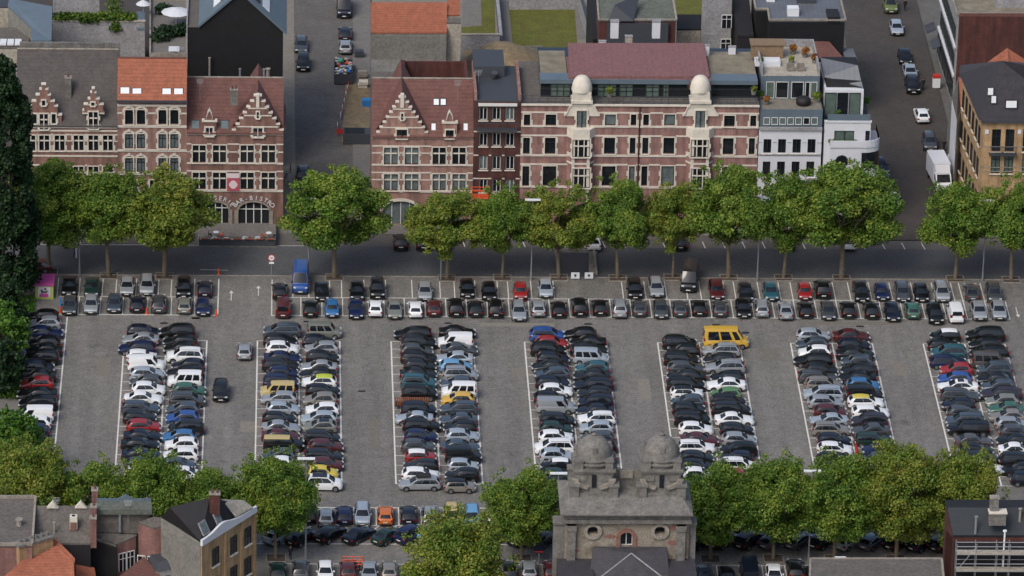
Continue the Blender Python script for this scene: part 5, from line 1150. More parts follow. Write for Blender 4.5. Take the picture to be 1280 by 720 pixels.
# lower projecting volume with rounded corner
xr = rr[1]; zl1 = zpx(1070, 182); pts = [(x0+.7, YF-.01), (x0+.7, YF-.8)]+[(xr-1.2+2.3*math.sin(a), YF+.6-1.4*math.cos(a)) for a in [k*math.pi/2/6 for k in range(7)]]+[(xr+1.1, YF+5), (xr-1, YF+5)]
b.prism([(x, y, 0) for x, y in pts], (0, 0, zl1), 0); b.build('lower_wall', M['white'], t)
b = MB(); outer = pts[1:-1]
b.prism([(x*1.0, y-.1, zl1+.001) for x, y in pts], (0, 0, .12), 0)
for (xa_, ya_), (xb_, yb_) in zip(outer, outer[1:]): b.prism([(xa_, ya_-.1, zl1+.1), (xb_, yb_-.1, zl1+.1), (xb_, yb_-.1, zl1+.95), (xa_, ya_-.1, zl1+.95)], (0, .14, 0), 0)
b.build('balcony', M['white'], t)
r = rc(C5, 1160, 1215, 378, 480, Y=YF-.8); b = MB(); ww = [(r[0], YF-.88)]+[(xr-1.2+2.36*math.sin(a), YF+.6-1.48*math.cos(a)) for a in [k*math.pi/2/6 for k in range(7)]]
for (xa_, ya_), (xb_, yb_) in zip(ww, ww[1:]): b.quad((xa_, ya_, r[2]), (xb_, yb_, r[2]), (xb_, yb_, r[3]), (xa_, ya_, r[3]))
b.build('corner_window', M['glassD'], t, fixn=False)
p = FP(860+1025/S5, 120+435/S5, YF-.8); b = MB(); b.tube((p.x, YF-.86, p.z), (p.x, YF-.78, p.z), .82, n=20, mi=1); b.tube((p.x, YF-.875, p.z), (p.x, YF-.78, p.z), .70, n=20, mi=0); b.build('porthole', [M['glassD'], M['frameD']], t)
r = rc(C5, 945, 1112, 297, 335); b = MB(); b.box(r[0], r[1], YF-.6, YF, r[2], r[3], 0); pl = b.build('planter', M['stone3'], t)
me = leaf_cloud([((lerp(r[0], r[1], k/7), YF-.3, r[3]+.05), (.3,.25,.22)) for k in range(8)], 500, .06, .12, random.Random(3)).mesh('leaves', [M['leafD']]); o = bpy.data.objects.new('planting', me); link(o); o.parent = t; o.location = -wpos(t)
Yi = YF+2.2; z3 = zpx(1065, 113, Yi); xa_, xb_ = xpx(1031,130,Yi), xpx(1079,130,Yi); b = MB(); b.box(xa_, xb_, Yi, YF+12, ze-.01, z3); b.build('attic_wall', M['white'], t)
for (a, c, g_) in ((912,990,'glassG'),(995,1068,'glassD'),(1074,1150,'glassG')): r = rc(C0e, a, c, 605, 700, Y=Yi); win(t, r[0], r[1], ze+.1, z3-.3, Yi-.08, style='plain', rec=.05, surround=False, glass=g_, sill=False)
b = MB(); q = [G(1026,73.5,z3+2.2), G(1072,83,z3+2.2), G(1078,109.5,z3+.2), G(1030,97,z3+.9)]; b.prism(q, (0,0,.15)); b.build('roof', M['zinc'], t)
b = MB(); b.box(xa_+.2, xb_-.2, Yi+1, YF+11.5, z3, z3+.9); b.build('roof_base', M['blackroof'], t)
b = MB()
b.box(x0+.3, x1-.1, YF-.05, YF-.01, ze+.25, ze+1.1); b.build('glass_balustrade', M['zinc2'], t)
for p_ in [(1032,142,ze,.5,'leafB','yellow-green shrub at the left of the white modern terrace'),(1053,133,ze,.6,'leafD','dark green shrub in the middle of the white modern terrace'),(1083,133,ze,.5,'leafD','dark green shrub at the right of the white modern terrace'),(1048,148,ze,.4,'leafD','low plant behind the glass balustrade')]: bushy(*p_)
# ---------------------------------------------------------------- generic solids from corners (px, py, z)
def V3(p): return G(p[0], p[1], p[2])
def solid(t, pts, wall, top, z0=0, name='wall', roofname='roof', th=.2, lip=0):
    P = [V3(p) for p in pts]; n = len(P); b = MB()
    for i in range(n):
        a, c = P[i], P[(i+1) % n]; b.quad((a.x, a.y, z0), (c.x, c.y, z0), tuple(c), tuple(a))
    b.add([(p.x, p.y, z0) for p in P], [tuple(range(n))]); b.add([tuple(p) for p in P], [tuple(range(n))])
    o = b.build(name, M[wall], t)
    cen = sum(P, Vector())/n; r = MB(); Q = [cen+(p-cen)*(1+.012)+Vector((0,0,.01)) for p in P]; r.prism(Q, (0,0,th)); r.build(roofname, M[top], t)
    if lip:
        l = MB()
        for i in range(n):
            a, c = Q[i]+Vector((0,0,th)), Q[(i+1) % n]+Vector((0,0,th)); d = (c-a); d.z = 0; nn = Vector((-d.y, d.x, 0)).normalized()*.12
            l.prism([a-nn, c-nn, c+nn, a+nn], (0,0,lip))
        l.build('coping', M['stone3'], t)
    return P
def planks(t, pts, m, name='roof', th=.18):
    P = [V3(p) for p in pts]; b = MB(); b.prism(P, (0,0,-th)); return b.build(name, M[m], t)
def bthing(name, label, pts, wall, top, cat='building', group='buildings behind the road fronts', **k):
    c = V3(pts[0]); t = thing(name, label, cat, (c.x, c.y, 0), group); P = solid(t, pts, wall, top, **k); return t, P
def wallwin(t, A, B, us, zs, w, h, frame='frameD', glass='glassD', sill=True, out=.04):
    """windows on a wall that runs from A to B (xy), us along it, zs sill heights"""
    A = Vector((A[0], A[1], 0)); B = Vector((B[0], B[1], 0)); d = (B-A).normalized(); L = (B-A).length; n = Vector((d.y, -d.x, 0))
    for u in us:
        for z in zs:
            c = A+d*L*u; b = MB()
            def bx(u0, u1, o0, o1, z0, z1, mi=0): b.prism([c+d*u0+n*o0+Vector((0,0,z0)), c+d*u1+n*o0+Vector((0,0,z0)), c+d*u1+n*o0+Vector((0,0,z1)), c+d*u0+n*o0+Vector((0,0,z1))], n*(o1-o0), mi)
            bx(-w/2-.08, -w/2, -.05, out+.05, z, z+h); bx(w/2, w/2+.08, -.05, out+.05, z, z+h); bx(-w/2-.08, w/2+.08, -.05, out+.051, z+h, z+h+.09); bx(-.035, .035, -.05, out+.03, z, z+h); bx(-w/2, w/2, -.05, out+.028, z+h*.68, z+h*.68+.07)
            if sill: bx(-w/2-.15, w/2+.15, -.05, out+.16, z-.16, z-.01, 1)
            f = b.build('window', [M[frame], M['stone']], t); g = MB(); q = c+n*out
            g.quad(q-d*w/2+Vector((0,0,z)), q+d*w/2+Vector((0,0,z)), q+d*w/2+Vector((0,0,z+h)), q-d*w/2+Vector((0,0,z+h))); g.build('pane', M[glass], f, fixn=False)
# --- yellow brick corner house, right
ze = zpx(1250, 149); x0 = xpx(1226, 190); x1 = xpx(1345, 190)
A = (x0, YF); B = G(1203, 92, ze); B = (B.x, B.y)
t = thing('corner_house', 'yellow brick corner house with hipped dark slate roof and tall balcony windows', 'house', (x0+5, YF, 0), 'houses along the road')
hol = [rc(C6, 1065, 1125, 222, 370), rc(C6, 1155, 1215, 222, 370), rc(C6, 1060, 1120, 378, 515), rc(C6, 1148, 1208, 378, 515), rc(C6, 1272, 1330, 222, 370), rc(C6, 1268, 1328, 378, 515)]
b = MB(); wall_holes(b, x0, x1, 0, ze, YF, hol); b.quad((B[0], B[1], 0), (x0, YF, 0), (x0, YF, ze), (B[0], B[1], ze)); b.quad((x1, YF, 0), (x1, B[1], 0), (x1, B[1], ze), (x1, YF, ze)); b.quad((x1, B[1], 0), (B[0], B[1], 0), (B[0], B[1], ze), (x1, B[1], ze)); b.build('wall', M['brickY'], t)
for r in hol: win(t, *r, YF, style='bar', surround=False, glass='glassG' if r[2] < hol[0][2] else 'glassD')
L_ = (Vector(A)-Vector(B)).length
wallwin(t, B, A, [.12,.28,.44,.60,.76,.90], [2.2, 6.6, 10.8], 1.0, 2.4, glass='glassD')
b = MB(); b.box(x0-.2, x1, YF-.5, YF-.01, ze-.35, ze+.0, 0); b.build('cornice', M['lead'], t)
b = MB(); z = hol[0][2]-.1
b.box(hol[0][0]-.3, hol[1][1]+.3, YF-.9, YF, z-.15, z)
for k in range(22): xk = lerp(hol[0][0]-.25, hol[1][1]+.25, k/21); b.tube((xk, YF-.85, z), (xk, YF-.85, z+1), .025, n=4)
b.box(hol[0][0]-.3, hol[1][1]+.3, YF-.88, YF-.82, z+1, z+1.07); b.build('balcony', M['lead'], t)
b = MB()
for px in (1033, 1250): r = rc(C6, px-12, px+12, 225, 252); b.box(r[0], r[1], YF-.08, YF, r[2], r[3])
b.build('stone_tile', M['white'], t)
b = MB()
for zz_ in (hol[0][2]-2.2, hol[0][2]+.6, hol[2][2]+.2): b.box(x0, x1, YF-.03, YF, zz_, zz_+.1)
b.build('stone_band', M['stone3'], t)
# hipped roof: a ridge on the far side, falling to the street and to the viewer
Rg = G(1252, 76, ze+7.5); Rg2 = G(1330, 90, ze+7.2); R3 = G(1210, 100, ze+.3)
b = MB(); e0 = (x0-.5, YF-.5, ze); e1 = (x1, YF-.5, ze); eb = (B[0]-.4, B[1], ze)
b.add([e0, e1, tuple(Rg2), tuple(Rg), eb, (x1, B[1]+3, ze), (B[0], B[1]+3, ze)], [(0,1,3), (1,2,3), (0,3,4), (3,2,5,6), (4,3,6)]); b.add([e0, e1, (x1, B[1]+3, ze), eb], [(0,1,2,3)])
b.build('roof', M['slate2'], t)
for (px, py, w_) in ((1238,114,.8),(1242,124,.7),(1264,130,1.6)):
    g_ = None; n_ = None
    # sit it on the front slope
    a_, c_, d_ = Vector(e0), Vector(e1), Vector(Rg); nrm = (c_-a_).cross(d_-a_).normalized(); dr = ray(px, py); tt = (a_-CAM).dot(nrm)/dr.dot(nrm); p = CAM+dr*tt
    u = (c_-a_).normalized(); v = nrm.cross(u); b = MB(); P = [p+u*i*w_/2+v*j*.55+nrm*.08 for i, j in ((-1,-1),(1,-1),(1,1),(-1,1))]; b.prism(P, nrm*.1); f = b.build('skylight', M['frameD'], t)
    g2 = MB(); P = [p+u*i*w_*.41+v*j*.44+nrm*.19 for i, j in ((-1,-1),(1,-1),(1,1),(-1,1))]; g2.add(P, [(0,1,2,3)]); g2.build('pane', M['lampw'], f)
t2, P = bthing('orange_gable', 'orange tiled gable roof rising behind the yellow brick corner house', [(1207,99,ze-3),(1300,99,ze-3),(1300,90,ze-3),(1212,90,ze-3)], 'brickR', 'tileO'); t2.name = 'tiled_house'
bpy.data.objects.remove(t2.children[1]); planks(t2, [(1206,98,13.5),(1259,60,16.6),(1262,88,14.4),(1248,84,14.6)], 'tileO'); planks(t2, [(1259,60,16.6),(1300,86,14.0),(1290,100,12.6),(1262,88,14.4)], 'tileO')
t2, P = bthing('street_house', 'narrow white-gabled house with an orange roof strip in the right street', [(1190,123,10),(1198,98,12.5),(1204,100,12.5),(1206,135,9.5),(1196,150,9.5)], 'white', 'felt')
planks(t2, [(1198.5,98,12.9),(1202.5,99,12.9),(1203.5,133,10.2),(1200.5,133,10.2)], 'tileO')
# --- long light building along the right street, with a brick party wall
z_ = 13.0
t, P = bthing('street_building', 'pale grey building along the right street with gravel roof and brick end wall', [(1197,20,z_),(1340,20,z_),(1330,-40,z_),(1178,-40,z_)], 'greyl', 'gravel', lip=.3)
q0, q1 = V3((1197,20,z_)), V3((1340,20,z_)); b = MB(); b.box(q0.x+.2, q1.x, q0.y-.35, q0.y-.02, 0, z_+.1); b.build('party_wall', M['brickR'], t)
b = MB(); b.box(q0.x+.2, q1.x, q0.y-.38, q0.y+.1, z_+.1, z_+.5); b.build('brick_coping', M['tileR'], t)
q3 = V3((1178,-40,z_))
wallwin(t, (q3.x, q3.y), (q0.x, q0.y), [.1+.0,.19,.28,.37,.46,.55,.64,.73,.82,.91], [5.2, 9.0], 1.3, 2.0, glass='glassG', sill=False)
wallwin(t, (q3.x, q3.y), (q0.x, q0.y), [.06,.22,.38,.54,.70,.86], [.6], 3.2, 2.8, glass='glassD', sill=False)
b = MB(); d = (q0-q3).normalized(); n = Vector((d.y, -d.x, 0))
for z in (4.4, 8.4): b.prism([q3+n*.02+Vector((0,0,z-z_)), q0+n*.02+Vector((0,0,z-z_)), q0+n*.02+Vector((0,0,z-z_+.3)), q3+n*.02+Vector((0,0,z-z_+.3))], n*.25)
b.build('string_course', M['white'], t)
b = MB(); g = G(1275, 5, z_); b.box(g.x-3.5, g.x+12, g.y-2, g.y+9, z_+.2, z_+1.4); b.build('roof_unit', M['greyl'], t)
# shops further down on the same side
t, P = bthing('low_building', 'low grey shop building between the pale building and the white-gabled house', [(1186,128,6.5),(1197,112,7.5),(1210,112,7.5),(1206,170,6.5),(1200,175,6)], 'greyr', 'felt')
for (px, py, col, lab) in ((1153,58,'slate2','dark grey shop awning high up the right street'),(1161,78,'lead','dark shop awning in the right street'),(1170,110,'lampw','white box with red top on the right pavement'),(1191,210,'bluep','blue and white board on the right pavement')):
    g = G(px, py); b = MB(); 
    if col in ('lampw',): b.box(g.x-.5, g.x+.5, g.y-.4, g.y+.4, .17, 1.5, 0); b.box(g.x-.5, g.x+.5, g.y-.4, g.y+.4, 1.502, 1.9, 1); tag(b.build('street_cabinet', [M['lampw'], M['red']]), lab, 'cabinet')
    elif px == 1191: b.box(g.x-.75, g.x+.75, g.y-.06, g.y+.06, .3, 1.9, 1); b.box(g.x-.4, g.x+.4, g.y-.08, g.y-.061, .6, 1.6, 0); tag(b.build('pavement_board', [M['bluep'], M['lampw']]), lab, 'board')
    else: b.prism([(g.x+.3, g.y-1.5, 2.4), (g.x+1.6, g.y-1.5, 3.0), (g.x+1.6, g.y-1.5, 3.1), (g.x+.3, g.y-1.5, 2.5)], (0, 3, 0)); tag(b.build('shop_awning', M[col]), lab, 'awning')
# --- back lots, left to right
csh([(G(20,60).x, YF+14.2), (G(354,60).x-.3, YF+14.2), (G(354,60).x-.3, YF+150), (G(0,60).x-60, YF+150)], 'back_yard', .02, M['asphalt3'])
csh([(G(464,60).x+.3, YF+12.2), (G(1090,60).x-6, YF+12.2), (G(1090,60).x-10, YF+150), (G(464,60).x+.3, YF+150)], 'back_yard', .02, M['pave2'])
GB = 'buildings behind the road fronts'
t, P = bthing('back_house', 'grey zinc-roofed house at the top left corner', [(10,9,10.4),(12,0,10.8),(65,10,10.8),(64,52,9.0),(39,52,9.0),(39,36,9.4)], 'greyr', 'zinc2')
t, P = bthing('back_house', 'low roof with a row of white skylights at the left edge', [(-30,38,8),(36,35,8),(36,61,7.5),(-30,61,7.5)], 'cream', 'felt')
for k in range(3):
    b = MB(); g = G(4+k*9.3, 52, 8.1); b.box(g.x-.42, g.x+.42, g.y-.9, g.y+.9, 7.9, 8.15); b.build('skylight', M['lampw'], t)
t, P = bthing('back_house', 'beige flat block at the very top left edge', [(-30,-6,9),(10,-6,9),(10,10,9),(-30,10,9)], 'cream', 'lead')
t, P = bthing('back_house', 'pale upper house behind the ivy wall, top left', [(66,-12,10),(124,-12,10),(124,-2,10),(66,-2,10)], 'greyl', 'felt')
Yw = G(120, 62, 3).y; xa_, xb_ = FP(65,45,Yw).x, FP(181,45,Yw).x; zt_ = FP(120,27,Yw).z
t = thing('garden_wall', 'tall pale rendered wall with ivy hanging over its top, upper left', 'wall', (xa_, Yw, 0), 'walls'); b = MB(); b.box(xa_, xb_, Yw, Yw+.4, 0, zt_); b.box(xa_-.1, xb_+.1, Yw-.08, Yw+.48, zt_, zt_+.15, 1); b.build('wall', [M['greyl'], M['cream']], t)
iv = [((lerp(xa_, xb_, u), Yw+.6, zt_+.5), (1.6, 1.0, .7)) for u in (.1,.22,.34,.46,.58,.68,.8)]+[((lerp(xa_, xb_, .68), Yw-.2, zt_-1.0+.3*k), (.9-.1*k, .35, .6)) for k in range(3)]+[((lerp(xa_, xb_, .4), Yw-.2, zt_+.1), (1.6, .3, .4))]
o = tag(leaf_cloud(iv, 3400, .12, .24, random.Random(5)).build('ivy', M['ivy'], fixn=False), 'green ivy spilling over the pale garden wall', 'ivy', kind='stuff')
for i, (px, h, r, lab) in enumerate([(71,5,.5,'leftmost slim cypress above the ivy wall'),(84,6,.55,'second slim cypress above the ivy wall'),(94,5.5,.5,'third slim cypress above the ivy wall'),(103,6.5,.5,'fourth slim cypress above the ivy wall'),(143,7,1.6,'round light green bush at the right end of the ivy wall')]):
    g = G(px, 26, 4); t = thing('garden_tree', lab, 'tree', (g.x, g.y, 0), 'garden trees'); b = MB(); b.tube((0,0,0), (0,0,6), .1, .06, 6); o = b.build('trunk', M['bark']); o.parent = t
    me = leaf_cloud([((0,0,5+h*k/6),(r*(1-.12*k),r*(1-.12*k),h/7)) for k in range(6)], 900, .10, .2, rng := random.Random(i)).mesh('crown', [M['leafA' if i == 4 else 'leafC']]); o = bpy.data.objects.new('crown', me); link(o); o.parent = t
t, P = bthing('garden_house', 'small grey wall block beside the terrace gardens, upper left', [(171,16,6),(181,16,6),(181,38,6),(171,38,6)], 'greyl', 'zinc2')
t, P = bthing('garden_terrace', 'raised garden terrace with parasols behind the orange roof', [(188,3,5),(233,3,5),(233,72,5),(188,72,5)], 'cream', 'pave', lip=.5)
for (px, py, r, lab) in ((220,15,2.0,'larger white parasol on the upper garden terrace'),(179,5,1.0,'small white parasol at the top near the dark hedge'),(222,27,.0,'')):
    if r: g = G(px, py, 7.3); b = MB(); b.lathe([(r,0),(r*.5,.35),(.05,.6)], g, 10); b.tube((g.x, g.y, 5.2), (g.x, g.y, g.z+.4), .04, n=5); tag(b.build('parasol', M['white']), lab, 'parasol')
g = G(217.5, 61, 5.9); b = MB(); b.box(g.x-.7, g.x+.7, g.y-.9, g.y+.9, 5.85, 5.93); [b.box(g.x+sx*.6-.04, g.x+sx*.6+.04, g.y+sy*.8-.04, g.y+sy*.8+.04, 5.2, 5.85) for sx in (-1,1) for sy in (-1,1)]; tag(b.build('garden_table', M['white']), 'white square table on the garden terrace', 'table')
o = tag(leaf_cloud([(G(x, y, 5.8), (1.6,1.2,.9)) for x, y in ((206,38),(214,40),(222,39),(229,37),(206,12),(200,46))], 2200, .12, .24, random.Random(8)).build('shrubbery', M['leafC'], fixn=False), 'dark green shrubs on the garden terrace', 'shrubs', kind='stuff')
# black gabled house
Yb = YF+19; x0, x1 = FP(234.5,60,Yb).x, FP(353.5,60,Yb).x; zl, zr_, za = FP(248,34,Yb).z, FP(354,40,Yb).z, FP(296,-9,Yb).z; xm = FP(300,0,Yb).x
t = thing('black_gable_house', 'house with a huge black slate gable wall facing the bistro roofs', 'house', (x0, Yb, 0), GB); b = MB()
b.prism([(x0, Yb, 0), (x1, Yb, 0), (x1, Yb, zr_), (xm, Yb, za), (FP(248,34,Yb).x, Yb, zl), (x0, Yb, zl)], (0, 18, 0)); b.build('wall', M['black'], t)
b = MB(); xl_ = FP(248,34,Yb).x
b.prism([(xm, Yb-.3, za+.05), (x1+.5, Yb-.3, zr_-.35), (x1+.5, Yb-.3, zr_-.0), (xm, Yb-.3, za+.4)], (0, 19, 0)); b.prism([(xm, Yb-.3, za+.05), (xl_, Yb-.3, zl), (xl_, Yb-.3, zl+.35), (xm, Yb-.3, za+.4)], (0, 19, 0)); b.build('roof', M['zinc2'], t)
b = MB(); b.box(x0-.05, xl_, Yb-.1, Yb+18, zl+.001, zl+.12); b.box(x0-.15, x0, Yb-.15, Yb+18, 0, zl+.5, 1); b.build('side_terrace', [M['felt'], M['greyl']], t)
for (sx0, sx1, sg, zz0) in ((.25,.55,-1,0), (.3,.75,1,0)):
    for k in range(2):
        u0 = sx0+(k*.22); b = MB(); X_ = lerp(xm, (x1 if sg > 0 else xl_), u0); Z_ = lerp(za, (zr_ if sg > 0 else zl), u0)+.45; X2 = lerp(xm, (x1 if sg > 0 else xl_), u0+.17); Z2 = lerp(za, (zr_ if sg > 0 else zl), u0+.17)+.45
        b.prism([(X_, Yb+1.5, Z_), (X2, Yb+1.5, Z2), (X2, Yb+1.5, Z2+.12), (X_, Yb+1.5, Z_+.12)], (0, 5, 0)); b.build('skylight', M['lampw' if k else 'glassD'], t)
# long orange roof, grey wall and white lean-to
t, P = bthing('tiled_house', 'house with a big bright orange tiled roof beside the left street', [(464,42,8),(558,42,8),(558,5,10.4),(464,5,10.4)], 'greyr', 'tileO')
b = MB(); p0, p1 = V3((464,42,8)), V3((558,42,8)); b.box(p0.x, p1.x, p0.y-8, p0.y-.2, 0, 4.4); b.build('front_shed', M['greyr'], t)
b = MB(); b.box(p0.x, p1.x, p0.y-.19, p0.y-.05, 0, 7.8); b.build('front_wall', M['greyr'], t)
t, P = bthing('tiled_house', 'smaller orange roof with the cream chimney wall right of it', [(559,20,9.3),(575,20,9.3),(575,-20,11.3),(559,-20,11.3)], 'cream', 'tileO')
t, P = bthing('cream_annex', 'cream rendered block with a dark red door below the orange roof', [(558.5,24,9.3),(576,24,9.3),(576,30,9.0),(558.5,30,9.0)], 'cream', 'felt')
for (pts, lab, m_, nm) in (([(578,0),(604,0),(602,32),(577,32)], '', 'pave', 'garden_paving'), ([(601,-10),(618,-10),(619,43),(577,43),(577,34),(602,32)], '', 'lawn', 'lawn'), ([(636,8),(718,8),(722,62),(642,66)], '', 'lawn', 'lawn'), ([(620,-10),(636,-10),(642,62),(625,62)], '', 'pave', 'garden_paving'), ([(718,0),(731,0),(737,48),(722,50)], '', 'pave', 'garden_paving')): sheet(nm, pts, .06 if m_ == 'lawn' else .04, M[m_])
def fence_wall(name, lab, a, c, h, th, m_, cap=None, z0=0):
    p, q = G(*a), G(*c); d = (q-p); n = Vector((-d.y, d.x, 0)).normalized()*th/2; b = MB(); b.prism([p-n+Vector((0,0,z0)), q-n+Vector((0,0,z0)), q+n+Vector((0,0,z0)), p+n+Vector((0,0,z0))], (0,0,h), 0)
    if cap: b.prism([p-n*1.4+Vector((0,0,z0+h)), q-n*1.4+Vector((0,0,z0+h)), q+n*1.4+Vector((0,0,z0+h)), p+n*1.4+Vector((0,0,z0+h))], (0,0,.1), 1)
    tag(b.build(name, [M[m_], M[cap or m_]]), lab, 'wall', 'garden walls')
fence_wall('garden_wall', 'pale garden wall in front of the small back lawn', (576,63), (624,63), 2.3, .3, 'greyl', 'cream')
fence_wall('garden_wall', 'bluish wall between the small lawn and the larger one', (620,2), (626,62), 2.0, .3, 'zinc2', 'greyl')
fence_wall('garden_wall', 'long white-blue wall across the top of the larger lawn', (636,12), (724,12), 2.2, .3, 'greyl')
fence_wall('garden_wall', 'wall along the right side of the larger lawn', (724,12), (738,62), 2.6, .3, 'greyl', 'lead')
fence_wall('garden_wall', 'low grey wall between the larger lawn and the sand heap', (622,73), (677,71), 1.6, .2, 'greyr')
# sand heap
b = MB(); g = G(632, 84); rng = random.Random(4); n = 26; vs = []; 
for i in range(n+1):
    for j in range(13):
        u, v = i/n*2-1, j/12*2-1; r = min(1, math.hypot(u, v)); vs.append((g.x+u*5.6, g.y+v*6.5+1, .05+2.6*(1-r*r)*(1-.3*u)+rng.uniform(0, .35)*(1-r)))
b.add(vs, [(i*13+j, (i+1)*13+j, (i+1)*13+j+1, i*13+j+1) for i in range(n) for j in range(12)]); tag(b.build('sand_heap', M['sand'], smooth=True), 'heap of pale sand and rubble on the open lot behind the fronts', 'sand heap', kind='stuff')
csh([(G(590,84).x-1, YF+12.3), (G(677,84).x, YF+12.3), (G(677,84).x, YF+31), (G(590,84).x-1, YF+31)], 'bare_lot', .045, M['sand'])
# green flat-roofed house behind the penthouse and neighbours
t, P = bthing('back_house', 'wide house with green-grey roof and brick flanks behind the penthouse', [(749,27,13),(845,27,13),(838,-12,14.5),(746,-12,14.5)], 'brickR', 'feltg', lip=.2)
q = V3((749,27,13)); q1_ = V3((845,27,13)); b = MB(); b.box(lerp(q.x,q1_.x,.1), lerp(q.x,q1_.x,.9), q.y-.35, q.y-.04, 0, 12.9); b.build('zinc_wall', M['lead'], t)
P1, P2, P3, P4 = (768,6,15.2),(800,-8,15.6),(792,26,13.3),(760,26,13.3); planks(t, [P1,P2,P3,P4], 'lead', 'roof_patch', .1)
t, P = bthing('back_house', 'dark gap house between lawn wall and green-grey roof', [(734,-12,11),(746,-12,11),(748,50,9.5),(741,50,9.5)], 'black', 'blackroof')
t, P = bthing('back_house', 'small brown-roofed annex right of the green-grey house', [(846,20,9),(878,20,9),(876,38,8.5),(846,38,8.5)], 'cream', 'blackroof')
sheet('lawn', [(842,-12),(876,-12),(878,18),(846,18)], .07, M['lawn'])
t, P = bthing('white_block', 'plain white rendered block with two small windows, top centre right', [(878,-14,14),(912,-14,14),(912,-4,14),(878,-4,14)], 'greyl', 'felt')
A_ = V3((878,-4,14)); B_ = V3((912,-4,14)); wallwin(t, (A_.x, A_.y), (B_.x, B_.y), [.92], [6.2, 9.6], 1.2, 1.8, frame='frameW', sill=False)
t, P = bthing('back_house', 'dark narrow passage roof with pipes right of the white block', [(915,0,12),(936,0,12),(942,46,10),(922,46,10)], 'blackroof', 'blackroof')
t, P = bthing('flat_block', 'black block with pale grey flat roof and roof equipment, right of centre', [(945,14,13),(960,14,13),(962,27.5,12.8),(1056,27.5,12.8),(1046,-14,13.4),(940,-14,13.4)], 'black', 'zinc', lip=.25)
def rbox(px, py, z, w, d, h, m_, name, lab): g = G(px, py, z); b = MB(); b.box(g.x-w/2, g.x+w/2, g.y-d/2, g.y+d/2, z-.3, z+h); b.box(g.x-w/2+.1, g.x+w/2-.1, g.y-d/2-.02, g.y+d/2-.2, z+h, z+h+.06, 0); tag(b.build(name, M[m_]), lab, 'roof unit', 'equipment on flat roofs')
rbox(991, 17, 13.2, 1.5, 1.5, .9, 'lampw', 'air_handler', 'white air handler in the middle of the pale grey flat roof')
rbox(1007, 3, 13.3, 2.4, 1.0, .7, 'lead', 'vent_grille', 'long dark vent grille at the top of the pale grey flat roof')
rbox(963, 1, 13.3, 1.1, 1.1, .5, 'lampw', 'roof_light', 'small white roof light at the left of the pale grey flat roof')
rbox(1041, 20, 13.1, 1.6, 3.2, .4, 'blackroof', 'roof_light', 'dark shaft at the right of the pale grey flat roof')
t, P = bthing('brown_gable', 'brown tiled gable roof between the flat black block and the white terrace', [(992,46,10),(1014,28,11.5),(1053,73,8.6),(1025,74,8.6)], 'black', 'tileR'); t.name = 'tiled_house'
rbox(970, 46, 10, 1.2, .6, 1.2, 'lampw', 'air_unit', 'white air unit before the black block'); rbox(1037, 46, 10.5, 1.0, 1.0, 1.8, 'brickP', 'chimney_stack', 'brick stack beside the brown gable roof')
t, P = bthing('back_house', 'dark passage block behind the white house roof deck', [(942,47,9),(1010,47,9),(1012,60,8.5),(944,60,8.5)], 'greyr', 'felt')
t, P = bthing('street_kiosk', 'low pale skylit roof at the street side beside the brown gable', [(1052,62,8.5),(1066,62,8.5),(1071,75,8),(1057,75,8)], 'greyr', 'zinc')
# ---------------------------------------------------------------- church with two domed turrets
Yc = G(785, 778).y; Z = lambda px, py, Y=None: FP(px, py, Yc if Y is None else Y).z; Xc_ = lambda px, py, Y=None: FP(px, py, Yc if Y is None else Y).x
t = thing('church', 'old grey stone church front with twin domed turrets, seen from behind', 'church', (Xc_(785,690), Yc, 0))
x0, x1 = Xc_(706,670), Xc_(861,670); ztop = Z(785, 638); zen = Z(785, 652)
b = MB(); r1_ = (Xc_(728,664), Xc_(752,664)); wall_holes(b, x0, x1, 0, zen, Yc, [(Xc_(735,664), Xc_(747,664), Z(741,668), Z(741,659)), (Xc_(819,664), Xc_(831,664), Z(825,668), Z(825,659)), (Xc_(775,673), Xc_(791,673), Z(783,683), Z(783,666))], rev=.8)
b.quad((x0, Yc, 0), (x0, Yc+6.5, 0), (x0, Yc+6.5, zen), (x0, Yc, zen)); b.quad((x1, Yc+6.5, 0), (x1, Yc, 0), (x1, Yc, zen), (x1, Yc+6.5, zen)); b.quad((x1, Yc+6.5, 0), (x0, Yc+6.5, 0), (x0, Yc+6.5, zen), (x1, Yc+6.5, zen))
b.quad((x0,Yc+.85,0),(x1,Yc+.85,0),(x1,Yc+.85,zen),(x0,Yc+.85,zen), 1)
M['ruin'] = mat('weathered_wall', '#958d80', .9, scale=1.1, col2='#6b6258', sc2=5); M['ruin2'] = mat('exposed_brick_patch', '#7d5a50', .9, var=.3, scale=4)
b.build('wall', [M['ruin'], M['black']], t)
rng = random.Random(12); b = MB()
for k in range(34):
    u = rng.uniform(.05,.95); xx = lerp(x0, x1, u); zz_ = rng.uniform(zen-4.6, zen-.5); 
    if any(abs(xx-q) < 1.35 for q in (Xc_(741,664), Xc_(825,664), Xc_(783,673))): continue
    nn = rng.randint(5, 8); P = [(xx+math.cos(a)*rng.uniform(.3,1.0), Yc-.012-.001*k, zz_+math.sin(a)*rng.uniform(.08,.32)) for a in [i*2*math.pi/nn for i in range(nn)]]; b.add(P, [tuple(range(nn))])
b.build('brick_patch', M['ruin2'], t, fixn=False)
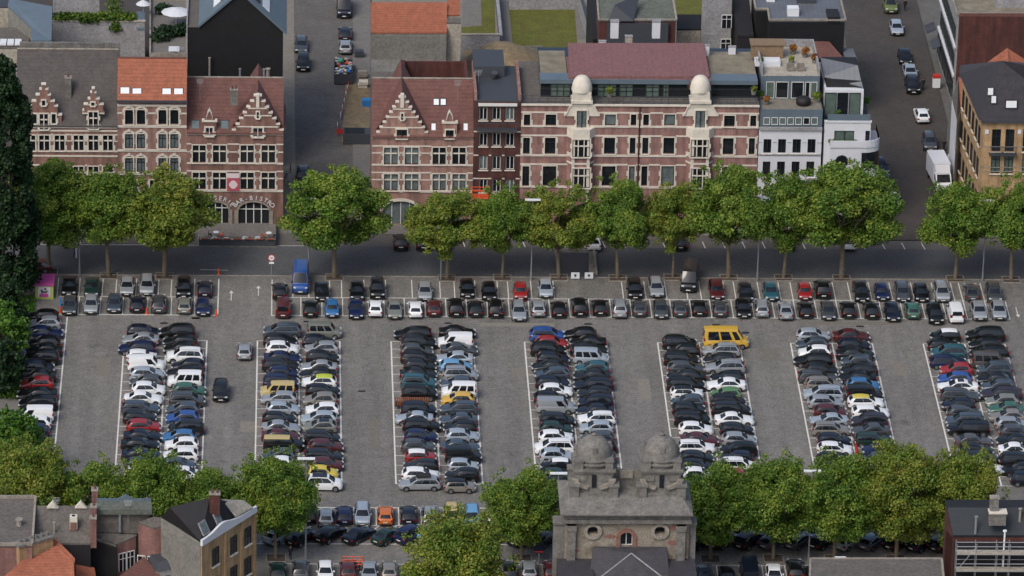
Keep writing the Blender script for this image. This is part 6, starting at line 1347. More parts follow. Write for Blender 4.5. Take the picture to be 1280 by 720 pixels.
# oculi, arch window, pilasters, entablature
for cxp in (741, 825):
    c = Vector((Xc_(cxp,664), Yc, Z(cxp,663.5))); b = MB(); n = 24
    for k in range(n):
        a0, a1 = 2*math.pi*k/n, 2*math.pi*(k+1)/n
        b.prism([(c.x+math.cos(a)*r, Yc-.22, c.z+math.sin(a)*r*.95) for a, r in ((a0,.62),(a1,.62),(a1,1.0),(a0,1.0))], (0,.24,0)); b.add([(c.x+math.cos(a)*r, Yc-.01, c.z+math.sin(a)*r*.95) for a, r in ((a0,.62),(a1,.62),(a1,.95),(a0,.95))], [(0,1,2,3)])
    b.build('oculus', M['stone3'], t)
c = Vector((Xc_(783,673), Yc, 0)); zs = Z(783,672); w2 = (Xc_(791,673)-Xc_(775,673))/2; b = MB()
for k in range(12):
    a0, a1 = math.pi*k/12, math.pi*(k+1)/12; b.prism([(c.x+math.cos(a)*r, Yc-.15, zs+math.sin(a)*r) for a, r in ((a0,w2*.98),(a1,w2*.98),(a1,w2+.42),(a0,w2+.42))], (0,.17,0), 0)
for sg in (-1,1): b.box(min(c.x+sg*w2, c.x+sg*(w2+.4)), max(c.x+sg*w2, c.x+sg*(w2+.4)), Yc-.14, Yc+.02, Z(783,684), zs, 0)
b.build('arch', M['ruin2'], t)
win(t, c.x-w2+.02, c.x+w2-.02, Z(783,683), Z(783,666.5), Yc+.3, style='two', surround=False, frame='frameW', sill=False)
b = MB()
for a, c_ in ((708.5,719),(845,856)): b.box(Xc_(a,680), Xc_(c_,680), Yc-.5, Yc, 0, zen-.3); b.box(Xc_(a-1,680), Xc_(c_+1,680), Yc-.62, Yc, zen-.9, zen-.3)
b.build('pilaster', M['stone2'], t)
b = MB(); b.box(x0-.2, x1+.2, Yc-.55, Yc+7.0, zen, zen+.45); b.box(x0-.1, x1+.1, Yc-.35, Yc+6.9, zen+.45, zen+.95); b.box(x0-.35, x1+.35, Yc-.75, Yc+7.1, zen+.95, ztop-.15); b.build('entablature', M['stone2'], t)
xs0, xs1 = Xc_(700,638), Xc_(866,638); zb = ztop+1.0; b = MB(); yb2 = Yc+6.3
b.add([(xs0, Yc-1.1, ztop-.15), (xs1, Yc-1.1, ztop-.15), (xs1, yb2+1.3, ztop-.15), (xs0, yb2+1.3, ztop-.15), (xs0, Yc-1.1, ztop), (xs1, Yc-1.1, ztop), (xs1, yb2+1.3, ztop), (xs0, yb2+1.3, ztop), (xs0+1.4, Yc+2.6, zb), (xs1-1.4, Yc+2.6, zb), (xs1-1.4, yb2-1.2, zb), (xs0+1.4, yb2-1.2, zb)],
   [(0,1,2,3),(0,1,5,4),(1,2,6,5),(2,3,7,6),(3,0,4,7),(4,5,9,8),(5,6,10,9),(6,7,11,10),(7,4,8,11),(8,9,10,11)]); b.build('stone_roof', M['stone2'], t)
for sd, cxp in ((-1, 742.5), (1, 827)):
    Yt = Yc+2.2; zq = zb-.4; zt1 = FP(cxp, 587, Yt).z; hw = 2.05; xc = FP(cxp, 600, Yt).x; b = MB()
    b.box(xc-hw-.35, xc+hw+.35, Yt-.35, Yt+hw*2+.35, zq-.8, zq+.55); b.box(xc-hw, xc+hw, Yt, Yt+2*hw, zq+.55, zt1-.55)
    b.box(xc-hw-.12, xc+hw+.12, Yt-.12, Yt+2*hw+.12, zt1-.5, zt1-.24); b.box(xc-hw-.26, xc+hw+.26, Yt-.26, Yt+2*hw+.26, zt1-.24, zt1)
    for sx in (-1, 1):
        for yy in (Yt-.6, Yt+2*hw-.4): b.box(xc+sx*(hw+.05)-.5, xc+sx*(hw+.05)+.5, yy, yy+1.0, zq-.8, zq+1.4); b.box(xc+sx*(hw+.05)-.62, xc+sx*(hw+.05)+.62, yy-.12, yy+1.12, zq+1.4, zq+1.6)
        for yy in (Yt, Yt+2*hw-.9): b.box(xc+sx*(hw-.45)-.42, xc+sx*(hw-.45)+.42, yy, yy+.9, zt1, zt1+.85); b.box(xc+sx*(hw-.45)-.5, xc+sx*(hw-.45)+.5, yy-.08, yy+.98, zt1+.85, zt1+1.0)
        # raised panels beside the slot and the curved scroll below
        b.box(xc+sx*1.35-.55, xc+sx*1.35+.55, Yt-.12, Yt, zq+1.9, zt1-.7)
    for k in range(10):
        a0, a1 = math.pi+math.pi*k/10, math.pi+math.pi*(k+1)/10
        if 4 <= k <= 5: continue
        b.prism([(xc+math.cos(a)*r, Yt-.28, zq+2.15+math.sin(a)*r*.55) for a, r in ((a0,1.7),(a1,1.7),(a1,2.35),(a0,2.35))], (0,.27,0), 1)
    tw = b.build('turret', [M['stone2'], M['stone3']], t)
    s = MB(); s.box(xc-.24, xc+.24, Yt-.13, Yt-.02, zq+1.1, zt1-.62); s.build('slot_window', M['glassD'], tw)
    d = MB(); cc = Vector((xc, Yt+hw, zt1)); R_ = 2.05
    prof = [(R_*.98,0),(R_*.98,.35),(R_*1.12,.4),(R_*1.12,.55),(R_*1.0,.6),(R_*1.0,.75),(R_*1.06,.8),(R_*1.06,.92),(R_*.96,.95)]+[(R_*.95*math.cos(a), 1.0+R_*1.05*math.sin(a)) for a in [k*1.5/9 for k in range(10)]]+[(.3,1.0+R_*1.05),(.34,1.0+R_*1.05+.12),(.12,1.0+R_*1.05+.28),(.02,1.0+R_*1.05+.32)]
    d.lathe(prof, cc, 32)
    for k in range(4):
        a = k*math.pi/2; p = cc+Vector((math.cos(a)*R_*.86, math.sin(a)*R_*.86, 1.75)); q = Vector((-math.sin(a), math.cos(a), 0)); n_ = Vector((math.cos(a), math.sin(a), 0))
        d.prism([p-q*.24-n_*.3, p+q*.24-n_*.3, p+q*.24+n_*.12, p-q*.24+n_*.12], (0,0,.6))
    o = d.build('dome', M['stone2'], tw); md = o.data
    for p in md.polygons: p.use_smooth = True
    for e in ():
        pass
    bm = bmesh.new(); bm.from_mesh(md)
    for e in bm.edges:
        if len(e.link_faces) == 2 and e.calc_face_angle(0) > .6: e.smooth = False
    bm.to_mesh(md); bm.free()
b = MB(); Yt = Yc+2.5; xa_, xb_ = FP(770,612,Yt).x, FP(797,612,Yt).x; b.box(xa_-1, xb_+1, Yt+1.5, Yt+1.9, zb, zb+1.9, 0); b.box(lerp(xa_,xb_,.2), lerp(xa_,xb_,.8), Yt+1.35, Yt+1.49, zb+1.0, zb+1.9, 1); b.build('link_wall', [M['stone2'], M['stone3']], t)
# side stubs and the slate roof of the nave towards the viewer
b = MB()
for a, c_ in ((692,706.5),(860.5,870)): b = MB(); b.box(Xc_(a,670), Xc_(c_,670), Yc+.4, Yc+1.8, 0, Z(700,657)); b.box(Xc_(a-1,670), Xc_(c_+1,670), Yc+.2, Yc+2.0, Z(700,657), Z(700,654.5)); b.build('side_wall', M['stone2'], t)
g0 = FP(788.5,685.7,Yc-.05); b = MB(); zL = Z(785,683); 
b.add([(Xc_(741,683), Yc-.05, zL), (Xc_(833,683), Yc-.05, zL), tuple(G(841,760,zL-4)), tuple(G(733,760,zL-4)), (g0.x, Yc-1.2, zL-.3)], [(0,1,4),(1,2,4),(2,3,4),(3,0,4)])
b.build('nave_roof', M['slate2'], t)
b = MB()
for (a, c_) in ((g0.x, 741), ): pass
for px in (752, 826): p = Vector((g0.x, Yc-1.25, zL-.22)); q = G(px+(px-788)*.75, 742, zL-3.2); b.tube(p, q, .09, n=5)
b.build('ridge_lead', M['greyl'], t)
b = MB(); z4 = Z(700,698)
b.box(Xc_(696,699), Xc_(740,699), Yc-14, Yc-.02, z4-3, z4, 0); b.box(Xc_(834,699), Xc_(868,699), Yc-14, Yc-.02, z4-3, z4, 0); b.box(Xc_(742,699), Xc_(832,699), Yc-14, Yc-1.5, 0, zL-4.2, 0); b.build('aisle_roof', M['slate2'], t)
# ---------------------------------------------------------------- near houses, bottom left
GN = 'near houses at the bottom left'
def near(name, label, pts, wall, top, **k): return bthing(name, label, pts, wall, top, cat='house', group=GN, **k)
t, P = near('flat_roof_house', 'flat grey roofed house at the bottom left edge with a low parapet', [(-20,625.5,11),(44,625.5,11),(40,684,10),(-20,684,10)], 'brickP', 'felt', lip=.35)
t, P = near('flat_roof_house', 'grey roofed house with two tiny white gables on its far edge', [(45,634.5,11),(114,634.5,11),(113,681,8.5),(42,681,8.5)], 'blackroof', 'felt')
for px in (66, 101): g = G(px, 635, 11.2); b = MB(); b.prism([(g.x-.65, g.y, 11.15), (g.x+.65, g.y, 11.15), (g.x, g.y, 11.95)], (0, .5, 0)); b.build('little_gable', M['stone'], t)
g = G(92, 652, 10.5); b = MB(); b.box(g.x-.4, g.x+.4, g.y-.4, g.y+.4, 9.8, 11.2, 1); b.tube((g.x, g.y, 11.2), (g.x, g.y, 11.25), .2, n=10, mi=2); b.box(g.x-.36, g.x+.36, g.y-.41, g.y+.36, 9.6, 10.6, 0); b.build('chimney', [M['brickA'], M['stone'], M['black']], t)
t, P = near('mansard_house', 'house with a dark felt slope and a green-grey upper strip, left of the black roof', [(117,637,11),(191,637,11),(176,667,8.2),(116,665,8.5)], 'blackroof', 'felt')
planks(t, [(121,625.5,11.6),(189,625.5,11.6),(190,637,11.35),(119,637,11.35)], 'feltg', 'upper_roof', .6)
b = MB(); p, q = V3((121,625,11.7)), V3((189,625,11.7)); b.box(p.x, q.x, p.y, p.y+.15, 11.2, 11.85); b.prism([(lerp(p.x,q.x,.38), p.y-.02, 11.85), (lerp(p.x,q.x,.68), p.y-.02, 11.85), (lerp(p.x,q.x,.53), p.y-.02, 12.35)], (0,.2,0)); b.build('coping', M['zinc2'], t)
for i, (px, py, h) in enumerate(((118.5,612,1.6),(117,633,1.4),(116.5,647,1.2))): chimney(t, px, py, 12.3-.4*i, .65, .9, 3.4, 'brickP', 1)
t, P = near('brick_extension', 'pink brick back extension with white framed windows beside the black wall', [(173,655,9.8),(192,648,10.2),(210,650,10),(211,657,9.6),(193,662,9.3)], 'brickP', 'felt')
A_, B_ = V3((173,655,9.8)), V3((193,662,9.3)); wallwin(t, (A_.x, A_.y), (B_.x, B_.y), [.25,.75], [3.4], 1.0, 2.6, frame='frameW', sill=False)
A_, B_ = V3((193,662,9.3)), V3((211,657,9.6)); wallwin(t, (A_.x, A_.y), (B_.x, B_.y), [.3], [3.6], .8, 2.2, frame='frameD', sill=False)
t, P = near('brick_extension', 'lower brick annex with two white framed windows, below the felt roof', [(146,682,7.4),(170,672,7.8),(172,668,8.0),(122,668,8.2),(118,672,8.0)], 'brickP', 'felt')
A_, B_ = V3((146,682,7.4)), V3((170,672,7.8)); wallwin(t, (A_.x, A_.y), (B_.x, B_.y), [.3,.68], [4.2], .9, 2.1, frame='frameW', sill=False)
t, P = near('black_wall_house', 'tall black tarred wall rising between the orange roofs and the brick annex', [(113,674,8.2),(145,684,7.5),(143,682,7.5),(115,672,8.2)], 'black', 'felt')
t, P = near('low_block', 'low flat roof strip with brick wall between the black wall and brick annex', [(146,702,3.0),(170,694,3.0),(172,720,3.0),(146,730,3.0)], 'brickR', 'tileR')
# yellow brick house
ZY = 11.0
c0, c1, c2, c3 = V3((250.5,678,ZY)), V3((319,635,ZY)), V3((282,625.5,ZY+.5)), V3((201,648,ZY-.2))
t = thing('yellow_brick_house', 'yellow brick house with a steep black roof, curved white eaves and two skylights', 'house', (c0.x, c0.y, 0), GN)
b = MB(); b.add([(c0.x,c0.y,0),(c1.x,c1.y,0),(c2.x,c2.y,0),(c3.x,c3.y,0),(c0.x,c0.y,ZY),(c1.x,c1.y,ZY),(c2.x,c2.y,ZY),(c3.x,c3.y,ZY)], [(0,1,5,4),(1,2,6,5),(2,3,7,6)], 0); b.add([(c0.x,c0.y,0),(c3.x,c3.y,0),(c3.x,c3.y,ZY),(c0.x,c0.y,ZY)], [(0,1,2,3)], 1)
b.build('wall', [M['brickY'], M['greyr']], t)
rA, rB = V3((212,634,ZY+2.6)), V3((262,622,ZY+3.2))
b = MB(); up = Vector((0,0,.12)); b.add([c0+up, c1+up, rB], [(0,1,2)]); b.add([c0+up, rB, rA], [(0,1,2)]); b.add([c3+up, c0+up, rA], [(0,1,2)]); b.add([rA, rB, c2+up, c3+up], [(0,1,2,3)]); b.add([rB, c1+up, c2+up], [(0,1,2)]); b.build('roof', M['blackroof'], t)
d = (c1-c0); L_ = d.length; d.normalize(); n = Vector((d.y, -d.x, 0)); b = MB(); K = 30
def zc(u): return ZY+.1+.55*math.exp(-((u-.38)/.16)**2)
for k in range(K):
    u0, u1 = k/K, (k+1)/K; p, q = c0+d*L_*u0, c0+d*L_*u1
    b.prism([Vector((p.x,p.y,ZY-.4)), Vector((q.x,q.y,ZY-.4)), Vector((q.x,q.y,zc(u1)+.2)), Vector((p.x,p.y,zc(u0)+.2))], n*.28, 0)
b.build('curved_cornice', M['white'], t)
wallwin(t, (c0.x,c0.y), (c1.x,c1.y), [.27,.60,.86], [7.2, 3.6, .6], 1.05, 2.0, frame='frameD', glass='glassD')
b = MB()
for u in (.02,.44,.74,.985):
    p = c0+d*L_*u; b.prism([p-d*.18+n*.02+Vector((0,0,-ZY)), p+d*.18+n*.02+Vector((0,0,-ZY)), p+d*.18+n*.16+Vector((0,0,-ZY)), p-d*.18+n*.16+Vector((0,0,-ZY))], (0,0,ZY-.4), 0)
b.build('brick_pier', M['brickY'], t)
nr = (c1-c0).cross(rB-c0-up).normalized(); nr = nr if nr.z > 0 else -nr
for (px, py, s1, s2) in ((254,660,.62,.75),(271,648,.5,.6)):
    dr = ray(px, py); tt = (c0+up-CAM).dot(nr)/dr.dot(nr); p = CAM+dr*tt; v = nr.cross(d); b = MB(); b.prism([p+d*i*s1+v*j*s2+nr*.06 for i, j in ((-1,-1),(1,-1),(1,1),(-1,1))], nr*.12); f = b.build('skylight', M['greyl'], t)
    g2 = MB(); g2.add([p+d*i*s1*.82+v*j*s2*.85+nr*.19 for i, j in ((-1,-1),(1,-1),(1,1),(-1,1))], [(0,1,2,3)]); g2.build('pane', M['glassL'], f)
planks(t, [(277,624,ZY+2.4),(304,625,ZY+1.0),(316,634,ZY+.5),(295,646,ZY+.5)], 'cream', 'light_roof', .12)
chimney(t, 268.5, 617, ZY+4.0, 1.1, .8, 2.4, 'brickR', 2)
# roof terrace with covered hot tub
sl_ = [(212,672,4.5),(252,672,4.5),(252,720,4.5),(200,730,4.5),(190,700,4.5)]
t, P = near('roof_terrace', 'low roof terrace squeezed between the brick extension and yellow house', sl_, 'greyr', 'pave')
g = G(213, 701, 5.6); b = MB(); b.box(-2.1, 2.1, -1.7, 1.7, -.8, .0, 0); b.add([(-2.3,-1.9,0),(2.3,-1.9,0),(2.3,1.9,0),(-2.3,1.9,0),(-1.9,-1.2,.75),(1.9,-1.2,.75),(1.9,1.2,.75),(-1.9,1.2,.75)], [(0,1,5,4),(1,2,6,5),(2,3,7,6),(3,0,4,7),(4,5,6,7),(0,3,2,1)], 1)
o = b.build('hot_tub', [M['greyl'], M['lead']]); o.location = g; o.rotation_euler = (0,0,.35); tag(o, 'covered hot tub with grey lid on the low roof terrace', 'hot tub')
rng = random.Random(2); 
for i, (px, py, r, lab) in enumerate(((227.5,688,.5,'white round table on the low roof terrace'),(239,687,.42,'second white round table on the low roof terrace, nearer the yellow house'))):
    g = G(px, py, 5.5); b = MB(); b.tube((g.x,g.y,5.42), (g.x,g.y,5.5), r, n=14); b.tube((g.x,g.y,4.7), (g.x,g.y,5.42), .05, n=6); tag(b.build('round_table', M['white']), lab, 'table')
# orange roofs at the very bottom left
t, P = near('tiled_house', 'orange tiled house with a broad rendered chimney, bottom left', [(62,668,9.5),(93,700,8.6),(93,735,7),(-10,735,7),(15,715,8)], 'brickY', 'tileO')
bpy.data.objects.remove(t.children[1])
planks(t, [(66,683,9.4),(71,682,9.4),(92,702,8.8),(94,740,7.0),(8,740,7.0),(14,716,8.0)], 'tileO')
g = G(42, 672, 10.6); b = MB(); dd = Vector((.83, .56, 0)); nn = Vector((-dd.y, dd.x, 0)); cc = Vector((g.x, g.y, 6)); q = [cc+dd*i*2.1+nn*j*.55 for i, j in ((-1,-1),(1,-1),(1,1),(-1,1))]; b.prism(q, (0,0,4.2), 0); q = [cc+dd*i*2.25+nn*j*.7+Vector((0,0,4.2)) for i, j in ((-1,-1),(1,-1),(1,1),(-1,1))]; b.prism(q, (0,0,.25), 1)
for k in range(6): p = cc+dd*(-1.7+k*.68)+Vector((0,0,4.45)); b.tube(p, p+Vector((0,0,.4)), .2, .17, 8, 1)
b.build('chimney', [M['brickY'], M['stone2']], t)
t, P = near('tiled_house', 'small red-orange roof at the bottom left edge', [(-20,672,8.2),(22,686,8.0),(2,704,6.8),(-20,706,6.5)], 'blackroof', 'tileO')
t, P = near('tiled_house', 'low orange roof at the bottom between the big orange roof and black wall', [(95,705,6.0),(118,712,5.5),(122,735,5.0),(94,740,5.5)], 'brickY', 'tileO')
t, P = near('gable_roof_house', 'brown tiled roof peak at the bottom, left of the hot tub', [(180,698,6.0),(200,722,4.8),(196,745,4.5),(130,745,4.5),(150,722,4.8)], 'cream', 'tileR')
for k, (px, py) in enumerate(((4,708),(10,709),(15,710))): g = G(px, py, 7.2); b = MB(); b.tube((g.x,g.y,6), (g.x,g.y,7.2), .22, n=10); tag(b.build('flue_pipe', M['metalL']), ['leftmost','middle','rightmost'][k]+' of the three metal flue pipes by the small red roof', 'flue pipe', 'flue pipes')
csh([(-160,-200),(G(340,725).x,-200),(G(330,690).x, G(330,704).y),(-160, G(330,704).y)], 'back_yard', .015, M['pave'])
# ---------------------------------------------------------------- black roofed house with scaffolding, bottom right, and grey flat roof
Z0 = 9.5; t, P = near('black_roof_house', 'black roofed brick house behind scaffolding at the bottom right', [(1182,627,Z0+1.5),(1300,627,Z0+1.5),(1300,636,Z0+1.9),(1184,636,Z0+1.9)], 'brickR', 'blackroof'); t['group'] = 'near houses at the bottom right'
p0, p1 = V3((1184,636,Z0+1.9)), V3((1300,636,Z0+1.9)); q0, q1 = V3((1191,671,Z0-.5)), V3((1300,671,Z0-.5)); M['blue_black'] = mat('blue_black_roofing', '#1c252d', .6, var=.12, scale=.8, sc2=4)
b = MB(); b.prism([p0, p1, q1, q0], (0,0,.2)); b.build('roof_slope', M['blue_black'], t)
b = MB(); b.prism([(p0.x,p0.y,0),(p1.x,p1.y,0),(q1.x,q1.y,0),(q0.x,q0.y,0)], (0,0,Z0-.6)); b.quad((p0.x,p0.y,0),(q0.x,q0.y,0),(q0.x,q0.y,Z0-.5),(p0.x,p0.y,Z0+1.9)); b.build('front_wall', M['brickR'], t)
b = MB(); b.box(q0.x+.2, q1.x, q0.y-2.5, q0.y-.02, 0, Z0-1.1); b.build('dark_front', M['blackroof'], t)
chimney(t, 1243, 622, Z0+4.2, .9, .8, 3.0, 'stone2', 0); g = G(1247, 640, Z0+2.6); b = MB(); b.box(g.x-.9, g.x+.9, g.y-.5, g.y+.5, Z0+1.2, Z0+2.6, 0); b.box(g.x-1, g.x+1, g.y-.6, g.y+.6, Z0+2.6, Z0+2.75, 1); b.build('roof_unit', [M['stone2'], M['stone']], t)
g = G(1255.5, 662, Z0+1.6); b = MB(); b.tube((g.x, g.y-.5, Z0-3), (g.x, g.y-.5, Z0+1.6), .1, n=8); b.tube((g.x, g.y-.5, Z0+1.6), (g.x, g.y-.5, Z0+1.75), .22, n=8); b.build('flue', M['lampw'], t)
sc_ = thing('scaffolding', 'galvanised scaffolding with plank decks in front of the black roofed house', 'scaffolding', (q0.x, q0.y-4, 0)); Ys = q0.y-4.2; b = MB(); pb = MB()
zs_ = [FP(1240, y, Ys).z for y in (683.5, 693.5, 705, 714.5)]
xs_ = [FP(x, 700, Ys).x for x in (1195.5, 1220, 1246, 1262, 1290)]
for xx in xs_:
    for dy in (0, 1.1): b.tube((xx, Ys+dy, 0), (xx, Ys+dy, zs_[0]+.3), .05, n=6)
for z in zs_: b.tube((xs_[0], Ys, z), (xs_[-1], Ys, z), .045, n=6); b.tube((xs_[0], Ys+1.1, z), (xs_[-1], Ys+1.1, z), .045, n=6)
b.tube((xs_[0], Ys, zs_[3]), (xs_[1], Ys, zs_[0]), .04, n=6)
sc_frame = b.build('tube_frame', M['metalL'], sc_)
for z in (zs_[1], zs_[3]): pb = MB(); pb.box(xs_[0], xs_[-1], Ys+.08, Ys+1.02, z+.04, z+.1); pb.box(xs_[0], xs_[-1], Ys-.06, Ys-.01, z+.05, z+.28); pb.build('plank_deck', M['cream'], sc_)
t, P = near('flat_roof_house', 'plain grey flat roof at the bottom edge, left of the scaffolding', [(1014,701,8.0),(1176,701,8.0),(1182,760,8.0),(1012,760,8.0)], 'greyr', 'felt', lip=.1); t['group'] = 'near houses at the bottom right'
# aerials, vents and pipes on the roofs
def aerial(px, py, z, h, lab):
    g = G(px, py, z); b = MB(); b.tube((g.x,g.y,z-1.5), (g.x,g.y,z+h), .03, n=5)
    for k in range(5): b.tube((g.x-.5+.05*k, g.y, z+h-.1-.16*k), (g.x+.5-.05*k, g.y, z+h-.1-.16*k), .018, n=4)
    tag(b.build('roof_aerial', M['metalL']), lab, 'aerial', 'roof aerials')
for a in [(60,70,17.5,2,'aerial on the ridge of the dark slate roof, far left'),(130,69,17.5,1.6,'aerial at the right end of the dark slate ridge'),(225,72,16,1.5,'aerial at the right end of the orange roof'),(250,112,17,1.5,'aerial on the red-brown bistro roof'),
          (572,115,17,1.6,'aerial at the right end of the pink gable house roof'),(598,100,17.5,1.4,'aerial on the narrow dark house'),(70,638,11,1.6,'aerial on the flat grey roof at the bottom left'),(160,640,11,1.5,'aerial on the dark felt slope at the bottom left')]: aerial(*a)
for i, (px, py, z, r_, h_) in enumerate([(262,84,14,.12,1.2),(330,100,16.5,.12,1.4),(335,94,16.5,.22,.8),(300,96,15,.12,1.0),(520,108,15,.16,1.0),(537,112,15,.3,.7),(24,655,10.8,.3,.5),(150,652,9.8,.14,.8),(68,660,10,.12,.6),(1220,655,10.5,.14,.8),(1275,645,11,.14,.8)]):
    g = G(px, py, z); b = MB(); b.tube((g.x,g.y,z-1.2), (g.x,g.y,z+h_), r_, n=8); b.tube((g.x,g.y,z+h_), (g.x,g.y,z+h_+.12), r_*1.5, n=8)
    tag(b.build('vent_pipe', M['metalL'] if i % 2 else M['stone3']), ['vent pipe behind the bistro roof','thin vent pipe right of the bistro gable tip','wide metal cowl right of the bistro gable tip','vent pipe left of the bistro gable tip','vent pipe behind the pink gable roof, left one','metal cowl behind the pink gable roof','stubby vent on the flat roof at the bottom left edge','thin vent on the dark felt slope','thin vent on the roof with two tiny gables','left vent pipe on the black roof behind scaffolding','right vent pipe on the black roof behind scaffolding'][i], 'vent pipe', 'roof vents')
# ---------------------------------------------------------------- street furniture
def lamp(px, py, ph, label, group='tall street lamps', arm=1):
    """base pixel, head pixel row"""
    g = G(px, py); z = FP(px, ph, g.y).z; t = thing('street_lamp', label, 'street lamp', (g.x, g.y, 0), group)
    b = MB(); b.tube((0,0,0), (0,0,1.2), .14, .12, 10); b.tube((0,0,1.2), (0,0,z), .10, .06, 10); b.tube((0,0,z-.1), (.5*arm,0,z), .04, n=6); b.tube((0,0,z-.1), (-.5,0,z), .04, n=6); o = b.build('pole', M['metalL']); o.parent = t
    b = MB(); b.box(-.95, .95, -.22, .22, z-.02, z+.10); b.box(-.8, .8, -.15, .15, z-.09, z-.02); o = b.build('lamp_head', M['lampw']); o.parent = t
for a in [(663.8,350,250,'tall lamp post before the left bay of the salmon front'),(385.5,346,249,'tall lamp post beside the free-standing plane tree'),(99.5,345,246,'tall lamp post above the left bays near the kiosk'),
   (946.5,351,247,'tall lamp post between the widest plane trees'),(1228,351,251,'tall lamp post between the two rightmost plane trees'),
   (382,700,573.5,'tall lamp post right of the free-standing lower plane tree'),(695.5,702,592,'lamp post just left of the twin-domed church'),(1010.5,702,589,'lamp post among the crowns right of the church')]: lamp(*a)
for a in [(551,350,318,'short grey post beside the yellowish plane tree')]:
    g = G(a[0], a[1]); z = FP(a[0], a[2], g.y).z; t = thing('post', a[3], 'post', (g.x, g.y, 0)); b = MB(); b.tube((0,0,0), (0,0,z), .09, n=8); b.tube((0,0,z), (0,0,z+.1), .13, n=8); o = b.build('pole', M['metalL']); o.parent = t
g = G(339.3, 350); z = FP(339, 322, g.y).z; t = thing('traffic_sign', 'round red-rimmed white traffic sign on a pole at the lane entrance', 'traffic sign', (g.x, g.y, 0)); b = MB(); b.tube((0,0,0), (0,0,z+.4), .05, n=8); o = b.build('pole', M['metalL']); o.parent = t
b = MB(); b.tube((0,-.06,z), (0,-.1,z), .45, n=20, mi=0); b.tube((0,-.1,z), (0,-.112,z), .34, n=20, mi=1); b.box(-.16,.16,-.125,-.113,z-.05,z+.05, 2); o = b.build('disc', [M['red'], M['lampw'], M['trim']]); o.parent = t
b = MB(); b.box(-.3,.3,-.1,-.06,z-.8,z-.55); o = b.build('plate', M['lampw']); o.parent = t
for (px, py, lab) in ((95.5,322,'short white bollard lamp beyond the kiosk'),(42,315,'white post at the road edge behind the poplar'),):
    g = G(px, py); b = MB(); b.tube(g, g+Vector((0,0,1.1)), .1, n=8); b.tube(g+Vector((0,0,1.1)), g+Vector((0,0,1.25)), .14, n=8); tag(b.build('bollard', M['lampw']), lab, 'bollard', 'bollards')
# kiosk: magenta roof, lime walls
g = G(55.5, 374); w_ = (G(67,374).x-G(44.5,374).x)/2; zt_ = FP(55, 357, g.y).z; t = thing('kiosk', 'small kiosk with magenta roof and lime walls beside the road', 'kiosk', (g.x, g.y, 0)); 
b = MB(); b.box(-w_,w_,0,3.2,0,zt_); o = b.build('wall', M['lime']); o.parent = t; b = MB(); b.box(-w_-.1,w_+.1,-.15,3.35,zt_,zt_+.14); o = b.build('roof', M['magenta']); o.parent = t
b = MB(); b.box(-w_+.35,w_-.35,-.04,0,.35,zt_-.15,0); b.box(-w_+.5,w_-.6,-.06,-.041,.3,.75,1); rng = random.Random(3)
for k in range(7): x_ = rng.uniform(-w_+.4, w_-.7); z_k = rng.uniform(.8, zt_-.5); b.box(x_, x_+rng.uniform(.15,.35), -.055-.001*k, -.041, z_k, z_k+rng.uniform(.1,.3), 2)
o = b.build('poster', [M['poster'], M['magenta'], M['lead']]); o.parent = t
# orange bollards at the corners of the bays
for i, (px, py, lab) in enumerate(((273.5,343.5,'orange bollard at the top right corner of the left bays'),(270.5,394.5,'orange bollard at the lower right corner of the left bays'),(183.5,392.5,'small orange bollard in the middle of the left bays'),(75.5,391,'orange bollard at the lower left corner of the left bays'),(75.5,384,'blue and white marker post left of the bays'))):
    g = G(px, py); b = MB(); b.tube(g, g+Vector((0,0,.8 if i != 4 else 1.2)), .12, .1, 8, 0 if i != 4 else 1); b.tube(g+Vector((0,0,.0)), g+Vector((0,0,.1)), .22, n=8, mi=0 if i != 4 else 2); tag(b.build('bollard', [M['orange'], M['bluep'], M['red']]), lab, 'bollard', 'bollards')
# ramp opening with dark mat and two white boards
p0, p1, p2, p3 = G(703,345), G(739,344), G(736,317), G(703,317)
b = MB(); b.prism([p0, p1, p2, p3], (0,0,.03)); tag(b.build('ramp_cover', M['lead']), 'dark square metal cover over a ramp at the road edge', 'cover')
b = MB()
for a, c_ in (((695,315.5),(746,315.5)), ((695.5,316),(697,343)), ((742,317),(746,343))): 
    q, r = G(*a), G(*c_); b.box(min(q.x,r.x)-.08, max(q.x,r.x)+.08, min(q.y,r.y)-.08, max(q.y,r.y)+.08, 0, .45)
for k in range(12): q = G(741, 318+k*2.2); b.box(q.x-.5, q.x+.45, q.y-.05, q.y+.05, .05, .35)
tag(b.build('ramp_kerb', M['stone3']), 'low concrete kerb round the ramp cover', 'kerb wall')
for i, (px, lab) in enumerate(((719,'left one of two white boards standing before the ramp cover'),(736,'right one of two white boards standing before the ramp cover'))):
    g = G(px, 349.5); t = thing('notice_board', lab, 'notice board', (g.x, g.y, 0), 'white boards at the ramp'); b = MB(); b.box(-.52,.52,-.04,.04,.15,.95); o = b.build('panel', M['lampw']); o.parent = t
    b = MB(); [b.box(sx*.4-.03, sx*.4+.03, -.03, .35, 0, .15) for sx in (-1,1)]; o = b.build('foot', M['metalL']); o.parent = t
    b = MB(); b.box(-.14,.14,-.055,-.041,.45,.72); b.box(-.05,.05,-.056,-.0412,.35,.44); o = b.build('marking', M['lead']); o.parent = t
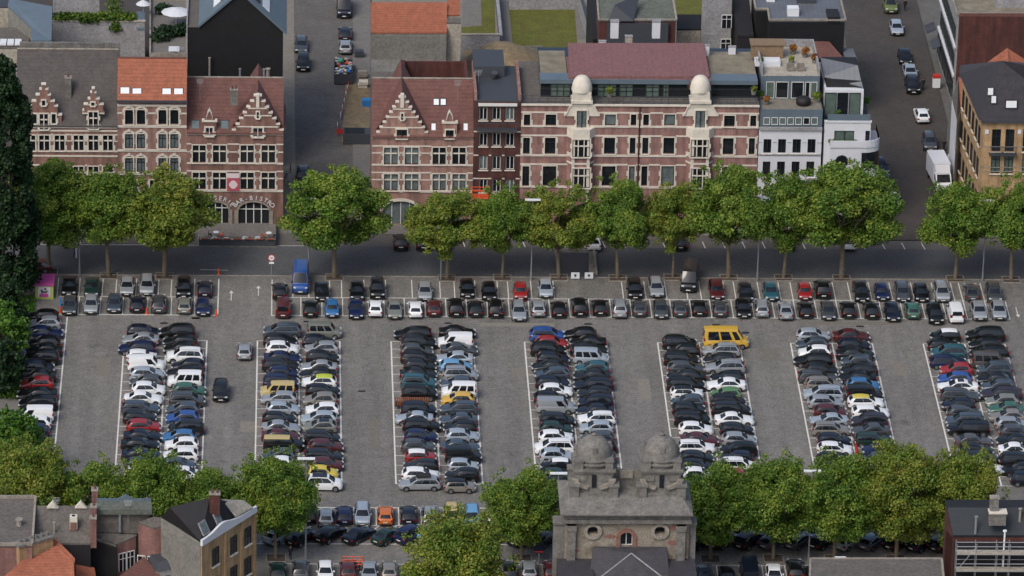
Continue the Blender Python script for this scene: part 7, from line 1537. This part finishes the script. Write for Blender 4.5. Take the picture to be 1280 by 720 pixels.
# terrace of the bistro
xa_, xb_ = G(249,309).x, G(345,309).x; yt = G(300,308.5).y; t = thing('terrace_fence', 'dark terrace railing with orange flower boxes before the bistro', 'fence', (xa_, yt, 0)); b = MB()
for (ax, ay, bx_, by) in ((xa_, yt, xb_, yt), (xb_, yt, xb_, YF-.6)):
    n = int(max(abs(bx_-ax), abs(by-ay))/1.6)
    for k in range(n+1): xx, yy = lerp(ax, bx_, k/n), lerp(ay, by, k/n); b.box(xx-.04, xx+.04, yy-.04, yy+.04, .1, 1.35)
    for z in (.35,.75,1.3): b.tube((ax, ay, z), (bx_, by, z), .035, n=5)
    b.box(min(ax,bx_), max(ax,bx_)+.01, min(ay,by), max(ay,by)+.02, .15, .95)
b.build('railing', M['lead'], t); b = MB()
for k in range(7): xx = lerp(xa_, xb_, (k+.5)/7); b.box(xx-.42, xx+.42, yt-.22, yt-.05, 1.05, 1.2)
b.build('flower_box', mat('dull_orange', '#8a4a35', .8), t)
b = MB(); b.box(xa_-.2, xb_+.2, yt-.15, YF-3, .0, .12); tag(b.build('terrace_floor', M['stone2']), kind='structure')
for i, (px, py) in enumerate(((268,297),(283,298),(306,297),(322,297),(336,291),(270,290))):
    g = G(px, py, .85); b = MB(); b.tube((g.x,g.y,.82), (g.x,g.y,.87), .38, n=12, mi=1); b.tube((g.x,g.y,.1), (g.x,g.y,.82), .04, n=6); 
    tb = tag(b.build('terrace_table', [M['lead'], M['lampw']]), ORD[i].replace('topmost','first')+' small round table on the bistro terrace', 'table', 'terrace tables')
    for sx in (-1, 1):
        b = MB(); cx_ = g.x+sx*.75; b.box(cx_-.22, cx_+.22, g.y-.22, g.y+.22, .52, .58); b.box(cx_+sx*.18-.03, cx_+sx*.18+.03, g.y-.22, g.y+.22, .58, 1.0); [b.box(cx_+a*.18-.02, cx_+a*.18+.02, g.y+c_*.18-.02, g.y+c_*.18+.02, .12, .52) for a in (-1,1) for c_ in (-1,1)]
        tag(b.build('terrace_chair', M['orange' if (i+sx) % 3 == 0 else 'blackroof']), f"{'left' if sx < 0 else 'right'} chair at the {ORD[i].replace('topmost','first')} terrace table", 'chair', 'terrace chairs')
# orange boom lift before the dark brick house
g = G(604, 300); t = thing('boom_lift', 'orange boom lift with raised basket before the dark brick house', 'boom lift', (g.x, g.y, 0)); b = MB(); b.box(-1.2,1.2,-1,1,.4,1.2); b.box(-1.5,-.3,-.6,.6,1.2,2.2); o = b.build('chassis', M['orange']); o.parent = t
for sx in (-1,1):
    for sy in (-1,1): b = MB(); b.tube((sx*.9, sy*.95-.12, .42), (sx*.9, sy*.95+.12, .42), .42, n=14); o = b.build('wheel', M['tyre']); o.parent = t
zb_ = FP(600, 246, g.y).z; bx_ = FP(600, 246, g.y).x-g.x; b = MB(); b.tube((-.8,0,2.0), (.6,0,zb_*.45), .2, n=6); b.tube((.6,0,zb_*.45), (bx_+.6,0,zb_-.2), .15, n=6); b.tube((-.5,.3,2.0), (.7,.3,zb_*.45), .08, n=5); o = b.build('arm', M['orange']); o.parent = t
b = MB(); 
for z in (zb_, zb_+.55, zb_+1.1):
    for a, c_ in (((-1,-.5),(1,-.5)),((1,-.5),(1,.5)),((1,.5),(-1,.5)),((-1,.5),(-1,-.5))): b.tube((bx_+a[0],a[1],z), (bx_+c_[0],c_[1],z), .05, n=5)
for a in ((-1,-.5),(0,-.5),(1,-.5),(1,.5),(0,.5),(-1,.5)): b.tube((bx_+a[0],a[1],zb_), (bx_+a[0],a[1],zb_+1.1), .04, n=5)
b.box(bx_-1,bx_+1,-.5,.5,zb_-.06,zb_+.02); o = b.build('basket', M['orange']); o.parent = t
# white box truck
g = G(1174, 232); t = thing('box_truck', 'white box truck driving down the right street', 'truck', (g.x, g.y, .135), 'cars in the streets', math.radians(-85)); 
def part(fn, name, m_, t, sm=False): b = MB(); fn(b); o = b.build(name, m_ if isinstance(m_, list) else [m_], smooth=sm); o.parent = t; return o
part(lambda b: b.box(-3.6, 1.2, -1.1, 1.1, .8, 3.35), 'cargo_box', M['white'], t); part(lambda b: b.box(-3.6, 3.0, -.5, .5, .55, .8), 'chassis', M['trim'], t)
part(lambda b: b.prism([(1.25,-1.0,.5),(3.2,-1.0,.5),(3.25,-1.0,1.25),(2.75,-1.0,1.4),(2.1,-1.0,2.3),(1.25,-1.0,2.35)], (0,2.0,0)), 'cab', PAINT['wh'], t); part(lambda b: b.prism([(1.25,-.95,2.352),(2.0,-.95,2.352),(1.25,-.95,3.3)], (0,1.9,0)), 'wind_deflector', M['white'], t)
part(lambda b: b.quad((2.78,-.88,1.44),(2.78,.88,1.44),(2.13,.82,2.28),(2.13,-.82,2.28)), 'windscreen', M['carglass'], t)
for sy in (-1,1):
    part(lambda b: b.quad((1.5,sy*1.012,1.4),(2.6,sy*1.012,1.4),(2.1,sy*1.012,2.2),(1.5,sy*1.012,2.2)), 'side_window', M['carglass'], t); part(lambda b: b.box(3.15,3.27,min(sy*.55,sy*.9),max(sy*.55,sy*.9),.85,1.1), 'headlight', M['head'], t)
    for x_ in (-2.5, 2.2): part(lambda b: b.tube((x_, sy*1.05, .42), (x_, sy*.8, .42), .42, n=14), 'wheel', M['tyre'], t)
# rubbish container, builders' fence and crates in the left street
g = G(429, 98); t = thing('rubbish_skip', 'open skip heaped with mixed rubble and boards in the left street', 'skip', (g.x, g.y, .17)); a_ = 1.15
part(lambda b: [b.box(-a_-.1,-a_,-2.8,2.8,.1,1.5), b.box(a_,a_+.1,-2.8,2.8,.1,1.5), b.box(-a_,a_,-2.8,-2.7,.1,1.5), b.box(-a_,a_,2.7,2.8,.1,1.5), b.box(-a_,a_,-2.7,2.7,.1,.2)], 'skip_body', M['lead'], t)
rng = random.Random(9); b = MB(); cols = [M['cream'], M['orange'], M['stone'], M['white'], M['brickR'], M['bluep'], M['wood']]
for k in range(110):
    p = Vector((rng.uniform(-1,1), rng.uniform(-2.6,2.6), rng.uniform(1.2,1.75))); a = rng.uniform(0,3.1); L = rng.uniform(.2,.7); w2_ = rng.uniform(.05,.18); d_ = Vector((math.cos(a), math.sin(a), rng.uniform(-.3,.3)))*L/2; n_ = Vector((-math.sin(a), math.cos(a), 0))*w2_
    b.prism([p-d_-n_, p+d_-n_, p+d_+n_, p-d_+n_], (0,0,.12), rng.randint(0,6))
o = b.build('rubble', cols); o.parent = t; o['kind'] = 'stuff'
g = G(425.5, 78, 1.8); b = MB(); b.lathe([(.02,0),(.3,.05),(.32,.35),(.1,.5),(.02,.5)], g, 12); tag(b.build('green_bucket', mat('green_plastic', '#2d9a63', .5)), 'bright green bucket on top of the skip rubble', 'bucket')
sheet('dirt_strip', [(427,178),(462,178),(461,104),(432,104)], .19, M['sand'])
t = thing('site_fence', 'red and white barrier panels fencing the dug-up kerb in the left street', 'barrier', G(424,170)); 
def seg(a, c_, h=1.0):
    p, q = G(a[0],a[1],.17), G(c_[0],c_[1],.17); n = max(1, int((q-p).length/1.2)); b = MB()
    for k in range(n): u = p.lerp(q, k/n); v = p.lerp(q, (k+.9)/n); b.prism([u+Vector((0,0,.35)), v+Vector((0,0,.35)), v+Vector((0,0,h)), u+Vector((0,0,h))], (.06,.06,0), k % 2); b.tube(u, u+Vector((0,0,h)), .03, n=5, mi=0)
    b.build('barrier_panel', [M['red'], M['lampw']], t)
seg((422,157),(421,170)); seg((421,170),(434,171)); seg((436,110),(425,152))
g = G(447, 164, 1.5); b = MB(); b.box(g.x-1.9, g.x+1.9, g.y-1.3, g.y+1.0, .2, 1.6, 0); b.box(g.x-1.7, g.x+.9, g.y-1.1, g.y+.8, 1.6, 1.66, 1); tag(b.build('site_container', [M['lead'], M['black']]), 'dark site box with black lid at the left street mouth', 'site box')
for i, (px, py, m_, lab) in enumerate(((449,72,'lead','dark generator at the street side of the orange roof'),(453,98,'stone3','first stack of paving slabs by the skip'),(454,110,'stone','second stack of paving slabs by the skip'),(458,133,'bluep','small blue tarpaulin bundle by the house side'),(441,90,'metalL','grey cement mixer drum beside the skip'))):
    g = G(px, py); b = MB()
    if 'drum' in lab: b.lathe([(.1,0),(.45,.3),(.45,.8),(.2,1.1),(.02,1.1)], (g.x,g.y,.3), 12)
    else:
        for k in range(4): o_ = rng.uniform(-.1,.1); b.box(g.x-.6+o_, g.x+.6+o_, g.y-.5-o_, g.y+.5-o_, .18+k*.22, .38+k*.22)
    tag(b.build(dict(lead='generator', bluep='tarpaulin_bundle', metalL='cement_mixer').get(m_, 'slab_stack'), M[m_]), lab, 'site material', 'building site things')
# shop sign near the pink house, small board
g = FP(464, 251, YF-.2); b = MB(); b.box(g.x-.35, g.x+.35, g.y-.4, g.y-.35, g.z-.4, g.z+.4, 0); b.box(g.x-.18, g.x+.18, g.y-.42, g.y-.401, g.z-.2, g.z+.2, 1); tag(b.build('parking_sign', [M['bluep'], M['lampw']]), 'small blue square sign on the corner of the pink gable house', 'sign')
# pickup load: rusty planks on a low trailer
ox, oy, s = CR['E']; g = G(ox+295/s, oy+645/s, 1.3); t = thing('flatbed_trailer', 'low trailer stacked with rusty brown slats in the third block, left row', 'trailer', (g.x-.2, g.y, 0)); 
part(lambda b: b.box(-2.0,2.0,-.55,.55,.5,.65), 'bed', M['trim'], t); part(lambda b: [b.box(-2.0+.25*k, -1.82+.25*k, -.5, .5, .651+.0, 1.25) for k in range(16)], 'load', M['rust'], t)
for sx in (-.4,.5):
    for sy in (-1,1): part(lambda b: b.tube((sx, sy*.56, .32), (sx, sy*.68, .32), .32, n=12), 'wheel', M['tyre'], t)
# folded red banner on a white pole, right block six
g = G(1074, 592); z = FP(1069, 552, g.y).z; t = thing('banner_pole', 'white leaning pole with a folded red banner beside the sixth block', 'banner', (g.x, g.y, 0)); xo = FP(1069, 552, g.y).x-g.x
part(lambda b: b.tube((0,0,0), (xo,0,z), .05, n=6), 'pole', M['lampw'], t); part(lambda b: [b.tube((xo*.95,0,z*.97), (xo*.45+.15,-.02,z*.42), .10, .26, 8), b.tube((xo*.45+.15,-.02,z*.42), (xo*.2+.25,0,z*.15), .26, .12, 8)], 'folded_cloth', M['red'], t)
# orange work trike at the bottom row, info panel
g = G(441, 712); t = thing('cargo_cart', 'orange tubular work cart standing behind the dark red car at the bottom', 'cart', (g.x, g.y, 0)); 
part(lambda b: [b.tube((-1.1,-.6,z), (1.1,-.6,z), .05, n=5) for z in (.4,.9,1.3)]+[b.tube((-1.1,.6,z), (1.1,.6,z), .05, n=5) for z in (.4,.9,1.3)]+[b.tube((x_,y_,.3), (x_,y_,1.35), .05, n=5) for x_ in (-1.1,0,1.1) for y_ in (-.6,.6)]+[b.tube((-1.1,-.6,1.3), (1.1,.6,.4), .04, n=5)], 'frame', M['orange'], t)
part(lambda b: b.box(-.4,.4,-.35,.35,.4,1.0), 'engine', M['trim'], t)
for x_ in (-.9,.9):
    for sy in (-1,1): part(lambda b: b.tube((x_, sy*.6, .28), (x_, sy*.72, .28), .28, n=12), 'wheel', M['tyre'], t)
g = G(673.5, 706); z = FP(673.5, 684, g.y).z; t = thing('info_sign', 'dark blue information panel on a post left of the church', 'sign', (g.x, g.y, 0)); part(lambda b: b.tube((0,0,0), (0,0,z-.5), .06, n=8), 'post', M['metalL'], t); part(lambda b: [b.box(-.5,.5,-.06,.02,z-.7,z+.7,0), b.box(-.45,.45,-.07,-.061,z-.62,z-.45,1)], 'panel', [M['dn_panel'] if 'dn_panel' in M else mat('navy_panel', '#18213c', .4), M['red']], t)
for i, (px, py) in enumerate(((1050.5,698),(1161,699.5))):
    g = G(px, py, 7.5); b = MB(); b.box(g.x-.6, g.x+.6, g.y-.2, g.y+.2, 7.5, 7.65); b.tube((g.x,g.y,0), (g.x,g.y,7.5), .07, n=6); tag(b.build('lamp_post', M['lampw']), ['lower lamp post behind the grey flat roof, left one','lower lamp post behind the grey flat roof, right one'][i], 'street lamp', 'lower lamp posts')
# leaning street sign post etc. bicycles at the bistro corner
def bike(px, py, rz, lab):
    g = G(px, py); t = thing('bicycle', lab, 'bicycle', (g.x, g.y, .16), 'bicycles', rz)
    for x_ in (-.5,.5):
        def wh(b):
            n = 14
            for k in range(n): a0, a1 = 2*math.pi*k/n, 2*math.pi*(k+1)/n; b.tube((x_+math.cos(a0)*.33,0,.34+math.sin(a0)*.33), (x_+math.cos(a1)*.33,0,.34+math.sin(a1)*.33), .025, n=4)
        part(wh, 'wheel', M['tyre'], t)
    part(lambda b: [b.tube(p, q, .025, n=4) for p, q in (((-.5,0,.34),(-.15,0,.8)),((-.15,0,.8),(.35,0,.82)),((.35,0,.82),(0,0,.34)),((0,0,.34),(-.15,0,.8)),((-.5,0,.34),(0,0,.34)),((.5,0,.34),(.36,0,1.0)))], 'frame', M['lead'], t); part(lambda b: b.box(-.28,-.04,-.07,.07,.88,.93), 'saddle', M['trim'], t); part(lambda b: b.tube((.36,-.25,1.0), (.36,.25,1.0), .02, n=4), 'handlebar', M['trim'], t)
bike(356.5, 236, .3, 'bicycle leaning by the bistro corner, lower one'); bike(357, 226, 1.3, 'bicycle by the bistro corner, upper one of the pile'); bike(363, 216, 1.5, 'bicycle standing on the left street pavement')
# ---------------------------------------------------------------- people
def person(px, py, rz, top, legs, label, stride=.22, z=0.0, arm=.1):
    g = G(px, py); t = thing('person', label, 'person', (g.x, g.y, z), 'people on foot', rz)
    V = [(0,0,.98),(0,0,1.15),(0,0,1.38),(0,0,1.52),(0,0,1.60),(.02,0,1.72),(-.0,.17,1.42),(0,-.17,1.42),(-arm,.22,1.14),(arm,-.22,1.14),(-arm*.2+.05,.23,.90),(arm+.12,-.22,.92),(0,.10,.92),(0,-.10,.92),(stride*.6,.10,.52),(-stride*.3,-.10,.52),(stride,.10,.08),(-stride,-.10,.10),(stride+.16,.10,.04),(-stride+.14,-.10,.05),(.02,.23,.82),(arm+.16,-.22,.84)]
    E = [(0,1),(1,2),(2,3),(3,4),(4,5),(2,6),(2,7),(6,8),(7,9),(8,10),(9,11),(0,12),(0,13),(12,14),(13,15),(14,16),(15,17),(16,18),(17,19),(10,20),(11,21)]
    R_ = [.14,.13,.15,.06,.09,.10,.075,.075,.055,.055,.042,.042,.10,.10,.075,.075,.05,.05,.045,.045,.03,.03]
    me = bpy.data.meshes.new('body'); me.from_pydata(V, E, []); o = bpy.data.objects.new('body', me); link(o)
    md = o.modifiers.new('s', 'SKIN'); 
    for i, v in enumerate(me.skin_vertices[0].data): v.radius = (R_[i], R_[i]*(1.25 if i in (0,1,2) else 1)); v.use_root = (i == 0)
    sb = o.modifiers.new('u', 'SUBSURF'); sb.levels = 2; sb.render_levels = 2
    dg = bpy.context.evaluated_depsgraph_get(); m2 = bpy.data.meshes.new_from_object(o.evaluated_get(dg)); bpy.data.objects.remove(o); bpy.data.meshes.remove(me)
    for mm in (mat('cloth_'+top, top, .8), mat('cloth_'+legs, legs, .8), M['skin'], M['trim']): m2.materials.append(mm)
    for p in m2.polygons:
        c = p.center; p.use_smooth = True
        p.material_index = 2 if c.z > 1.51 or (abs(c.y) > .17 and c.z < .93 and c.z > .78) else 3 if c.z < .10 else 0 if c.z > .96 or (abs(c.y) > .17 and c.z > .8) else 1
    o = bpy.data.objects.new('body', m2); link(o); o.parent = t
    b = MB(); b.lathe([(.115,0),(.12,.07),(.09,.13),(.03,.155)], (-.015,0,1.67), 12); h = b.build('hair', mat('hair_brown', '#2d2019', .8), smooth=True); h.parent = t
for a in [(625.5,399,-.5,'#1c2740','#1b2230','person in dark blue striding across the lane below the bays',.3,.0),
  (729.5,301,2.5,'#23304f','#22262e','person in blue standing under the trees, left one of two',.05,.01),(733,304,-1.2,'#1f2023','#2a2b33','person in black standing under the trees, right one of two',.05,.01),
  (93.5,321,.2,'#141822','#14161c','person in black walking on the road behind the left bays',.25,0),
  (1179.5,191,1.2,'#1a1b20','#1c1d22','person in dark clothes on the pavement beside the grey tall car',.15,.17),(1188.5,208,1.5,'#232227','#1b1c20','person in dark clothes beside the blue board in the right street',.1,.17),
  (1153.5,114,1.4,'#17181c','#1d2028','person in black beside the parked black car in the right street',.1,.17),(1131,15,1.4,'#15161a','#1b1c20','person in dark clothes at the top of the right street',.2,.17),
  (363,700,1.2,'#1b1f26','#1a1c22','person in dark clothes standing by the trunk of the free-standing lower tree',.08,0)]:
    person(a[0], a[1], a[2], a[3], a[4], a[5], a[6], a[7])
g = G(363, 219, .9)
for o in S.objects:
    l = o.get('label')
    if l and o.parent is None and not (4 <= len(l.split()) <= 16): print('LABEL', len(l.split()), l)
